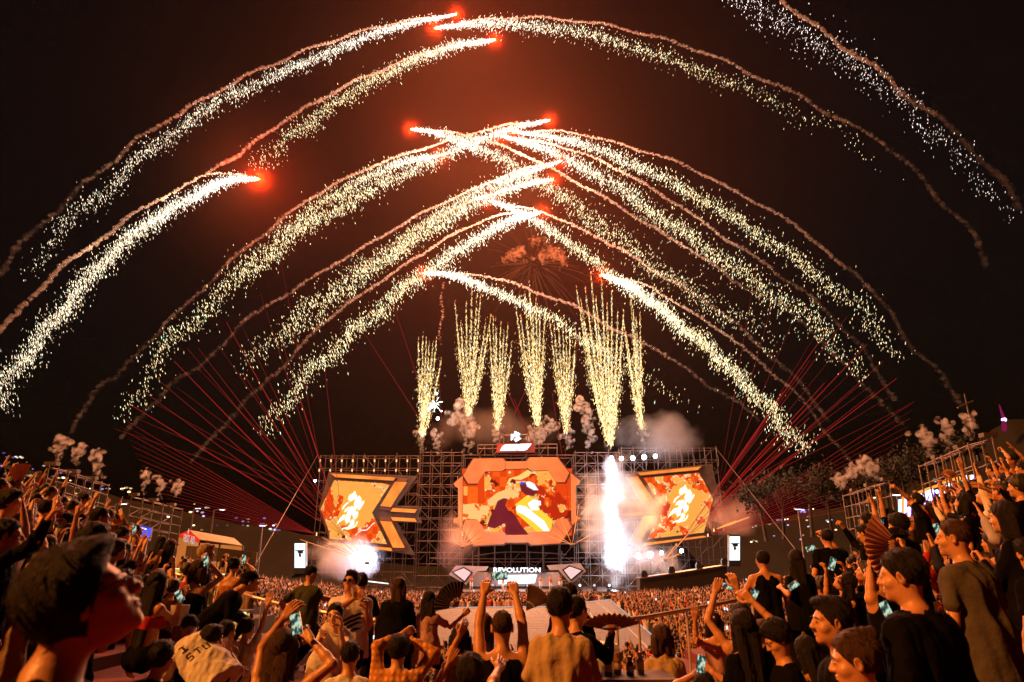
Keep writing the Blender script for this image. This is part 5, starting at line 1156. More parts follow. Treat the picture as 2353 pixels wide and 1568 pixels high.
# --- middle, from left to right
person(K1, 425,165,165, -25, 'man in a dark olive polo at the rail, looking down to his right', G1, bw=1.12, tc='olive', R=(760,520,.1), Re=(610,500,.1), L=(150,700,-.1), hy=-25, hp=-18, hair='buzz', Rp='relax', s=1.04, df=.92)
j = person(K1, 940,268,225, 178, 'man in sunglasses and white jersey with black swooshes drinking from a cup', G1, bw=1.25, tc='white', top='jersey', R=(985,480,-.22), Re=(840,590,-.30), L=(1130,610,-.25), Le=(1150,740,-.1), Rp='cup', Lp='fist', glasses='sun', hair='quiff', bc='black', bot='shorts', hp=8, hy=-12, s=1.05)
decal(j, 'shirt_print', [bar(.17+k*.028, .44-k*.01, .215+k*.02, .33, .009) for k in range(3)] + [[(-.19,.345),(-.13,.36),(-.04,.325),(.05,.265),(.10,.215),(.04,.250),(-.05,.30),(-.13,.33)], [(-.19,.30),(-.12,.31),(-.02,.27),(.07,.20),(.11,.145),(.05,.19),(-.03,.24),(-.12,.285)], [(-.17,.25),(-.10,.26),(-.01,.215),(.06,.14),(.08,.09),(.03,.14),(-.03,.185),(-.11,.235)], [(-.16,.19),(-.08,.195),(-.02,.155),(-.08,.15)]], M_ink, 1)
person(K1, 1075,275,190, 5, 'man in a black t-shirt standing close beside the jersey man', G1, bw=1.1, tc='black', hair='short', L=(1100,640,-.1), R=(1270,760,.1), s=1.05)
person(K1, 735,705,250, 168, 'woman with tied hair bending forward in a white t-shirt, hand at mouth', G1, g='f', tc='white', lean=30, roll=-24, R=(560,970,-.3), L=(800,860,-.22), Le=(850,1000,-.1), hair='bun', hr=10, hp=2, hy=8, bot='trousers', bc='beige', sk=M_skin2, loose=.03)
person(K1, 1560,335,190, 2, 'woman in a loose black jacket with long brown hair down her back', G1, g='f', top='long', tc='black', hair='long', hl=.42, hc_='brown', bw=1.25, loose=.05, R='down', L='down', s=1.03)
w = person(K1, 1950,500,185, -8, 'woman in a white t-shirt and black shorts with very long straight black hair', G1, g='f', tc='pink', hair='long', hl=.58, bot='shorts', R=(2390,700,.1), Re=(2260,860,0), L='hip', Rp='hold')
decal(w, 'shirt_print', [bar(.05+k*.03, .35+.02*(k%2), .08+k*.03, .35+.02*((k+1)%2), .010) for k in range(4)], M_ink, -1)
person(K1, 1550,1150,290, 0, 'person in an orange plaid shirt seated with both hands up filming on a phone', G2, top='long', mt=M_plaid, hair='puffy', L=(1600,950,.15), Le=(1270,1190,.0), R=(1730,1020,.15), Re=(1900,1290,0), Lp='hold', Rp='hold', sit=1, loose=.03, bw=1.1)
phone(K1, 1664,985, 6.6, .085, .165, 4, 'bright phone held up by the person in the plaid shirt')
person(K1, 925,1225,290, 4, 'short haired youth in a pale t-shirt, low in the bottom row', G2, tc='white', hair='short', sit=1, L='down', R='front')
person(K1, 70,1160,400, -12, 'bare shouldered woman filming with both arms raised at the lower left', G2, g='f', top='band', tc='pink', hair='wavy', hc_='brown', hl=.30, R=(420,1020,.05), Re=(770,1470,-.15), L=(70,740,.1), Le=(-120,1000,.1), Rp='hold', Lp='hold', sit=1, bw=1.1)
phone(K1, 228,815, 4.55, .088, .175, -16, 'tilted phone with a lit picture held by the bare shouldered woman')
t = person(K2, 880,860,330, 2, 'man in a black tank top holding a phone high with both arms', G1, bw=1.1, top='tank', tc='black', hair='buzz', hc_='brown', L=(655,235,.35), Le=(420,700,.1), R=(1030,265,.35), Re=(1245,680,.1), Lp='hold', Rp='hold', sw=1, s=1.08)
phone(K2, 845,192, (t['d']+.22)/.82, .215, .105, -2, 'phone held level above the man in the tank top, showing the stage')
person(K2, 1630,600,380, -8, 'broad man in a sand coloured t-shirt seen from behind, bottom centre', G1, bw=1.0, tc='amber', hair='quiff', L='down', R='down', hy=-6, s=1.06, loose=.028)
g = person(K2, 1850,650,290, -38, 'man with glasses in a black jacket looking right and holding out a yellow fan', G1, top='long', tc='black', R=(2290,900,-.1), Re=(2190,1190,-.1), L='down', Rp='fist', glasses='clear', hair='short', bw=1.05, hy=-12)
person(K2, 1745,440,240, 0, 'dark haired head half hidden behind the man in the sand coloured shirt', G1, hair='short', tc='black')
person(K2, 645,850,240, 6, 'woman with brown hair seen from behind, left of the man in the tank top', G1, g='f', hair='wavy', hc_='brown', hl=.2, tc='black')
person(K2, 330,1010,200, 10, 'woman in a beige top raising one arm beside the black shorts', G2, g='f', hair='bob', tc='tan', R=(330,960,-.2), Re=(160,1130,-.2), L=(180,1330,-.3), Lp='relax', top='tank', df=.8, s=.95)
person(K2, 470,1470,370, 0, 'head with tousled dark hair at the very bottom, one open hand raised beside it', G2, hair='puffy', tc='black', R=(830,1400,.0), Re=(780,1640,-.1), Rp='open', sit=1, s=.97)
person(K3, 925,1000,275, 3, 'person with a straight light bob and ochre shirt at the rail', G1, g='f', hair='bob', hc_='brown', tc='amber', sit=1, bw=1.1, loose=.03, L='down', R='front')
p = person(K3, 1960,745,300, -5, 'long haired person in a dark top filming with both arms overhead', G1, g='f', hair='long', hl=.35, tc='darkgrey', top='tank', L=(1625,410,.1), Le=(1465,735,.05), R=(1900,340,.1), Re=(1960,560,.1), Lp='hold', Rp='hold', bw=1.1)
phone(K3, 1790,330, (p['d']+.12)/.87, .165, .08, 8, 'phone in a thick case held level by the person with both arms overhead')
person(K3, 1600,800,220, -10, 'person in a pale cap and pink top clasping both hands by the rail', G1, g='f', hair='bob', hat='cap', capc='white', tc='pink', L=(1360,760,-.3), Le=(1310,1040,-.4), R=(1450,1060,-.45), Rp='cup', Lp='open', top='tank')
person(K3, 1480,1650,330, 0, 'head at the bottom edge whose two hands hold up a phone, right of centre', G2, hair='short', tc='red', L=(1345,1480,.15), R=(1600,1450,.15), Lp='hold', Rp='hold', sit=1)
phone(K3, 1437,1335, 5.4, .085, .165, 10, 'bright phone filming the stage just above the bottom edge, right of centre')
# --- right side
person(K4, 155,445,155, -4, 'man in a black sleeveless shirt at the right end of the rail', G1, top='vest', tc='black', hair='short', bw=1.15, L='rail', R='down', hy=10)
person(K4, 462,445,165, -8, 'woman with long black hair in black, between the two broad men on the right', G1, g='f', hair='long', hl=.45, tc='black', L=(330,700,-.1), R='front')
phone(K4, 598,335, 8.2, .16, .075, -18, 'phone held level beside the broad man in black')
person(K4, 745,238,140, 0, 'broad shouldered man in a black t-shirt, highest of the right group', G1, bw=1.3, tc='black', hair='short', L='down', R='phone', Rp='hold', s=1.08)
person(K4, 1095,200,150, 40, 'man with a high quiff turning left with one fist raised', G1, tc='black', hair='quiff', L=(905,150,.1), Le=(970,250,.1), Lp='fist', top='long', hp=-14)
person(K4, 915,650,180, 62, 'woman with long black hair tipping her head back to look at the sky', G1, g='f', hair='long', hl=.5, hp=38, tc='black', L=(745,590,-.1), Le=(590,880,-.1), Lp='hold')
phone(K4, 797,478, 6.5, .078, .16, 22, 'phone seen edge on in the hand of the woman looking up')
person(K4, 545,830,150, 45, 'person in a wide brimmed hat bent over a phone on the right', G1, g='f', hat='brim', capc='brown', hair='long', hl=.25, tc='tan', L=(400,690,0), Le=(250,880,0), R=(425,780,-.1), Lp='hold', Rp='hold', hp=-10)
phone(K4, 442,678, 6.9, .075, .15, 60, 'dark phone held flat in front of the hat wearer')
phone(K4, 72,770, 6.2, .085, .165, 32, 'tilted bright phone at the right end of the rail')
person(K4, -30,1060,260, 10, 'dark haired head below the tilted phone on the right', G2, g='f', hair='wavy', tc='black', sit=1, R=(70,830,.1), Rp='hold', df=.95)
person(K4, 790,1010,390, 72, 'man with a moustache and thick dark hair in left profile, black jacket', G2, hair='quiff', top='long', tc='black', L='down', R='down', hy=12, bw=1.15, stache=1)
person(K4, 290,1165,280, 80, 'man in left profile looking down over a black top', G2, hair='puffy', tc='black', hp=-34, hy=6, bw=1.0, sit=1)
person(K4, 560,1290,240, 20, 'person in a shimmering gold patterned shirt behind the man in profile', G2, hair='long', g='f', top='long', mt=M_goldpat, sit=1, hl=.3, df=1.0, hp=-20)
person(K4, 150,1130,260, 15, 'woman with messy brown hair and red dress at the bottom right of centre', G2, g='f', hair='wavy', hc_='brown', hl=.35, tc='red', R='face', df=1.15)
person(K4, 1010,1370,480, 68, 'woman in left profile cropped by the bottom edge, brown hair pinned back', G2, g='f', hair='bun', hc_='brown', tc='black', hp=-8)
person(K4, 1440,590,440, 38, 'large man in a black t-shirt near the right edge, ear and neck lit', G2, bw=1.45, tc='black', hair='short', hc_='dark', hy=14, L='down', R='down', hp=-4)
person(K4, 1395,260,190, 30, 'person in a round black hat opening a big pink fan', G2, g='f', hat='bucket', tc='black', hair='short', L=(1455,330,-.3), Lp='fist')
fc = Wd(*K4(1440,330), 5.4)
folding_fan(fc, 128, 232, .33, rot('z', 10), M_fanpink, M_rib, 'big pink folding fan with dark ribs, open on the right')
person(R6, 655,275,310, 22, 'tall man in a grey t-shirt and pale trousers near the right edge', G2, hair='buzz', hc_='brown', tc='grey', bc='beige', hy=28, L='down', R='down', bw=1.05, s=1.05, loose=.03, hem=-.2)
person(R6, 1110,90,260, 30, 'tall person all in black with long hair standing on the red steps', G2, g='f', hair='long', hl=.5, top='long', tc='black', R='down', L=(930,480,0), bw=1.1, Lp='fist', loose=.04, s=1.05)
person(R6, 1300,420,260, 20, 'person in black cut off by the right edge above the red steps', G2, hair='short', tc='black', df=1.0)
person(K4, 1180,560,180, 20, 'person in black whose long tattooed arm reaches up with a phone on the right', G2, g='m', hair='short', tc='black', L=(1195,200,.1), Le=(1090,600,0), Lp='hold', top='vest', df=.85)
phone(K4, 1235,130, 6.2, .085, .17, 12, 'phone with a green glowing picture held highest on the right')
phone(K4, 1298,915, 4.4, .08, .16, -20, 'dim teal phone held low in front of the large man')
# upper right stand
for n_, (x, y, h, yw, kw, lab) in enumerate([
 (555,1085,150,55,dict(L=(385,975,0), Le=(480,1050,0), Lp='fist', hp=25, hair='short', tc='black'), 'man in black stretching a fist to the upper left beside the neon sign'),
 (275,1240,150,20,dict(L=(200,1030,0), Le=(235,1130,0), Lp='point', hair='short', tc='black'), 'man pointing one finger straight up in front of the right truss'),
 (1045,1110,190,35,dict(hair='bob', g='f', tc='black', hp=10), 'person with a dark bob below the fan on the right stand'),
 (915,1010,110,10,dict(R=(905,850,0), hair='short', tc='orange'), 'person holding a small pink fan overhead before the right truss'),
 (1140,960,150,10,dict(L=(1025,770,0), Le=(1065,900,0), Lp='open', hair='long', g='f', tc='black'), 'long haired woman raising an open hand beside the neon bars'),
 (1325,775,120,30,dict(hair='short', tc='brown', L='down'), 'man with short black hair high on the right stand'),
 (1395,880,130,60,dict(hair='short', tc='black', hp=5, L='up'), 'person in left profile in the upper right rows, lit orange'),
 (1470,900,170,50,dict(hair='bob', g='f', tc='black'), 'woman with a black bob in the upper right rows'),
 (1530,660,110,40,dict(hair='short', tc='orange', L=(1440,580,0), R=(1550,560,0), Rp='open', Lp='fist'), 'man in orange lifting both hands at the top of the right stand'),
 (1625,760,120,40,dict(hair='short', tc='black'), 'head near the blue lamp at the right edge'),
 (1420,760,90,30,dict(hair='short', tc='orange'), 'small head between two raised arms at the upper right'),
 (1590,990,170,35,dict(hair='short', tc='tan', L=(1250,960,0), Le=(1500,1080,0)), 'person leaning in with a bare arm at the right edge'),
 (1230,1340,150,10,dict(hair='short', tc='black', R='phone'), 'dark head before the white lattice on the right'),
 (700,1180,120,30,dict(hair='wavy', g='f', tc='red', L='up', Lp='fist'), 'woman in red under the neon sign with a raised arm'),
 (850,1120,120,20,dict(hair='short', tc='tan', R='high', Rp='two'), 'man in tan under the neon sign making a peace sign'),
 (60,1290,150,20,dict(hair='short', tc='black', R='up', Rp='point'), 'man behind the arm with the green phone, pointing up'),
 (380,1330,200,30,dict(hair='puffy', tc='black', hat='capback', capc='black'), 'man in a black cap turned away under the neon sign')]):
    if n_ == 3: folding_fan(Wd(*R5(905,860), .245*1533/(110/4.1275/1.0625)), 20, 160, .20, rot('z', 0), M_fanpink, M_rib, 'small pale pink fan held up against the right truss')
    person(R5, x, y, h, yw, lab, G3, **kw)
phone(R5, 775,1375, 7.5, .09, .17, -12, 'blue lit phone under the neon sign')
# --- left side
person(K5, 690,640,1180, -62, 'man in glasses looking up, huge and dark at the near left', G2, hair='puffy', tc='black', hp=30, glasses='clear', bw=1.1, R='down', L='down', df=1.0, hr=0)
person(L2, 120,775,255, -68, 'person with glasses in a tan shirt at the left edge, hand to the face', G3, tc='tan', glasses='clear', hair='puffy', R=(262,850,-.1), Re=(400,1140,-.1), L='down', bw=1.15, loose=.03)
person(L2, 90,1140,330, -60, 'man in black at the left edge pointing up with a dark sleeve', G3, top='long', tc='black', hair='short', R=(545,960,-.1), Re=(430,1180,-.1), Rp='point', bw=1.15)
person(L2, 1085,1180,300, -15, 'man with rounded black hair seen from behind, front of the left rows', G3, tc='black', hair='puffy', bw=1.0)
person(L2, 1135,940,215, -58, 'man with glasses in right profile behind the rounded head', G3, glasses='clear', tc='black', hair='short')
person(L2, 960,1180,200, -20, 'person in black whose bare arm points one finger high on the left', G3, tc='black', L=(880,830,0), Le=(850,1120,-.1), Lp='point', hair='short', df=.9)
person(L2, 965,735,140, -60, 'man in right profile looking up between the yellow banners', G3, tc='pink', hp=15, hair='short')
person(L2, 745,985,170, 150, 'woman with glasses facing the camera on the left stand', G3, g='f', glasses='clear', hair='long', hl=.3, tc='brown')
person(L2, 535,850,200, -10, 'dark haired person in black seen from behind on the left, waist bare', G3, g='f', tc='black', hair='short', top='crop', R=(620,750,0), Rp='fist', bot='skirt', bc='brown')
person(L2, 590,665,120, -55, 'small head in profile before the left truss', G3, hair='short', tc='red')
person(L2, 440,670,130, -40, 'person in a yellow cap on the left stand', G3, hat='capback', capc='gold', tc='tan', R=(385,740,0), Re=(400,900,0))
person(L2, 265,500,90, -40, 'person in blue and white high on the left stand', G3, tc='lilac', hair='short', R='phone')
person(L2, 75,430,95, -45, 'bun haired person in a beige shirt at the top of the left stand', G3, hair='bun', tc='beige', g='f', R='face')
person(L2, 15,430,110, -45, 'person cut by the left edge at the top of the stand', G3, tc='orange', hair='short')
folding_fan(Wd(*L2(195,620), 9.5), 60, 120, .36, rot('z', -10) @ rot('y', -6), M_fanpink, M_rib, 'red and white fan standing open on the left stand', 9)
person(L2, 1245,990,120, -50, 'man in a long lilac shirt on the left with a hand at his head', G3, tc='lilac', hair='short', R=(1330,1000,0), loose=.05, hem=-.28, Re=(1370,960,0))
person(L2, 1395,1130,160, -25, 'woman with a bare back and tied hair filming on the left', G3, g='f', top='band', tc='black', hair='bun', R=(1510,1120,0), Re=(1560,1290,0), Rp='hold')
phone(L2, 1513,1075, 9.8, .075, .15, -5, 'phone of the woman with the bare back on the left')
person(L2, 680,1120,130, 155, 'person holding a clear cup toward a friend on the left', G3, tc='black', L=(640,1210,-.2), R=(750,1180,-.2), Lp='cup', Rp='cup', hair='short', df=.75)
person(K5, 20,640,300, -40, 'seated person in a pale shirt with bare knee in the left rows', G3, tc='tan', hair='short', sit=1, R=(130,720,0), df=1.1)
person(L3, 330,440,125, -15, 'woman in a pink cap with waist long black hair, left rail', G1, g='f', hair='long', hl=.55, hat='cap', capc='pink', top='band', tc='black', bot='trousers', R='down', mt=M_cloth)
person(L3, 240,400,120, -15, 'woman with long black hair leaning beside the pink cap', G1, g='f', hair='long', hl=.6, tc='black', roll=12)
person(L3, 195,830,230, -20, 'seated woman with very long black hair and bare shoulders holding a dark phone', G1, g='f', hair='long', hl=.55, top='band', tc='red', R=(430,1000,0), Re=(370,1200,0), sit=1, Rp='hold')
phone(L3, 418,960, 7.0, .08, .16, -35, 'black phone in the hand of the seated long haired woman')
person(L3, 625,690,195, -20, 'woman in a black crop top and beige trousers filming, seen from behind', G1, g='f', top='crop', tc='black', hair='bob', hc_='brown', bc='beige', R=(720,610,.1), Re=(830,830,0), Rp='hold', L='hip', s=1.02)
phone(L3, 692,590, 7.9, .075, .155, -12, 'phone of the woman in the black crop top')
person(L3, 700,520,170, -62, 'tall person with bleached curly hair in right profile', G1, hair='puffy', hc_='blond', tc='black', s=1.05)
person(L3, 985,640,150, -10, 'woman with a black bun and thin straps across a bare back, filming', G1, g='f', hair='bun', top='band', tc='orange', R=(1090,610,.1), Re=(1160,700,0), Rp='hold')
phone(L3, 1082,575, 8.8, .075, .15, 5, 'phone of the woman with thin straps')
person(L3, 1150,810,195, -68, 'man in a black jacket and flat cap leaning forward over the rail', G1, hat='cap', capc='black', top='long', tc='black', lean=38, hair='short', bw=1.2, R='down', L='down')
b = person(L3, 520,1290,230, 12, 'youth doubled over in a white t-shirt with black lettering on the back', G2, tc='white', lean=42, roll=-42, hair='short', hp=-50, bw=1.15, L='down', R='down', loose=.03, hy=30)
LET = {'I': [(.5,0,.5,1)], 'S': [(.9,.95,.15,.95),(.15,.95,.15,.52),(.15,.5,.85,.5),(.85,.5,.85,.05),(.85,.05,.1,.05)], 'T': [(.0,.95,1,.95),(.5,.95,.5,0)], 'U': [(.1,1,.1,.05),(.1,.05,.9,.05),(.9,.05,.9,1)]}
polys = []
for ch, x0 in zip('STU', (-.125,-.045,.035)):
    for a in LET[ch]: polys.append(bar(x0+a[0]*.056, .20+a[1]*.085, x0+a[2]*.056, .20+a[3]*.085, .015))
polys += [bar(-.10, .33, -.10, .405, .016), bar(-.13, .33, -.07, .33, .013), bar(-.13, .405, -.07, .405, .013)]
decal(b, 'shirt_lettering', polys, M_ink, -1)
person(K5, 1560,1290,330, -20, 'dark curly head in the bottom left beside the big face', G2, hair='puffy', tc='black', sit=1)
person(K5, 420,1500,560, -20, 'brown haired head under the big dark head at the bottom left', G2, hair='puffy', hc_='brown', tc='black', sit=1)
person(L3, 905,1330,215, -30, 'man in a navy t-shirt with folded arms, left of the bending woman', G2, tc='navy', hair='short', L='fold', R='fold')
person(L3, 1120,1290,190, -20, 'woman in a white top with one arm up behind the pale hair band', G2, g='f', tc='white', hair='bun', R='up', Rp='open', L='down')
person(L3, 760,1400,235, -35, 'man in a red t-shirt clapping at the lower left', G2, tc='red', hair='puffy', L='face', R='face', Lp='open', Rp='open')
person(L3, 1400,1430,260, 0, 'woman with a pale hair band, bottom left of the man in the olive polo', G2, g='f', hair='wavy', hc_='brown', tc='orange', sit=1, hl=.25, df=1.3)
# things in hands
def cup(c, s, label, tilt=0, m=None):
    o = thing('cup', label, 'cup', c, 'plastic cups'); M = rot('x', tilt); b = MB(); ax = M @ np.array([0,0,1.]); b.tube(c, c+ax*.12*s, .032*s, .042*s, 12, False); b.out('cup_wall', m or M_clear, o, True)
    b = MB(); b.tube(c+ax*.004, c+ax*.075*s, .030*s, .037*s, 12); b.out('drink', mat('drink', (.5,.22,.05), .1), o); return o
M_clear = mat('cloudy_plastic', (.75,.72,.68), .15, 0); M_clear.node_tree.nodes['Principled BSDF'].inputs['Alpha'].default_value = .6
cup(Wd(*K1(985,455), j['d']-.30), 1.05, 'clear cup tipped at the lips of the man in sunglasses', 25)
cup(Wd(*L2(650,1180), 9.2), 1.2, 'tall clear cup held up between friends on the left')
folding_fan(Wd(*K2(310,590), 7.0), 75, 190, .25, rot('y', 0), M_fanblk, M_rib, 'big black folding fan with a pale ornament held beside the white shirt')
folding_fan(Wd(*K3(285,905), g['d']-.1), 40, 165, .27, rot('y', 5) @ rot('x', 55), M_fangold, M_rib, 'gold folding fan held out by the man with glasses')
folding_fan(Wd(*K2(1190,640), 8.0), 20, 85, .30, rot('y', 0), M_fangold, M_rib, 'red and gold striped fan raised behind the tank top man')
# ------------------------------------------------------------------ decks, rails and floor under the near spectators
M_deck = mat('red_carpet', (.14,.006,.005), .85, 0, .35, 3, .2, 30); M_step = mat('deck_ply', (.09,.045,.03), .7, 0, .4, 4)
def deck():
    b = MB(); x = 0; edges = [2.1] + [2.1+.85*k for k in range(1, 9)]
    b.box((-.2, 4.0, 1.59), (4.6, 13.2, 3.18))
    for sd in (-1, 1):
        for k in range(9):
            x0 = 2.3+.85*k; w = .85 if k < 8 else 6; z = 3.18+.15*min(k+1, 8); b.box((-.2+sd*(x0+w/2), 5.2, z/2), (w, 14.6, z))
    o = b.out('viewing_deck', M_deck); props(o, kind='structure')
deck()
M_rail = mat('steel_rail', (.58,.50,.50), .35, .3, .2, 6)
def railing(label, pts, drop=1.05, n=2):
    """pts: crop function, x, y, depth of the top rail"""
    P = [Wd(*f(x, y), d) for f, x, y, d in pts]; o = thing('railing', label, 'railing', P[0]-np.array([0,0,drop]), 'rails along the deck front')
    b = MB(); b.path(P, .026, 8); b.out('top_rail', M_rail, o)
    for k, (A, B) in enumerate(zip(P[:-1], P[1:])):
        L = np.linalg.norm(B-A); m = max(1, int(L/.42))
        for q in range(m): p = A+(B-A)*(q+.5)/m; c = MB(); c.tube(p, p-np.array([0,0,drop]), .017, n=6); c.out('baluster', M_rail, o)
    b = MB(); b.path([p-np.array([0,0,drop]) for p in P], .022, 6); b.out('bottom_rail', M_rail, o)
railing('grey steel rail slanting up across the right of the centre', [(K3,200,790,7.4),(K3,760,720,8.0),(K3,1400,605,8.6),(K3,1760,535,9.0),(K3,2200,440,9.6)])
railing('grey steel rail along the left of the centre behind the jersey man', [(K1,1420,770,11),(K1,1180,755,11.2),(K1,560,655,11.6),(K1,150,585,12.5),(L3,1180,965,12.8),(L3,430,740,13.2),(L3,60,600,13.6)])
# table with bottles and buckets at the bottom, right of centre
o = thing('drinks_table', 'small table crowded with bottles and an ice bucket at the bottom right of centre', 'table', (Wd(*K3(400,1540), 5.6)[0], 4.9, 3.18))
c = Wd(*K3(400,1500), 6.0); b = MB(); b.box(c, (.9,.55,.04)); b.out('table_top', M_step, o)
for sx in (-.4, .4):
    for sy in (-.22, .22): q = MB(); q.tube(c+np.array([sx,sy,-.02]), np.array([c[0]+sx, c[1]+sy, 3.18]), .018, n=6); q.out('leg', M_rail, o)
def bottle(p, h, col, label, grp='bottles on the drinks table'):
    m = mat('bottle_glass', col, .08, 0, spec=.8); o = thing('bottle', label, 'bottle', p, grp); b = MB(); z = np.array([0,0,1.])
    b.tube(p, p+z*h*.62, .034, .034, 12).tube(p+z*h*.62, p+z*h*.74, .034, .014, 12, False).tube(p+z*h*.74, p+z*h*.96, .014, .013, 10); b.out('glass', m, o, False)
    b = MB(); b.tube(p+z*h*.95, p+z*h, .015, .015, 10); b.out('cap', mat('gold_foil', (.6,.35,.1), .3, .8), o); b = MB(); b.tube(p+z*h*.2, p+z*h*.5, .0345, .0345, 12, False); b.out('label', mat('paper_label', (.55,.42,.3), .7), o)
for i, (dx, dy, h, col, lab) in enumerate(((-.28,.05,.27,(.05,.015,.01),'short brown bottle at the left of the table'),(-.15,-.08,.31,(.03,.05,.02),'green bottle in the middle of the table'),(-.02,.06,.29,(.20,.08,.02),'amber bottle behind the green one'),(.10,-.05,.26,(.03,.02,.02),'dark bottle next to the round flask'),(.24,.06,.30,(.25,.2,.15),'clear bottle at the right of the table'))): bottle(c+np.array([dx*.8,dy,.02]), h*.6, col, lab)
o = thing('ice_bucket', 'clear ice bucket with a domed lid on the drinks table', 'bucket', c+np.array([-.1,.2,.02])); b = MB(); p = c+np.array([-.1,.2,.02]); b.tube(p, p+np.array([0,0,.2]), .10, .13, 16, False); b.out('bucket_wall', M_clear, o, True); b = MB(); b.ico(p+np.array([0,0,.2]), .13, (1,1,.45)); b.out('lid', M_clear, o, True)
for x, y, d, lab in ((L3,(470,1120),7.6,'white bucket of drinks by the left rail'),): pass
q = Wd(*L3(420,1110), 7.6); o = thing('ice_bucket', 'white bucket standing by the left rail beside the seated woman', 'bucket', q-np.array([0,0,.15])); b = MB(); b.tube(q-np.array([0,0,.15]), q+np.array([0,0,.06]), .08, .10, 24); b.out('bucket_wall', mat('white_plastic', (.6,.58,.56), .4), o); b = MB(); b.tube(q+np.array([0,0,.061]), q+np.array([0,0,.064]), .09, .09, 16); b.out('ice', mat('ice', (.2,.2,.25), .2), o)

# ------------------------------------------------------------------ truss frames, banners, neon, tent, lamps around the site
def frame(label, c4, D0, D1, nx, nz, diag, foot=3.0, r=.035):
    """c4: picture corners tl, tr, br, bl"""
    tl, tr = W(*c4[0], D0), W(*c4[1], D1); h = tl[2]-W(*c4[3], D0)[2]; o = thing('scaffold_frame', label, 'scaffold', ((tl[0]+tr[0])/2, (tl[1]+tr[1])/2, min(tl[2],tr[2])-h), 'open truss frames on the side stands')
    up, le, br = MB(), MB(), MB(); dn = np.array([0,0,-h])
    for off in (np.zeros(3), np.array([0,1.4,0])):
        for i in range(nx+1): p = tl+(tr-tl)*i/nx+off; up.tube(p+np.array([0,0,.1]), p+dn-np.array([0,0,foot]), r, n=5)
        for k in range(nz+1): le.tube(tl+dn*k/nz+off, tr+dn*k/nz+off, r*.9, n=5)
    for i, k in diag: br.tube(tl+(tr-tl)*(i+1)/nx+dn*k/nz, tl+(tr-tl)*i/nx+dn*(k+1)/nz, r*.8, n=4)
    for i in range(nx+1): p = tl+(tr-tl)*i/nx; br.tube(p, p+np.array([0,1.4,0]), r*.8, n=4)
    up.out('upright_tubes', M_alu, o); le.out('ledger_tubes', M_alu, o); br.out('brace_tubes', M_alu, o)
    for t in (.05, .5, .95): p = tl+(tr-tl)*t; b = MB(); b.box(p+np.array([0,0,.2]), (.55,.3,.16)); b.out('top_fixture', M_char, o)
frame('open truss frame highest on the left stand', [L1(318,165), L1(605,265), L1(600,400), L1(310,310)], 30, 34, 5, 2, [(0,1),(1,1),(3,1)], 3)
frame('open truss frame above the blue screen on the left', [L1(858,358), L1(1128,430), L1(1115,610), L1(850,540)], 42, 46, 4, 3, [(0,1),(1,1),(2,2),(3,1),(1,2)], 3)
frame('open truss frame left of the neon sign on the right', [R4(635,548), R4(825,485), R4(850,640), R4(655,735)], 40, 34, 4, 3, [(1,1),(2,1),(0,2),(2,2)], 3)
frame('open truss frame highest on the right stand behind the raised fan', [R4(1085,378), R4(1385,250), R4(1400,350), R4(1110,480)], 30, 25, 6, 1, [], 3)
M_neon = emat('neon_white', (.80,.74,1), 3.0); M_neonp = emat('neon_violet', (.30,.06,.9), 1.6); M_neonc = emat('neon_cyan', (.05,.7,.8), 1.6); M_neono = emat('neon_orange', (1,.30,.04), 1.5)
o = thing('neon_sign', 'white and violet neon lettering with an orange outline on the right stand', 'neon sign', W(*NE(1000,900), 40))
NS = [[(170,585),(212,590),(205,1000),(165,1010)], [(295,570),(325,570),(325,840),(400,760),(425,790),(415,1000),(385,1010),(390,850),(290,915)], [(610,480),(690,440),(715,490),(640,520)], [(700,520),(755,490),(740,600),(800,690),(650,715)],
 [(770,400),(960,335),(985,400),(935,610),(885,615),(915,460),(860,470),(810,600),(775,590),(800,480)], [(1030,370),(1075,350),(1115,410),(1075,445)], [(1180,240),(1250,230),(1230,330),(1390,180),(1420,230),(1290,360),(1250,460),(1140,510),(1150,440)], [(1330,350),(1440,290),(1445,370),(1380,385)], [(1760,10),(1800,0),(1770,270),(1735,270)], [(1890,0),(1930,0),(1915,200),(1870,205)], [(1960,230),(2010,220),(1990,440),(1945,450)]]
for P in NS:
    prism('neon_stroke', NE, P, 40, .12, M_neon, o); prism('violet_side', NE, [(x+26, y+16) for x, y in P], 40.14, .12, M_neonp, o); prism('cyan_side', NE, [(x-16, y-4) for x, y in P], 40.28, .12, M_neonc, o)
for P in ([(235,520),(270,520),(265,1010),(228,1060)], [(300,1000),(365,930),(372,962),(250,1082)], [(1840,0),(1865,0),(1840,220),(1815,225)]): prism('orange_bar', NE, P, 40, .1, M_neono, o)
b = MB(); b.path([W(*NE(x, y), 40.1) for x, y in ((560,470),(620,420),(850,330),(1090,250),(1140,320))], .08).path([W(*NE(x, y), 40.1) for x, y in ((1140,320),(1170,200),(1350,140),(1600,60),(1530,230))], .08); b.out('outline_tube', M_neono, o)
b = MB()
for x in (200, 900, 1300, 1900): b.tube(W(*NE(x, 400), 40.5), W(*NE(x, 1250), 40.5), .05)
b.out('posts', M_alu, o)
M_banner = emat('backlit_yellow_cloth', (1,.34,.05), .62, noise=.3, nscale=1.2)
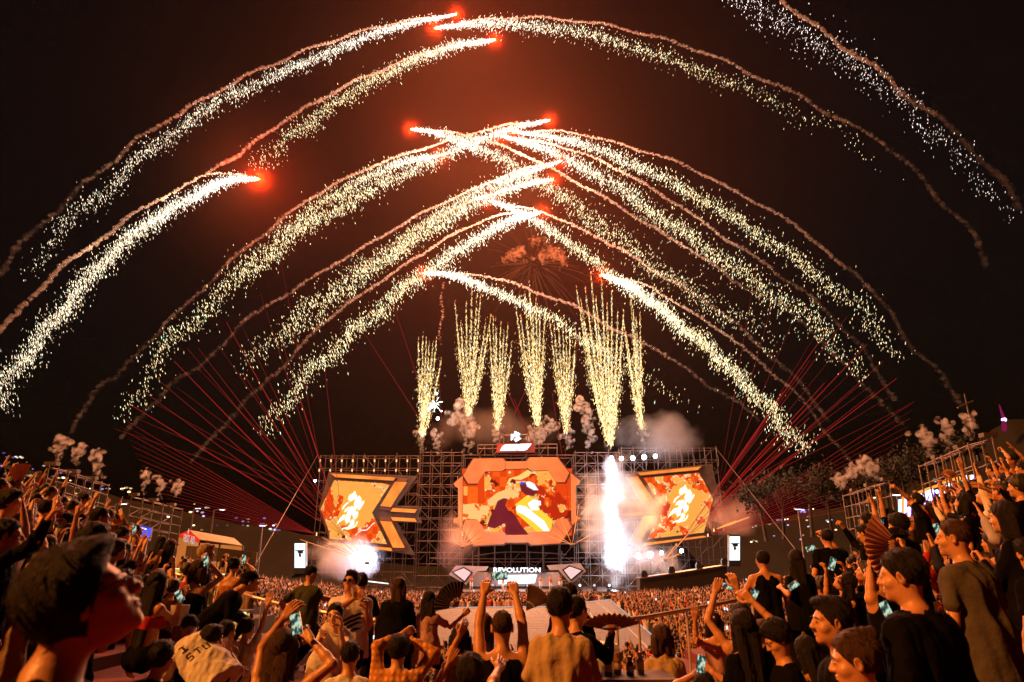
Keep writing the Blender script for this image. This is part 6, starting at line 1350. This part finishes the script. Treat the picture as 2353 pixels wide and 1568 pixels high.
for lab, P, marks in (('backlit yellow banner sheet with a white P mark under the left truss', [(225,225),(630,345),(555,595),(210,485)], [[(400,350),(440,340),(420,490),(385,480)], [(450,350),(540,390),(560,450),(545,520),(470,500),(470,470),(510,470),(515,420),(450,395)]]),
                      ('long backlit yellow banner with white letters on the left stand', [(1040,485),(1800,690),(1770,920),(1670,900),(1040,640)], [[(1170,570),(1215,580),(1195,720),(1155,700)], [(1220,590),(1280,600),(1260,640),(1215,630)], [(1540,690),(1600,670),(1670,730),(1660,810),(1590,790),(1540,760)]])):
    o = thing('banner', lab, 'banner', W(*BN(*np.mean(P, 0)), 28), 'backlit banners on the left'); prism('cloth', BN, P, 28, .04, M_banner, o)
    for mk in marks: prism('white_letter', BN, mk, 27.95, .03, emat('white_letter', (1,.95,.85), 1.5), o)
o = thing('led_panel', 'small blue LED screen below the second left truss', 'LED screen', W(*L1(945,640), 38)); prism('blue_picture', L1, [(912,545),(985,562),(968,640),(905,615)], 38, .1, emat('blue', (.06,.08,.85), 1.3, noise=.4, nscale=2), o); prism('panel_housing', L1, [(908,540),(990,558),(972,646),(900,620)], 38.12, .2, M_black, o)
prism('caption', L1, [(918,556),(955,564),(953,572),(916,563)], 37.95, .03, M_white_led, o)
# first aid tent
o = thing('first_aid_tent', 'white tent with a red gable reading FIRST AID on the left', 'tent', W(*TN(1200,1100), 62))
A, B_, Cc_ = W(*TN(115,345), 68), W(*TN(450,200), 66), W(*TN(810,530), 62); D_, E__ = W(*TN(2270,745), 58), W(*TN(1960,470), 63); back = D_+(A-Cc_)
b = MB(); b.add([B_, Cc_, D_, E__, A, back], [(0,1,2,3), (0,3,5,4)]); V = np.vstack(b.V); b.add(V-np.array([0,0,.05]), [(3,2,1,0), (4,5,3,0)]); b.out('roof', mat('tent_roof', (.40,.32,.24), .7, 0, .2, .4), o)
b = MB(); A2 = A-np.array([0,0,.25]); C2 = Cc_-np.array([0,0,.25]); b.prism([A, B_, Cc_, C2, A2], (.02,-.06,0)); gb = b.out('gable', mat('red_cloth', (.50,.008,.012), .7, 0, .2, 1), o)
g0 = unit(Cc_-A); gn = unit(np.cross(g0, (0,0,1.))); ctr = (A+B_+Cc_)/3; L_ = np.linalg.norm(Cc_-A)
Mt = np.eye(4); Mt[:3,0] = g0; Mt[:3,1] = (0,0,1); Mt[:3,2] = gn; Mt[:3,3] = ctr+gn*.12+g0*L_*.08-np.array([0,0,.42])
text('FIRST AID', L_*.13, emat('tent_print', (1,.62,.50), .7), 'lettering', o, Matrix(Mt.tolist()), .01, .008)
b = MB(); cc = ctr+gn*.12+np.array([0,0,.3]); Mg = np.stack([g0, gn, np.array([0,0,1.])], 1); b.box(cc, (.5,.02,.16), Mg).box(cc, (.16,.024,.5), Mg); b.out('cross', emat('tent_print', (1,.62,.50), .7), o)
b = MB()
for P, Q in ((A2, C2), (C2, D_), (D_, back), (back, A2)): q0, q1 = P.copy(), Q.copy(); q0[2] = q1[2] = 0; b.add([P-np.array([0,0,.02]), Q-np.array([0,0,.02]), q1, q0], [(0,1,2,3)])
b.out('side_walls', mat('tent_wall', (.36,.34,.30), .7, 0, .15, .6), o)
b = MB()
for t in (0, .48, 1): p = C2+(D_-C2)*t; b.tube(p-np.array([0,.05,0]), np.array([p[0], p[1]-.05, 0]), .07)
b.tube(Cc_, D_, .05); b.out('poles', M_char, o)
lamp('tent_fill', C2+np.array([-2,-1.2,-.4]), (1,.92,.85), 60, .2, o)  # added light to brighten the tent, no fixture stands there
def hoarding(label, pts, h, m=None, t=.12):
    o = None; b = MB()
    for P, Q in zip(pts[:-1], pts[1:]):
        P, Q = np.array(P, float), np.array(Q, float); n = unit(np.cross(Q-P, (0,0,1.)))*t; b.prism([P, Q, Q+np.array([0,0,h]), P+np.array([0,0,h])], n)
    return props(b.out('hoarding', m or M_char), label, 'fence')
a0 = TN(430,1000); hoarding('dark ribbed fence in front of the tent', [W(*TN(330,1180), 55), W(*TN(1400,1260), 54), W(*TN(2700,1420), 54)], 1.0, mat('ribbed_fence', (.07,.045,.04), .6, 0, .5, 3, stretch=(4,4,.2)))
# street lamps, guy wires, info screens
def street_lamp(u, v0, v1, D, label, arm=0):
    t = W(u, v0, D); bt = W(u, v1, D); o = thing('street_lamp', label, 'street lamp', (t[0], D, bt[2]), 'lamp posts round the site'); b = MB(); b.tube((t[0], D, bt[2]-1.5), t, .12, .07); 
    e = t+np.array([arm,0,.15]); b.tube(t, e, .06, .05) if arm else None; b.out('post', M_char, o); b = MB(); b.box(e+np.array([0,0,-.02]), (.8,.35,.12)); b.out('lamp_head', M_alu, o); b = MB(); b.box(e+np.array([0,0,-.10]), (.6,.25,.03)); b.out('lamp_glass', emat('lamp_glass', (.85,.8,1), 5), o)
street_lamp(603,1210,1292, 75, 'lamp post beside the left guy wire'); street_lamp(492,1173,1225, 85, 'lamp post with a curved arm behind the tent roof', 1.0); street_lamp(446,1170,1215, 90, 'violet lit lamp post farthest left behind the tent', .5)
street_lamp(1834,1172,1252, 75, 'lamp post on the right slope beside the guy wire'); street_lamp(2062,1140,1230, 48, 'lamp post left of the right truss'); street_lamp(265,1160,1215, 70, 'lamp post between the two left trusses', .8)
def wire(a, b_, label):
    m = MB(); m.tube(a, b_, .035, n=5); k = m.out('guy_wire', M_alu); props(k, label, 'cable', 'guy wires of the stage')
wire(W(730,1046,95), W(585,1300,70), 'steel guy wire running down left from the scaffold top'); wire(W(1648,1034,95), W(1832,1268,66), 'steel guy wire running down right from the scaffold top')
for u0, u1, v0, v1, D, lab in ((677,701,1249,1305,72,'tall white info screen left of the stage'),(1677,1700,1233,1288,72,'tall white info screen right of the stage')):
    o = thing('info_screen', lab, 'LED screen', W((u0+u1)/2, v1+12, D), 'upright info screens'); I_ = lambda x, y: (x, y)
    prism('screen_housing', I_, [(u0-2,v0-3),(u1+2,v0-3),(u1+2,v1+14),(u0-2,v1+14)], D+.1, .5, M_black, o); prism('lit_picture', I_, [(u0,v0),(u1,v0),(u1,v1),(u0,v1)], D, .08, emat('info_white', (.82,.95,1), 1.8), o)
    um = (u0+u1)/2; prism('picture_mark', I_, [(um-7,v0+16),(um+8,v0+15),(um+7,v0+23),(um-3,v0+24)], D-.03, .02, M_black, o); prism('picture_mark', I_, [(um-3,v0+24),(um+4,v0+24),(um+2,v0+32),(um-2,v0+31)], D-.03, .02, M_black, o); prism('picture_band', I_, [(u0+1,v0+15),(u1-1,v0+15),(u1-1,v0+18),(u0+1,v0+18)], D-.02, .01, emat('teal', (.1,.45,.5), 1), o)
# parked vans far left
def van(u, v, D, label):
    p = W(u, v, D); o = thing('parked_van', label, 'van', p, 'vans parked on the left'); b = MB(); z = p[2]
    b.prism([(p[0]-2.2,D,z+.4),(p[0]+2.2,D,z+.4),(p[0]+2.2,D,z+1.2),(p[0]+1.6,D,z+1.3),(p[0]+1.1,D,z+2.1),(p[0]-2.2,D,z+2.2)], (0,1.8,0)); b.out('body', mat('white_paint', (.6,.58,.56), .3), o)
    b = MB(); b.prism([(p[0]+.1,D-.02,z+1.35),(p[0]+1.45,D-.02,z+1.35),(p[0]+1.05,D-.02,z+1.95),(p[0]+.1,D-.02,z+1.95)], (0,-.02,0)).prism([(p[0]-1.8,D-.02,z+1.35),(p[0]-.1,D-.02,z+1.35),(p[0]-.1,D-.02,z+1.95),(p[0]-1.8,D-.02,z+1.95)], (0,-.02,0)); b.out('windows', M_glass, o)
    for dx in (-1.4, 1.4): w = MB(); w.tube((p[0]+dx,D-.08,z+.38), (p[0]+dx,D+.2,z+.38), .38, n=14); w.out('wheel', M_black, o)
van(628,1290,150,'white van parked beside the left info screen'); van(660,1293,152,'second white van half behind the left info screen')
# masts on the right hill
o = thing('lattice_mast', 'tall cross shaped mast on the right hillside', 'mast', W(2246,1030,60)); b = MB(); t0, t1 = W(2216,905,60), W(2250,1060,60); b.tube(t1, t0, .14, .05).tube(W(2200,937,60), W(2236,922,60), .08); b.tube(W(2238,1045,60), W(2226,985,60), .05); b.out('mast_tubes', M_alu, o)
o = thing('lit_tower', 'distant tower with a pink glowing tip on the right skyline', 'tower', W(2306,980,140)); b = MB(); b.tube(W(2308,990,140), W(2306,962,140), .45, .35).tube(W(2306,962,140), W(2296,930,140), .35, .08); b.out('shaft', emat('pink_tower', (.8,.03,.25), .25), o); b = MB(); b.ico(W(2307,965,140), .5); b.out('beacon', emat('beacon', (.9,.5,1), 4), o)
# ------------------------------------------------------------------ the crowd in the pit and on the lower stands
M_cs = mat('crowd_skin', (.54,.27,.14), .45, 0, .14, 9)
def variant(i, h, low):
    g = random.Random(100+i); P = ['down','up','upbent','high','phone','wave','front','out','face']
    kw = dict(yaw=0, seed=i, head=np.array([0,0,1.60]), floor=0.0, h=h, low=low, g=g.choice('mf'), lean=g.uniform(-2, 8), hair=g.choice(['short','short','long','bob','puffy','bun']), top=g.choice(['tee','tee','tank','long']), bot='shorts' if g.random() < .3 else 'trousers', R=g.choice(P), L=g.choice(P), hp=g.uniform(-10, 25), hy=g.uniform(-25, 25), s=1.0, hl=.3)
    if low > 1: kw['bot'] = 'none'
    if i % 3 == 0: kw['L'] = 'down'
    kw['Rp'] = g.choice(['open','fist','hold','point','relax']); kw['Lp'] = g.choice(['open','relax','fist']); kw['hh'] = .009 if not low else h
    out = body(kw); V, F, MI = [], [], []; n = 0
    for part, (a, b) in out.items():
        if part in ('collar','glasses'): continue
        if part in ('eyebrows','eyes','moustache'): b = [tuple(q)+(q[-1],) if len(q) == 3 else tuple(q) for q in b]
        if not len(a) or part == 'shoes': continue
        V.append(a); F.append(np.asarray(b)+n); n += len(a); MI += [{'body': 0, 'hair': 1, 'eyes': 1, 'eyebrows': 1, 'moustache': 1, 'shirt': 2, 'collar': 2}.get(part, 3)]*len(b)
    return np.vstack(V), np.vstack(F), np.array(MI), kw
M_cc = mat('crowd_cloth', (.5,.5,.5), .9, objcol=True, spec=.05, bump=.3, bscale=28); M_ct = mat('crowd_trousers', (.03,.03,.04), .9); M_ch = mat('crowd_hair', (.015,.010,.008), .6)
VAR = []
for i in range(18):
    V, F, MI, kw = variant(i, .015, 0); VAR.append((mesh_np('person', V, [tuple(dict.fromkeys(q)) for q in F.tolist()], [M_cs, M_ch, M_cc, M_ct], True, MI), kw))
SEEN = set(); UPV = [i for i, v in enumerate(VAR) if v[1]['R'] in ('up','high','upbent','wave','phone') or v[1]['L'] in ('up','high')]
SHC = ['black','black','black','white','white','grey','tan','orange','red','navy','pink','brown','lilac','amber']
HN = {'short': 'short dark hair', 'long': 'long dark hair', 'bob': 'a dark bob', 'puffy': 'thick dark hair', 'bun': 'tied up hair'}
AN = {'down': 'arm down', 'up': 'arm straight up', 'upbent': 'bent arm up', 'high': 'hand high overhead', 'phone': 'hand before face', 'wave': 'waving arm', 'front': 'hand in front', 'out': 'arm stretched out', 'face': 'hand on face'}
def extra(x, y, z, yaw, s, where, group, vi=None):
    for _ in range(40):
        vi = rnd.choice(UPV) if 'stand' in where and rnd.random() < .6 else rnd.randrange(len(VAR)); me, kw = VAR[vi]; c = rnd.choice(SHC); key = (kw['g'], c, kw['hair'], kw['R'], where)
        if key not in SEEN or 'pit' in where: break
    SEEN.add(key)
    o = bpy.data.objects.new('person', me); link(o); o.location = (float(x), float(y), float(z)); o.rotation_euler = (0, 0, R(yaw)); o.scale = (s, s, s); o.color = (*COLS[c], 1)
    g = 'woman' if kw['g'] == 'f' else 'man'; both = AN[kw['R']] if kw['R'] == kw['L'] else AN[kw['R']]+', other '+AN[kw['L']].split(' ', 1)[-1] if False else AN[kw['R']]
    props(o, '%s in %s, %s, %s, %s' % (g, c, HN[kw['hair']], both, where), 'person', group); return o
# side stands and lower stand: rows of smaller people seen between the near ones
M_stand = mat('stand_steps', (.05,.025,.02), .8, 0, .4, 2)
def stand(name, label, sd, rows, y0, y1, xn, xf, z0, dz):
    b = MB()
    for k in range(rows):
        x = xn+(xf-xn)*k/rows; w = (xf-xn)/rows; zt = z0+dz*k; b.box((sd*(x+w/2), (y0+y1)/2, zt/2), (abs(w), y1-y0, zt))
    return props(b.out(name, M_stand), label, 'grandstand', 'stepped side stands')
def band(f_uv, n, D0, D1, where, group, yaw0, jit=20, smin=.92, top=None, hz=1.62):
    """people whose heads follow a line in plan: (u, v) of the heads from near to far"""
    for i in range(n):
        t = rnd.random(); u, v, D = f_uv(t); p = W(u+rnd.uniform(-jit, jit), v+rnd.uniform(-4, 4), D); s = rnd.uniform(smin, 1.06)
        extra(p[0], p[1], p[2]-hz*s, yaw0+rnd.uniform(-25, 25), s, where, group)
# VIP terraces on the left, 15-40 m away, heads between v 1150..1400 for u 200..600
tiers = []
b = MB()
TI = [(14.5,2.9,-9.5,-5.2),(17.5,2.75,-12.5,-6.5),(21,2.6,-15,-7.6),(25,2.9,-18,-9.4),(29.5,3.1,-21,-11.2),(34.5,3.3,-24.5,-13.6),(40,3.5,-28,-16.5)]
for (Y, z, x0, x1) in TI: b.box(((x0+x1)/2, Y+1.5, z/2), (x1-x0, 3.0+Y*.04, z))
o = b.out('vip_terrace', M_stand); props(o, 'stepped terrace with lit table rows on the left behind the rail', 'grandstand')
M_strip = emat('table_edge_light', (.75,.95,.45), 1.4); M_tbl = emat('lit_amber_table', (1,.45,.08), .8)
for k, (Y, z, x0, x1) in enumerate(TI):
    o = thing('bar_table', 'long lit table on the left terrace, row %d from the front' % (k+1), 'table', ((x0+x1)/2, Y+.3, z), 'lit tables on the left terrace')
    b = MB(); b.box(((x0+x1)/2, Y+.3, z+1.02), ((x1-x0)*.92, .5, .05)); b.out('table_top', M_step, o)
    b = MB(); b.box(((x0+x1)/2, Y+.02, z+1.0), ((x1-x0)*.92, .03, .05)); b.out('edge_light', M_strip, o)
    b = MB(); b.box(((x0+x1)/2, Y+.32, z+.75), ((x1-x0)*.88, .3, .45)); b.out('front_panel', M_tbl, o)
    bb = MB()
    n = int((x1-x0)/1.15)
    for i in range(n):
        x = x0+(i+.5)*(x1-x0)/n+rnd.uniform(-.15, .15); extra(x, Y+.95+rnd.uniform(-.1, .5), z, rnd.uniform(-60, 0), rnd.uniform(.92, 1.05), 'lit table row %d left' % (k+1), 'guests at the lit tables on the left')
    for i in range(int((x1-x0)*1.6)):
        x = rnd.uniform(x0+.3, x1-.3); bb.tube((x, Y+.3, z+1.05), (x, Y+.3, z+1.05+rnd.choice((.15,.28,.3))), .04, .02, 6)
    q = bb.out('bottles', mat('amber_glass', (.7,.5,.15), .15), o); q['kind'] = 'stuff'
# fill of the near side decks
def fill(pts, where, yaw, grp):
    for (u, v, d) in pts:
        p = Wd(u, v, d); s = rnd.uniform(.94, 1.08); extra(p[0], p[1], p[2]-1.62*s, yaw+rnd.uniform(-25, 25), s, where, grp)
rowL = [(5+rnd.uniform(0, 250), 0, 0) for _ in range(0)]
def slope_fill(n, u0, u1, va, vb, spread, da, db, where, yaw, grp):
    for i in range(n):
        t = (i+rnd.random())/n; fill([(lerp(u0, u1, t)+rnd.uniform(-12, 12), lerp(va, vb, t)+rnd.uniform(0, spread), lerp(da, db, t)*rnd.uniform(.9, 1.25))], where, yaw, grp)
slope_fill(24, 0, 330, 1080, 1215, 40, 9.5, 15, 'high left stand', -40, 'spectators high on the left stand')
slope_fill(34, 10, 440, 1150, 1310, 80, 7.5, 12, 'mid left stand', -40, 'spectators in the middle of the left stand')
slope_fill(14, 2160, 2350, 1150, 1075, 35, 13, 8.5, 'high right stand', 35, 'spectators high on the right stand')
slope_fill(36, 1880, 2350, 1350, 1195, 80, 10, 7.6, 'mid right stand', 35, 'spectators in the middle of the right stand')
slope_fill(12, 1860, 2030, 1275, 1240, 60, 24, 17, 'far right stand', 25, 'spectators at the far end of the right stand')
# pit crowd
TH = [(p[0], p[1]) for p in P] if False else [tuple(Gz(u, v, 1.0)[:2]) for u, v in PT]
spots = []
y = 21.0
while y < 81:
    st = .62+.004*(y-21); x = -(8+y*.62)
    while x < (9+y*.60):
        px, py = x+rnd.uniform(-.22, .22), y+rnd.uniform(-.22, .22); x += st
        if bool(inpoly(np.array([px]), np.array([py]), TH)[0]) or (abs(px-.2) < 16 and py > 79.5): continue
        if any(py < Y+4.2 and px < x1+.8 for (Y, z, x0, x1) in TI[-1:]) and px > -27.5 and py > 38: continue
        if px < -6 and py < 43 and px < -5.2-(py-14.5)*.44: continue
        if px > 16.5 and py > 76: continue
        if rnd.random() < .06: continue
        spots.append((px, py))
    y += st*.86
spots.sort(key=lambda q: q[1]*1.0+abs(q[0])*.15)
N1 = 300-len([o for o in bpy.data.objects if o.name.split('.')[0] == 'person' and o.parent is None and o.type in ('MESH','EMPTY')])
N1 = max(N1, 40)
near = spots[:N1]; far = spots[N1:]
for (px, py) in near:
    side = 'left' if px < 0 else 'right'
    extra(px, py, gz(px, py), rnd.uniform(-30, 30), rnd.uniform(.92, 1.08), 'front pit row, '+side+' side', 'nearest rows of the pit crowd')
LV = [variant(40+i, .052, 2)[:3] for i in range(16)]
Vs, Fs, Ms, Cs = [], [], [], []; n = 0
for (px, py) in far:
    V, F, MI = LV[rnd.randrange(16)]; a = rnd.uniform(-.6, .6); s = rnd.uniform(.9, 1.08); c, q = math.cos(a)*s, math.sin(a)*s
    X = np.stack([V[:,0]*c-V[:,1]*q+px, V[:,0]*q+V[:,1]*c+py, V[:,2]*s+gz(px, py)], 1); Vs.append(X); Fs.append(F+n); n += len(V); Ms.append(MI); Cs.append(np.repeat([COLS[rnd.choice(SHC)]], len(V), 0))
M_cf = mat('far_crowd_cloth', (.2,.2,.2), .9); nn_ = M_cf.node_tree; a_ = nn_.nodes.new('ShaderNodeAttribute'); a_.attribute_name = 'shirt'; nn_.links.new(a_.outputs[0], nn_.nodes['Principled BSDF'].inputs['Base Color'])
o = put('crowd', np.vstack(Vs), np.vstack(Fs), [M_cs, M_ch, M_cf, M_ct], None, True, np.concatenate(Ms)); vattr(o.data, 'shirt', np.vstack(Cs)); props(o, 'dense standing crowd filling the pit from the rail to the stage', 'crowd', None, 'stuff')
print('CROWD', len(near), len(far), n)
# performers
for i, (x, w) in enumerate(((530,'far left'),(742,'second from the left'),(932,'third from the left'),(1412,'third from the right'),(1540,'second from the right'),(1660,'far right'))):
    q = W(*E5(x, 335), 87.5); kw = dict(yaw=180+rnd.uniform(-30, 30), seed=60+i, head=np.array([0,0,1.6]), floor=0., h=.03, low=1, g='f', hair='long' if i % 2 else 'bun', top='crop' if i % 2 else 'tank', R=['up','out','front','down','out','wave'][i], L=['front','down','out','front','down','up'][i])
    out = body(kw); o = thing('person', 'dancer in white trousers and an orange top on stage, ' + w, 'person', (q[0], q[1], DZ), 'dancers on the stage')
    for part, (V, F) in out.items():
        if not len(V): continue
        ob = put(part, V+np.array([q[0], q[1], DZ]), F, {'body': M_cs, 'hair': M_hair}.get(part, M_cloth), o, True); ob.color = (*((.75,.75,.78) if part == 'trousers' else (.65,.20,.05)), 1)
lamp('stage_light', (W(1186,1320,84)[0], 84, 7), (.85,.9,1), 900, .4); lamp('thrust_light', (-2, 55, 6), (1,.14,.07), 900, .5)

# ------------------------------------------------------------------ hills, city lights, trees
def ridge(pts, D, th, name, m, n=120):
    """a hillside: silhouette pts in the picture give its crest; it falls toward the site and away from it"""
    S = spline(pts, n); C = np.array([W(u, v, D) for u, v in S]); C[:,2] += (fbm(C[:,0]/9, C[:,0]*0, 5)-.5)*2.2
    rows = []
    for t, dy, in ((0,-34),(.25,-24),(.55,-13),(.85,-4),(1,0),(.8,10),(0,40)): Q = C.copy(); Q[:,1] += dy; Q[:,2] = C[:,2]*t + (fbm(C[:,0]/5, C[:,0]*0+t*7, 6)-.5)*1.5*(0 < t < 1) - (t == 0)*.5; rows.append(Q)
    V = np.array(rows); k = V.shape[1]; F = np.array([(i*k+j, i*k+j+1, (i+1)*k+j+1, (i+1)*k+j) for i in range(len(rows)-1) for j in range(k-1)])
    return props(put(name, V.reshape(-1, 3), F, m, None, True), kind='structure')
M_hill = mat('night_hillside', (.004,.005,.005), .9, 0, .6, .08, .5, .5)
ridge([(-420,1010),(-100,1050),(60,1075),(200,1120),(420,1175),(640,1215),(760,1235)], 150, 1, 'hills', M_hill)
ridge([(1560,1235),(1720,1205),(1900,1172),(2060,1128),(2200,1050),(2290,985),(2380,955),(2800,930)], 145, 1, 'hills', M_hill)
M_city = emat('city_light', (1,1,1), 3.5, attr='ember'); Pq, Cq = [], []
def city(n, u0, u1, fv, spread, D):
    for _ in range(n):
        u = rnd.uniform(u0, u1); v = fv(u)+abs(rnd.gauss(0, spread*1.6)); k = 1 if rnd.random() < .7 else rnd.randint(2, 5)
        for q in range(k): Pq.append(W(u+q*rnd.uniform(3, 7), v+rnd.uniform(-2, 2), D-rnd.uniform(36, 44))); c = rnd.choice([(1,.75,.4),(1,.9,.75),(1,.6,.25),(.7,.8,1),(.45,.3,1)]); b = rnd.choice((.05,.08,.15,.3,.9)); Cq.append([c[0]*b, c[1]*b, c[2]*b])
city(26, -10, 220, lambda u: 1040+u*.28, 22, 150); city(34, 220, 640, lambda u: 1105+(u-220)*.22, 24, 150); city(30, 1720, 2060, lambda u: 1190-(u-1720)*.17, 26, 148); city(16, 2060, 2353, lambda u: 1120-(u-2060)*.3, 26, 148)
Pq = np.array(Pq); r = np.random.default_rng(3).uniform(.08, .20, len(Pq)); V = (ICO[0][None]*r[:,None,None]*np.array([1.5,1,.8])+Pq[:,None,:]).reshape(-1,3); F = (ICOF[None]+(np.arange(len(Pq))*42)[:,None,None]).reshape(-1,3)
o = put('city_lights', V, F, M_city); vattr(o.data, 'ember', np.repeat(np.array(Cq), 42, 0)); props(o, 'scattered lights of the town on the dark hillsides', 'lights', None, 'stuff')
M_bark = mat('bark', (.025,.018,.014), .9, 0, .4, 3); M_leaf = mat('leaves', (.010,.011,.006), .8, 0, .5, .6)
def tree(u, v, D, h, label, seed):
    g = np.random.default_rng(seed); p = W(u, v, D); o = thing('tree', label, 'tree', p, 'trees on the right slope')
    b = MB(); top = p+np.array([g.uniform(-.4,.4), 0, h*.5]); b.tube(p-np.array([0,0,.6]), top, .22, .12, 7); tips = []
    for k in range(9):
        a = g.uniform(0, 6.28); e = top+np.array([math.cos(a)*h*.25, math.sin(a)*h*.25, g.uniform(.05,.42)*h]); b.tube(p+(top-p)*g.uniform(.55, 1), e, .07, .02, 5); tips.append(e)
    b.out('trunk', M_bark, o); n = 1500; i = g.integers(0, 9, n); c = np.array(tips)[i]+g.normal(0, 1, (n,3))*np.array([.13,.13,.10])*h*g.uniform(.4, 1.1, (n,1)); q = g.normal(0, 1, (n,3,3))*.14
    V = (c[:,None,:]+q).reshape(-1,3); F = np.arange(n*3).reshape(-1,3); put('crown', V, F, M_leaf, o)
for i, (u, v, D, h, lab) in enumerate(((1760,1232,82,6.5,'bare looking tree nearest the guy wire on the right slope'),(1800,1228,86,7.5,'second tree along the right slope'),(1865,1222,80,8,'tall dark tree beside the lamp post on the right slope'),(1910,1215,84,7,'round tree in the middle of the right slope'),(1955,1208,78,6,'leafy tree left of the right truss'),(2090,1178,70,5.5,'big tree behind the neon sign'),(2040,1178,74,5.5,'tree between the truss and the neon sign'),(2215,1085,60,3.2,'lit tree behind the highest right truss'),(2140,1150,66,5,'dense tree above the neon sign'))): tree(u, v, D, h, lab, i+3)

b = MB()
for (px, py) in rnd.sample(far, 70): b.box((px+.1, py-.1, gz(px, py)+rnd.uniform(1.7, 2.1)), (.09, .02, .15))
o = b.out('crowd_phones', emat('tiny_screen', (.75,.85,1), 1.6)); props(o, 'scattered lit phone screens held up in the pit crowd', 'phones', None, 'stuff')
